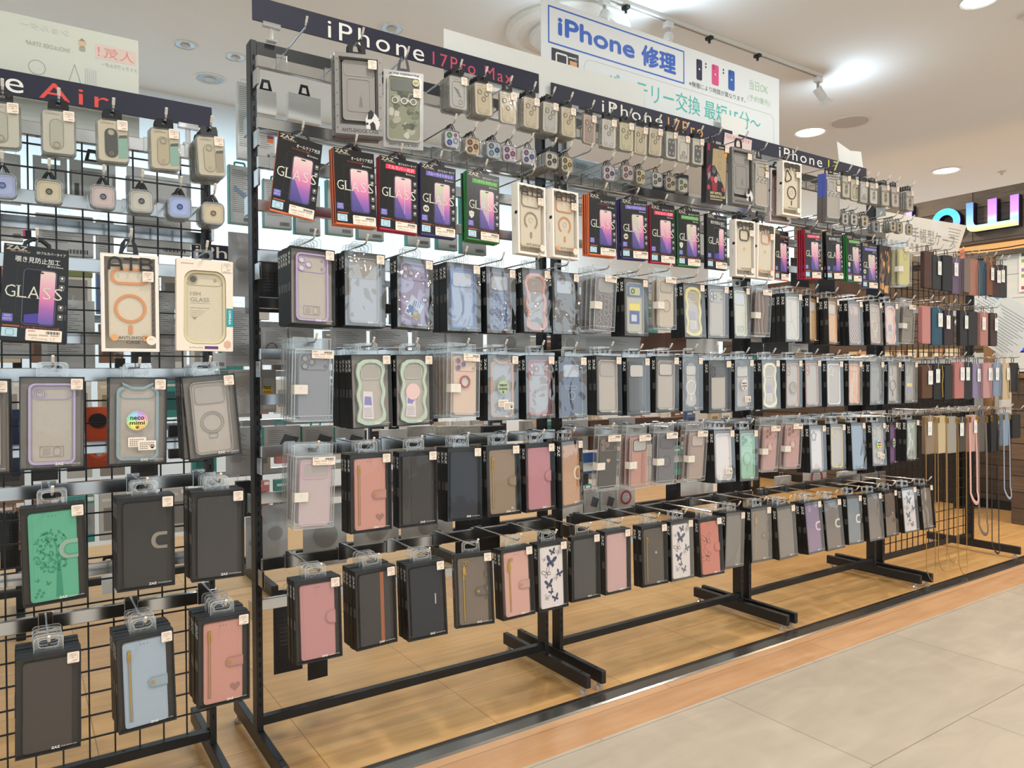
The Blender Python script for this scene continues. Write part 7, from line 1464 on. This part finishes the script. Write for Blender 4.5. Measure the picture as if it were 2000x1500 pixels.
for k, (x, yy, z, w, h, st) in enumerate(CARTONS):
    hexc, ds = CST[st]; near = desc_near(x, z-h/2, USED); ds = ' '.join(ds.split()[-max(1, min(3, 14-len(near.split()))):]); lab = '%s past the %s' % (ds, near)
    t = thing('pouch' if st in ('pouch', 'black') else 'carton', lab, 'package', (x, yy, z), (0, 0, 0.05*math.sin(k*1.7)), 'packages on the rear hooks')
    m = MB(); u = w/2; d = 0.02; base = mat(hexc, 0.45 if st != 'pouch' else 0.25); y = -0.0003; T = mat('#6f6e6c', 0.6)
    if st in ('pouch', 'black'):
        N = 6; vs = []; fs = []
        for j in range(N+1):
            for i in range(N+1):
                a = i/N; b = j/N; e = math.sin(math.pi*a)*math.sin(math.pi*b); vs.append((-u+w*a, -0.008*e, -h*b))
        for j in range(N):
            for i in range(N): a = j*(N+1)+i; fs.append((a, a+1, a+N+2, a+N+1))
        m.add(vs, fs, base); m.add([(p[0], -p[1], p[2]) for p in vs], [f[::-1] for f in fs], base)
        if st == 'black':
            m.txt('ZAZ', -u*0.5, -h*0.2, u*0.2, -h*0.12, -0.0075, mat('#3c3a3c', 0.5))
            for q in range(7): m.rect(-u*0.6, -h*(0.35+0.05*q), u*0.4, -h*(0.345+0.05*q), -0.0085, mat('#5b544f', 0.5))
        else: m.prism(circ(0, -h*0.5, min(u, h/2)*0.55, 18), -0.0088, -0.0078, mat('#a4a4a2', 0.3))
    elif st == 'grayhandle':
        m.ring([(-u, -h), (u, -h), (u, 0), (-u, 0)], [(-u*0.5, -h*0.16), (u*0.6, -h*0.16), (u*0.6, -h*0.05), (-u*0.5, -h*0.05)], 0, 0.004, base); m.box(-u, u, 0, d, -h, -h*0.25, base)
        m.rect(-u*0.9, -h*0.95, u*0.85, -h*0.28, y, mat('#c3c5c4', 0.5)); m.rect(-u*0.8, -h*0.9, -u*0.6, -h*0.55, y*2, mat('#55575a', 0.5))
    else: m.bbox(-u, u, 0, d, -h, 0, base, 0.0008)
    if st in ('text', 'ringtext', 'code', 'graycode', 'teal', 'draw', 'sheet', 'bluecard', 'whitebig', 'redprint'):
        q = 0.012; r = 0
        while q < h-0.03:
            m.rect(-u*0.8, -q-0.0012, u*(0.1+0.6*((r*7) % 5)/5), -q, y, T); q += 0.0052; r += 1
        if st in ('code', 'graycode', 'teal'):
            for i in range(12): m.rect(u*0.1+i*u*0.06, -h+0.006, u*0.1+i*u*0.06+u*(0.02+0.02*(i % 2)), -h+0.016, y*2, INK)
    if st == 'teal': m.box(-u-0.0015, -u, -0.0005, d+0.001, -h-0.001, 0.001, mat('#3fa39b', 0.4)); m.box(-u, u, -0.0005, d+0.001, -h-0.0015, -h, mat('#7fb9b0', 0.4)); m.poly([(-u*0.6, -h*0.35), (u*0.4, -h*0.5), (u*0.3, -h*0.58), (-u*0.7, -h*0.43)], y*2, mat('#7f93ab', 0.4))
    if st == 'ringtext': m.ann(-u*0.3, -h*0.55, u*0.45, u*0.1, y*3, 0, mat('#6f7378', 0.5))
    if st == 'code' and k < 4: m.rect(u*0.1, -h*0.45, u*0.8, -h*0.15, y*2, mat('#e07a2e', 0.4)); m.rect(u*0.1, -h*0.32, u*0.8, -h*0.25, y*3, mat('#5a3b8c', 0.4))
    if st == 'badge': m.rect(-u*0.8, -h*0.92, u*0.8, -h*0.2, y, mat('#b8b5b0', 0.5)); m.disc(-u*0.2, -h*0.48, u*0.7, y*2, mat('#eecb3e', 0.5)); m.txt('neco', -u*0.7, -h*0.46, u*0.3, -h*0.38, y*3, INK, 0.02); m.txt('mimi', -u*0.7, -h*0.56, u*0.3, -h*0.48, y*3, mat('#c8402f', 0.5), 0.02)
    if st == 'draw': m.poly([(-u*0.2, -h*0.7), (u*0.6, -h*0.8), (u*0.9, -h*0.45), (u*0.1, -h*0.3)], y*2, mat('#55585f', 0.5)); m.box(-u-0.0015, -u, -0.0005, d, -h, 0, mat('#3aa7a0', 0.4))
    if st == 'pale': m.frame(-u*0.85, -h*0.95, u*0.85, -h*0.05, u*0.3, 0.001, y*2, 0, mat('#98938c', 0.4)); m.ann(0, -h*0.5, u*0.5, 0.0015, y*2, 0, mat('#e5e1db', 0.4))
    if st == 'bluecard': m.box(-u-0.003, -u+0.008, -0.001, d, -h, 0, mat('#6fc3dc', 0.4)); m.txt('10000', -u*0.5, -h*0.22, u*0.2, -h*0.1, y*3, T)
    if st == 'redprint': m.ann(0, -h*0.45, u*0.6, u*0.18, y*3, 0, mat('#b04352', 0.5)); m.rect(-u*0.8, -h*0.95, u*0.2, -h*0.85, y*3, mat('#b04352', 0.5))
    if st == 'orange': m.prism(circ(0, -h*0.22, u*0.75, 16, h*0.12), -0.004, 0, mat('#2a2320', 0.5)); m.ann(0, -h*0.7, u*0.8, u*0.3, -0.004, 0, mat('#e46f3c', 0.4)); m.prism(rr(-u*0.15, -h*0.8, u*0.35, -h*0.6, 0.006), -0.005, 0, mat('#b9b2ac', 0.4))
    link('body', m.mesh('body'), t)
    if st in ('white', 'grayhandle'):
        g = MB(); g.ring([(-0.018, -0.002), (0.018, -0.002), (0.010, 0.03), (-0.010, 0.03)], [(-0.008, 0.006), (0.008, 0.006), (0.005, 0.022), (-0.005, 0.022)], 0.004, 0.005, TABK); link('hang_tab', g.mesh('hang_tab'), t)
    elif st in ('teal', 'draw'): g = MB(); g.frame(-0.016, -0.004, 0.016, 0.016, 0.006, 0.005, d, d+0.001, mat('#2fa8a0', 0.4)); link('hang_tab', g.mesh('hang_tab'), t)
    else: g = MB(); g.frame(-0.013, -0.004, 0.013, 0.016, 0.005, 0.004, d-0.002 if st not in ('pouch', 'black') else -0.0005, d-0.001 if st not in ('pouch', 'black') else 0.0005, TABP); link('hang_tab', g.mesh('hang_tab'), t)
# ------------------------------------------------------------------ second row of racks deeper in the shop
FY = 1.5
t = thing('display_rack', 'long black rack deeper in the shop, seen through the front racks', 'display rack', (0, FY, 0))
for x in (-1.4, -0.5, 0.4, 1.3, 2.2, 3.1, 3.9):
    m = MB(); m.bbox(x, x+0.03, 0.03, 0.07, 0.05, 1.42, BLACKM); link('upright', m.mesh('upright'), t); m = MB(); m.bbox(x, x+0.03, -0.2, 0.3, 0.0, 0.05, BLACKM); link('foot', m.mesh('foot'), t)
FR = (1.38, 1.16, 0.94, 0.72, 0.5)
for z in FR: m = MB(); m.bbox(-1.4, 3.93, 0.0, 0.016, z+0.0, z+0.03, CHROMED); link('crossbar', m.mesh('crossbar'), t)
m = MB(); m.bbox(-1.4, 3.93, 0.035, 0.065, 0.1, 0.13, BLACKM); link('base_rail', m.mesh('base_rail'), t)
for lab, x0, x1, z0, z1, words in (('black sign with a pink numeral on the deep rack behind the left rack', -0.95, -0.436, 1.448, 1.502, (('iPhone', -0.86, -0.51, CWH), ('1', -0.475, -0.455, '#e0527a'))), ('black sign with white letters on the deep rack beside the first upright', 0.11, 0.72, 1.425, 1.488, (('iPhone', 0.125, 0.42, CWH), ('16', 0.5, 0.6, CWH)))):
    t = thing('sign_board', lab, 'sign', (0, FY-0.14, 0)); m = MB(); m.bbox(x0, x1, 0, 0.003, z0, z1, NAVY, 0.0005)
    for w_, a, b, c in words: m.txt(w_, a, z0+0.008, b, z1-0.008, -0.0004, mat(c, 0.5))
    m.box((x0+x1)/2-0.01, (x0+x1)/2+0.01, 0.003, 0.16, z0-0.006, z0+0.004, ACRE)
    link('board', m.mesh('board'), t)
PAL = (('#2a2a2d', 'black box'), ('#b5b4b0', 'gray box'), ('#d8d6d0', 'white box'), ('#4a4643', 'charcoal box'), ('#8d8983', 'mid gray box'), ('#c9b79c', 'tan box'), ('#3f8f8a', 'teal box'), ('#7a5b4a', 'brown box'), ('#5a6f96', 'blue box'), ('#b7767a', 'pink box'))
def nth(i):
    s = ('first', 'second', 'third', 'fourth', 'fifth', 'sixth', 'seventh', 'eighth', 'ninth', 'tenth', 'eleventh', 'twelfth', 'thirteenth', 'fourteenth', 'fifteenth', 'sixteenth', 'seventeenth', 'eighteenth', 'nineteenth', 'twentieth')
    return s[i] if i < 20 else ('twenty-'+s[i-20] if i < 29 else ('thirtieth' if i == 29 else ('thirty-'+s[i-30] if i < 39 else ('fortieth' if i == 39 else 'forty-'+s[i-40]))))
FM = {}
rr_ = random.Random(21); RN = ('top', 'second', 'third', 'fourth', 'lowest')
for r, z in enumerate(FR):
    x = -1.3; c = 0
    while x < 3.85:
        if rr_.random() < 0.86:
            i = int(rr_.random()**1.5*len(PAL)); hexc, ds = PAL[i]; big = rr_.random() < 0.5; key = (i, big)
            if key not in FM:
                w, h = (0.048, 0.18) if big else (0.042, 0.15); m = MB(); m.bbox(-w, w, 0, 0.03, -h, 0, mat(hexc, 0.45), 0.001); m.rect(-w*0.7, -h*0.8, w*0.7, -h*0.3, -0.0003, mat(dark(hexc, 0.7), 0.4)); m.rect(-w*0.8, -h*0.16, w*0.2, -h*0.1, -0.0003, mat('#d5d2cb', 0.5)); m.rect(w*0.45, -h*0.12, w*0.95, -h*0.03, -0.0005, WHITE)
                m.frame(-0.014, -0.004, 0.014, 0.018, 0.005, 0.005, 0.028, 0.029, TABP); FM[key] = m.mesh('carton')
            o = bpy.data.objects.new('carton', FM[key]); COL.objects.link(o); o.location = (x, FY-0.11, z-0.012); o.rotation_euler = (0, 0, rr_.uniform(-0.08, 0.08))
            tag(o, '%s on the deep rack, %s row, %s from the left' % (ds, RN[r], nth(c)), 'box', 'boxes on the rack deeper in the shop'); c += 1
        x += 0.112
# ------------------------------------------------------------------ right-hand shop details
t = thing('paper_sheet', 'tilted white sheet with rows of print and a blue heading', 'sheet', (3.95, 0.0, 1.22), (0.62, 0, -0.15)); m = MB(); m.box(-0.0006, 0.0006, -0.2, 0.2, -0.14, 0.14, PAPER)
for k in range(15): m.box(-0.0012, -0.0008, -0.17+0.02*(k % 3), 0.04-0.02*(k % 4), 0.08-0.0145*k, 0.083-0.0145*k, mat('#8f9398', 0.6)); m.box(-0.0012, -0.0008, 0.06, 0.17-0.02*(k % 3), 0.08-0.0145*k, 0.083-0.0145*k, mat('#8f9398', 0.6))
m.box(-0.0013, -0.0009, 0.06, 0.18, 0.095, 0.125, mat('#6fa6cf', 0.5)); link('sheet', m.mesh('sheet'), t)
t = thing('notice_sheet', 'pale notice sheet on the white siding behind the strap wallets', 'notice', (5.088, 0.56, 0.68)); m = MB(); m.box(0, 0.003, -0.09, 0.1, 0, 0.395, mat('#d3d6d4', 0.4))
for k in range(4): m.box(-0.001, 0, -0.06+0.02*(k % 2), 0.08, 0.32-0.02*k, 0.326-0.02*k, mat('#9a9d9e', 0.5))
link('sheet', m.mesh('sheet'), t)
t = thing('wall_menu', 'white leaflet with colour blocks on the siding at right edge', 'poster', (5.09, 0.26, 1.62)); m = MB(); m.box(0, 0.003, -0.1, 0.085, -0.145, 0.145, WHITE)
for z, h in ((0.1, '#4c5a66'), (0.06, '#87b84d'), (0.0, '#9a83b5'), (-0.04, '#8fb24f'), (-0.12, '#b04a5c')): m.box(-0.001, 0, -0.08, 0.07, z-0.01, z+0.012, mat(h, 0.5))
link('sheet', m.mesh('sheet'), t)
t = thing('sales_counter', 'brown counter unit at the right picture edge', 'counter', (4.62, 0, 0)); m = MB(); m.bbox(0, 0.4, -0.5, 0.2, 0.0, 0.9, PLANK2, 0.004); link('body', m.mesh('body'), t); m = MB(); m.bbox(-0.02, 0.42, -0.52, 0.21, 0.9, 0.93, mat('#7a5b3c', 0.5), 0.004); link('top', m.mesh('top'), t)
t = thing('customer_display', 'black customer display with a blue screen on the counter', 'display screen', (4.7, 0.12, 0.93)); m = MB(); m.bbox(-0.03, 0.03, -0.06, 0.06, 0, 0.012, BLACKM); link('base', m.mesh('base'), t); m = MB(); m.bbox(-0.008, 0.008, -0.012, 0.012, 0.012, 0.13, BLACKM); link('pole', m.mesh('pole'), t); m = MB(); m.bbox(-0.02, 0.02, -0.13, 0.09, 0.13, 0.19, BLACKM, 0.003); link('housing', m.mesh('housing'), t); m = MB(); m.box(-0.0215, -0.0195, -0.115, 0.078, 0.14, 0.18, mat('#2b46d8', 0.3, emit=1.2)); link('screen', m.mesh('screen'), t, 'lit blue screen')
t = thing('price_card', 'red and white price card leaning by the counter edge', 'card', (4.6, 0.09, 0.93)); m = MB(); m.box(0, 0.003, -0.09, 0.03, 0, 0.11, WHITE); m.box(-0.001, 0, -0.085, 0.01, 0.05, 0.1, mat('#c94a50', 0.5)); m.box(-0.0012, -0.0004, -0.06, -0.02, 0.06, 0.09, WHITE); link('card', m.mesh('card'), t)
t = thing('display_shelf', 'low dark shelf with small tan boxes beyond the wire mesh rack', 'shelf', (5.0, 1.05, 0)); m = MB(); m.bbox(-0.12, 0.09, -0.42, 0.42, 1.0, 1.03, mat('#2b211a', 0.6)); link('board', m.mesh('board'), t); m = MB(); m.bbox(-0.12, 0.09, -0.42, -0.39, 0, 1.0, BLACKM); m.bbox(-0.12, 0.09, 0.39, 0.42, 0, 1.0, BLACKM); m.bbox(0.07, 0.09, -0.39, 0.39, 0, 1.0, mat('#241b16', 0.6)); link('frame', m.mesh('frame'), t)
for k in range(9):
    m = MB(); m.bbox(-0.03, 0.03, -0.034, 0.034, 0, 0.075, mat(('#c9a877', '#b58c66', '#d8c29a')[k % 3], 0.5), 0.001); m.box(-0.0308, -0.03, -0.02, 0.02, 0.02, 0.05, mat('#e3d6bd', 0.5)); o = solo('small_box', m, 'small tan box on the low dark shelf, %s from its left' % nth(k), 'box', 'small boxes on the low dark shelf'); o.location = (4.93, 1.05+0.36-0.09*k, 1.03)
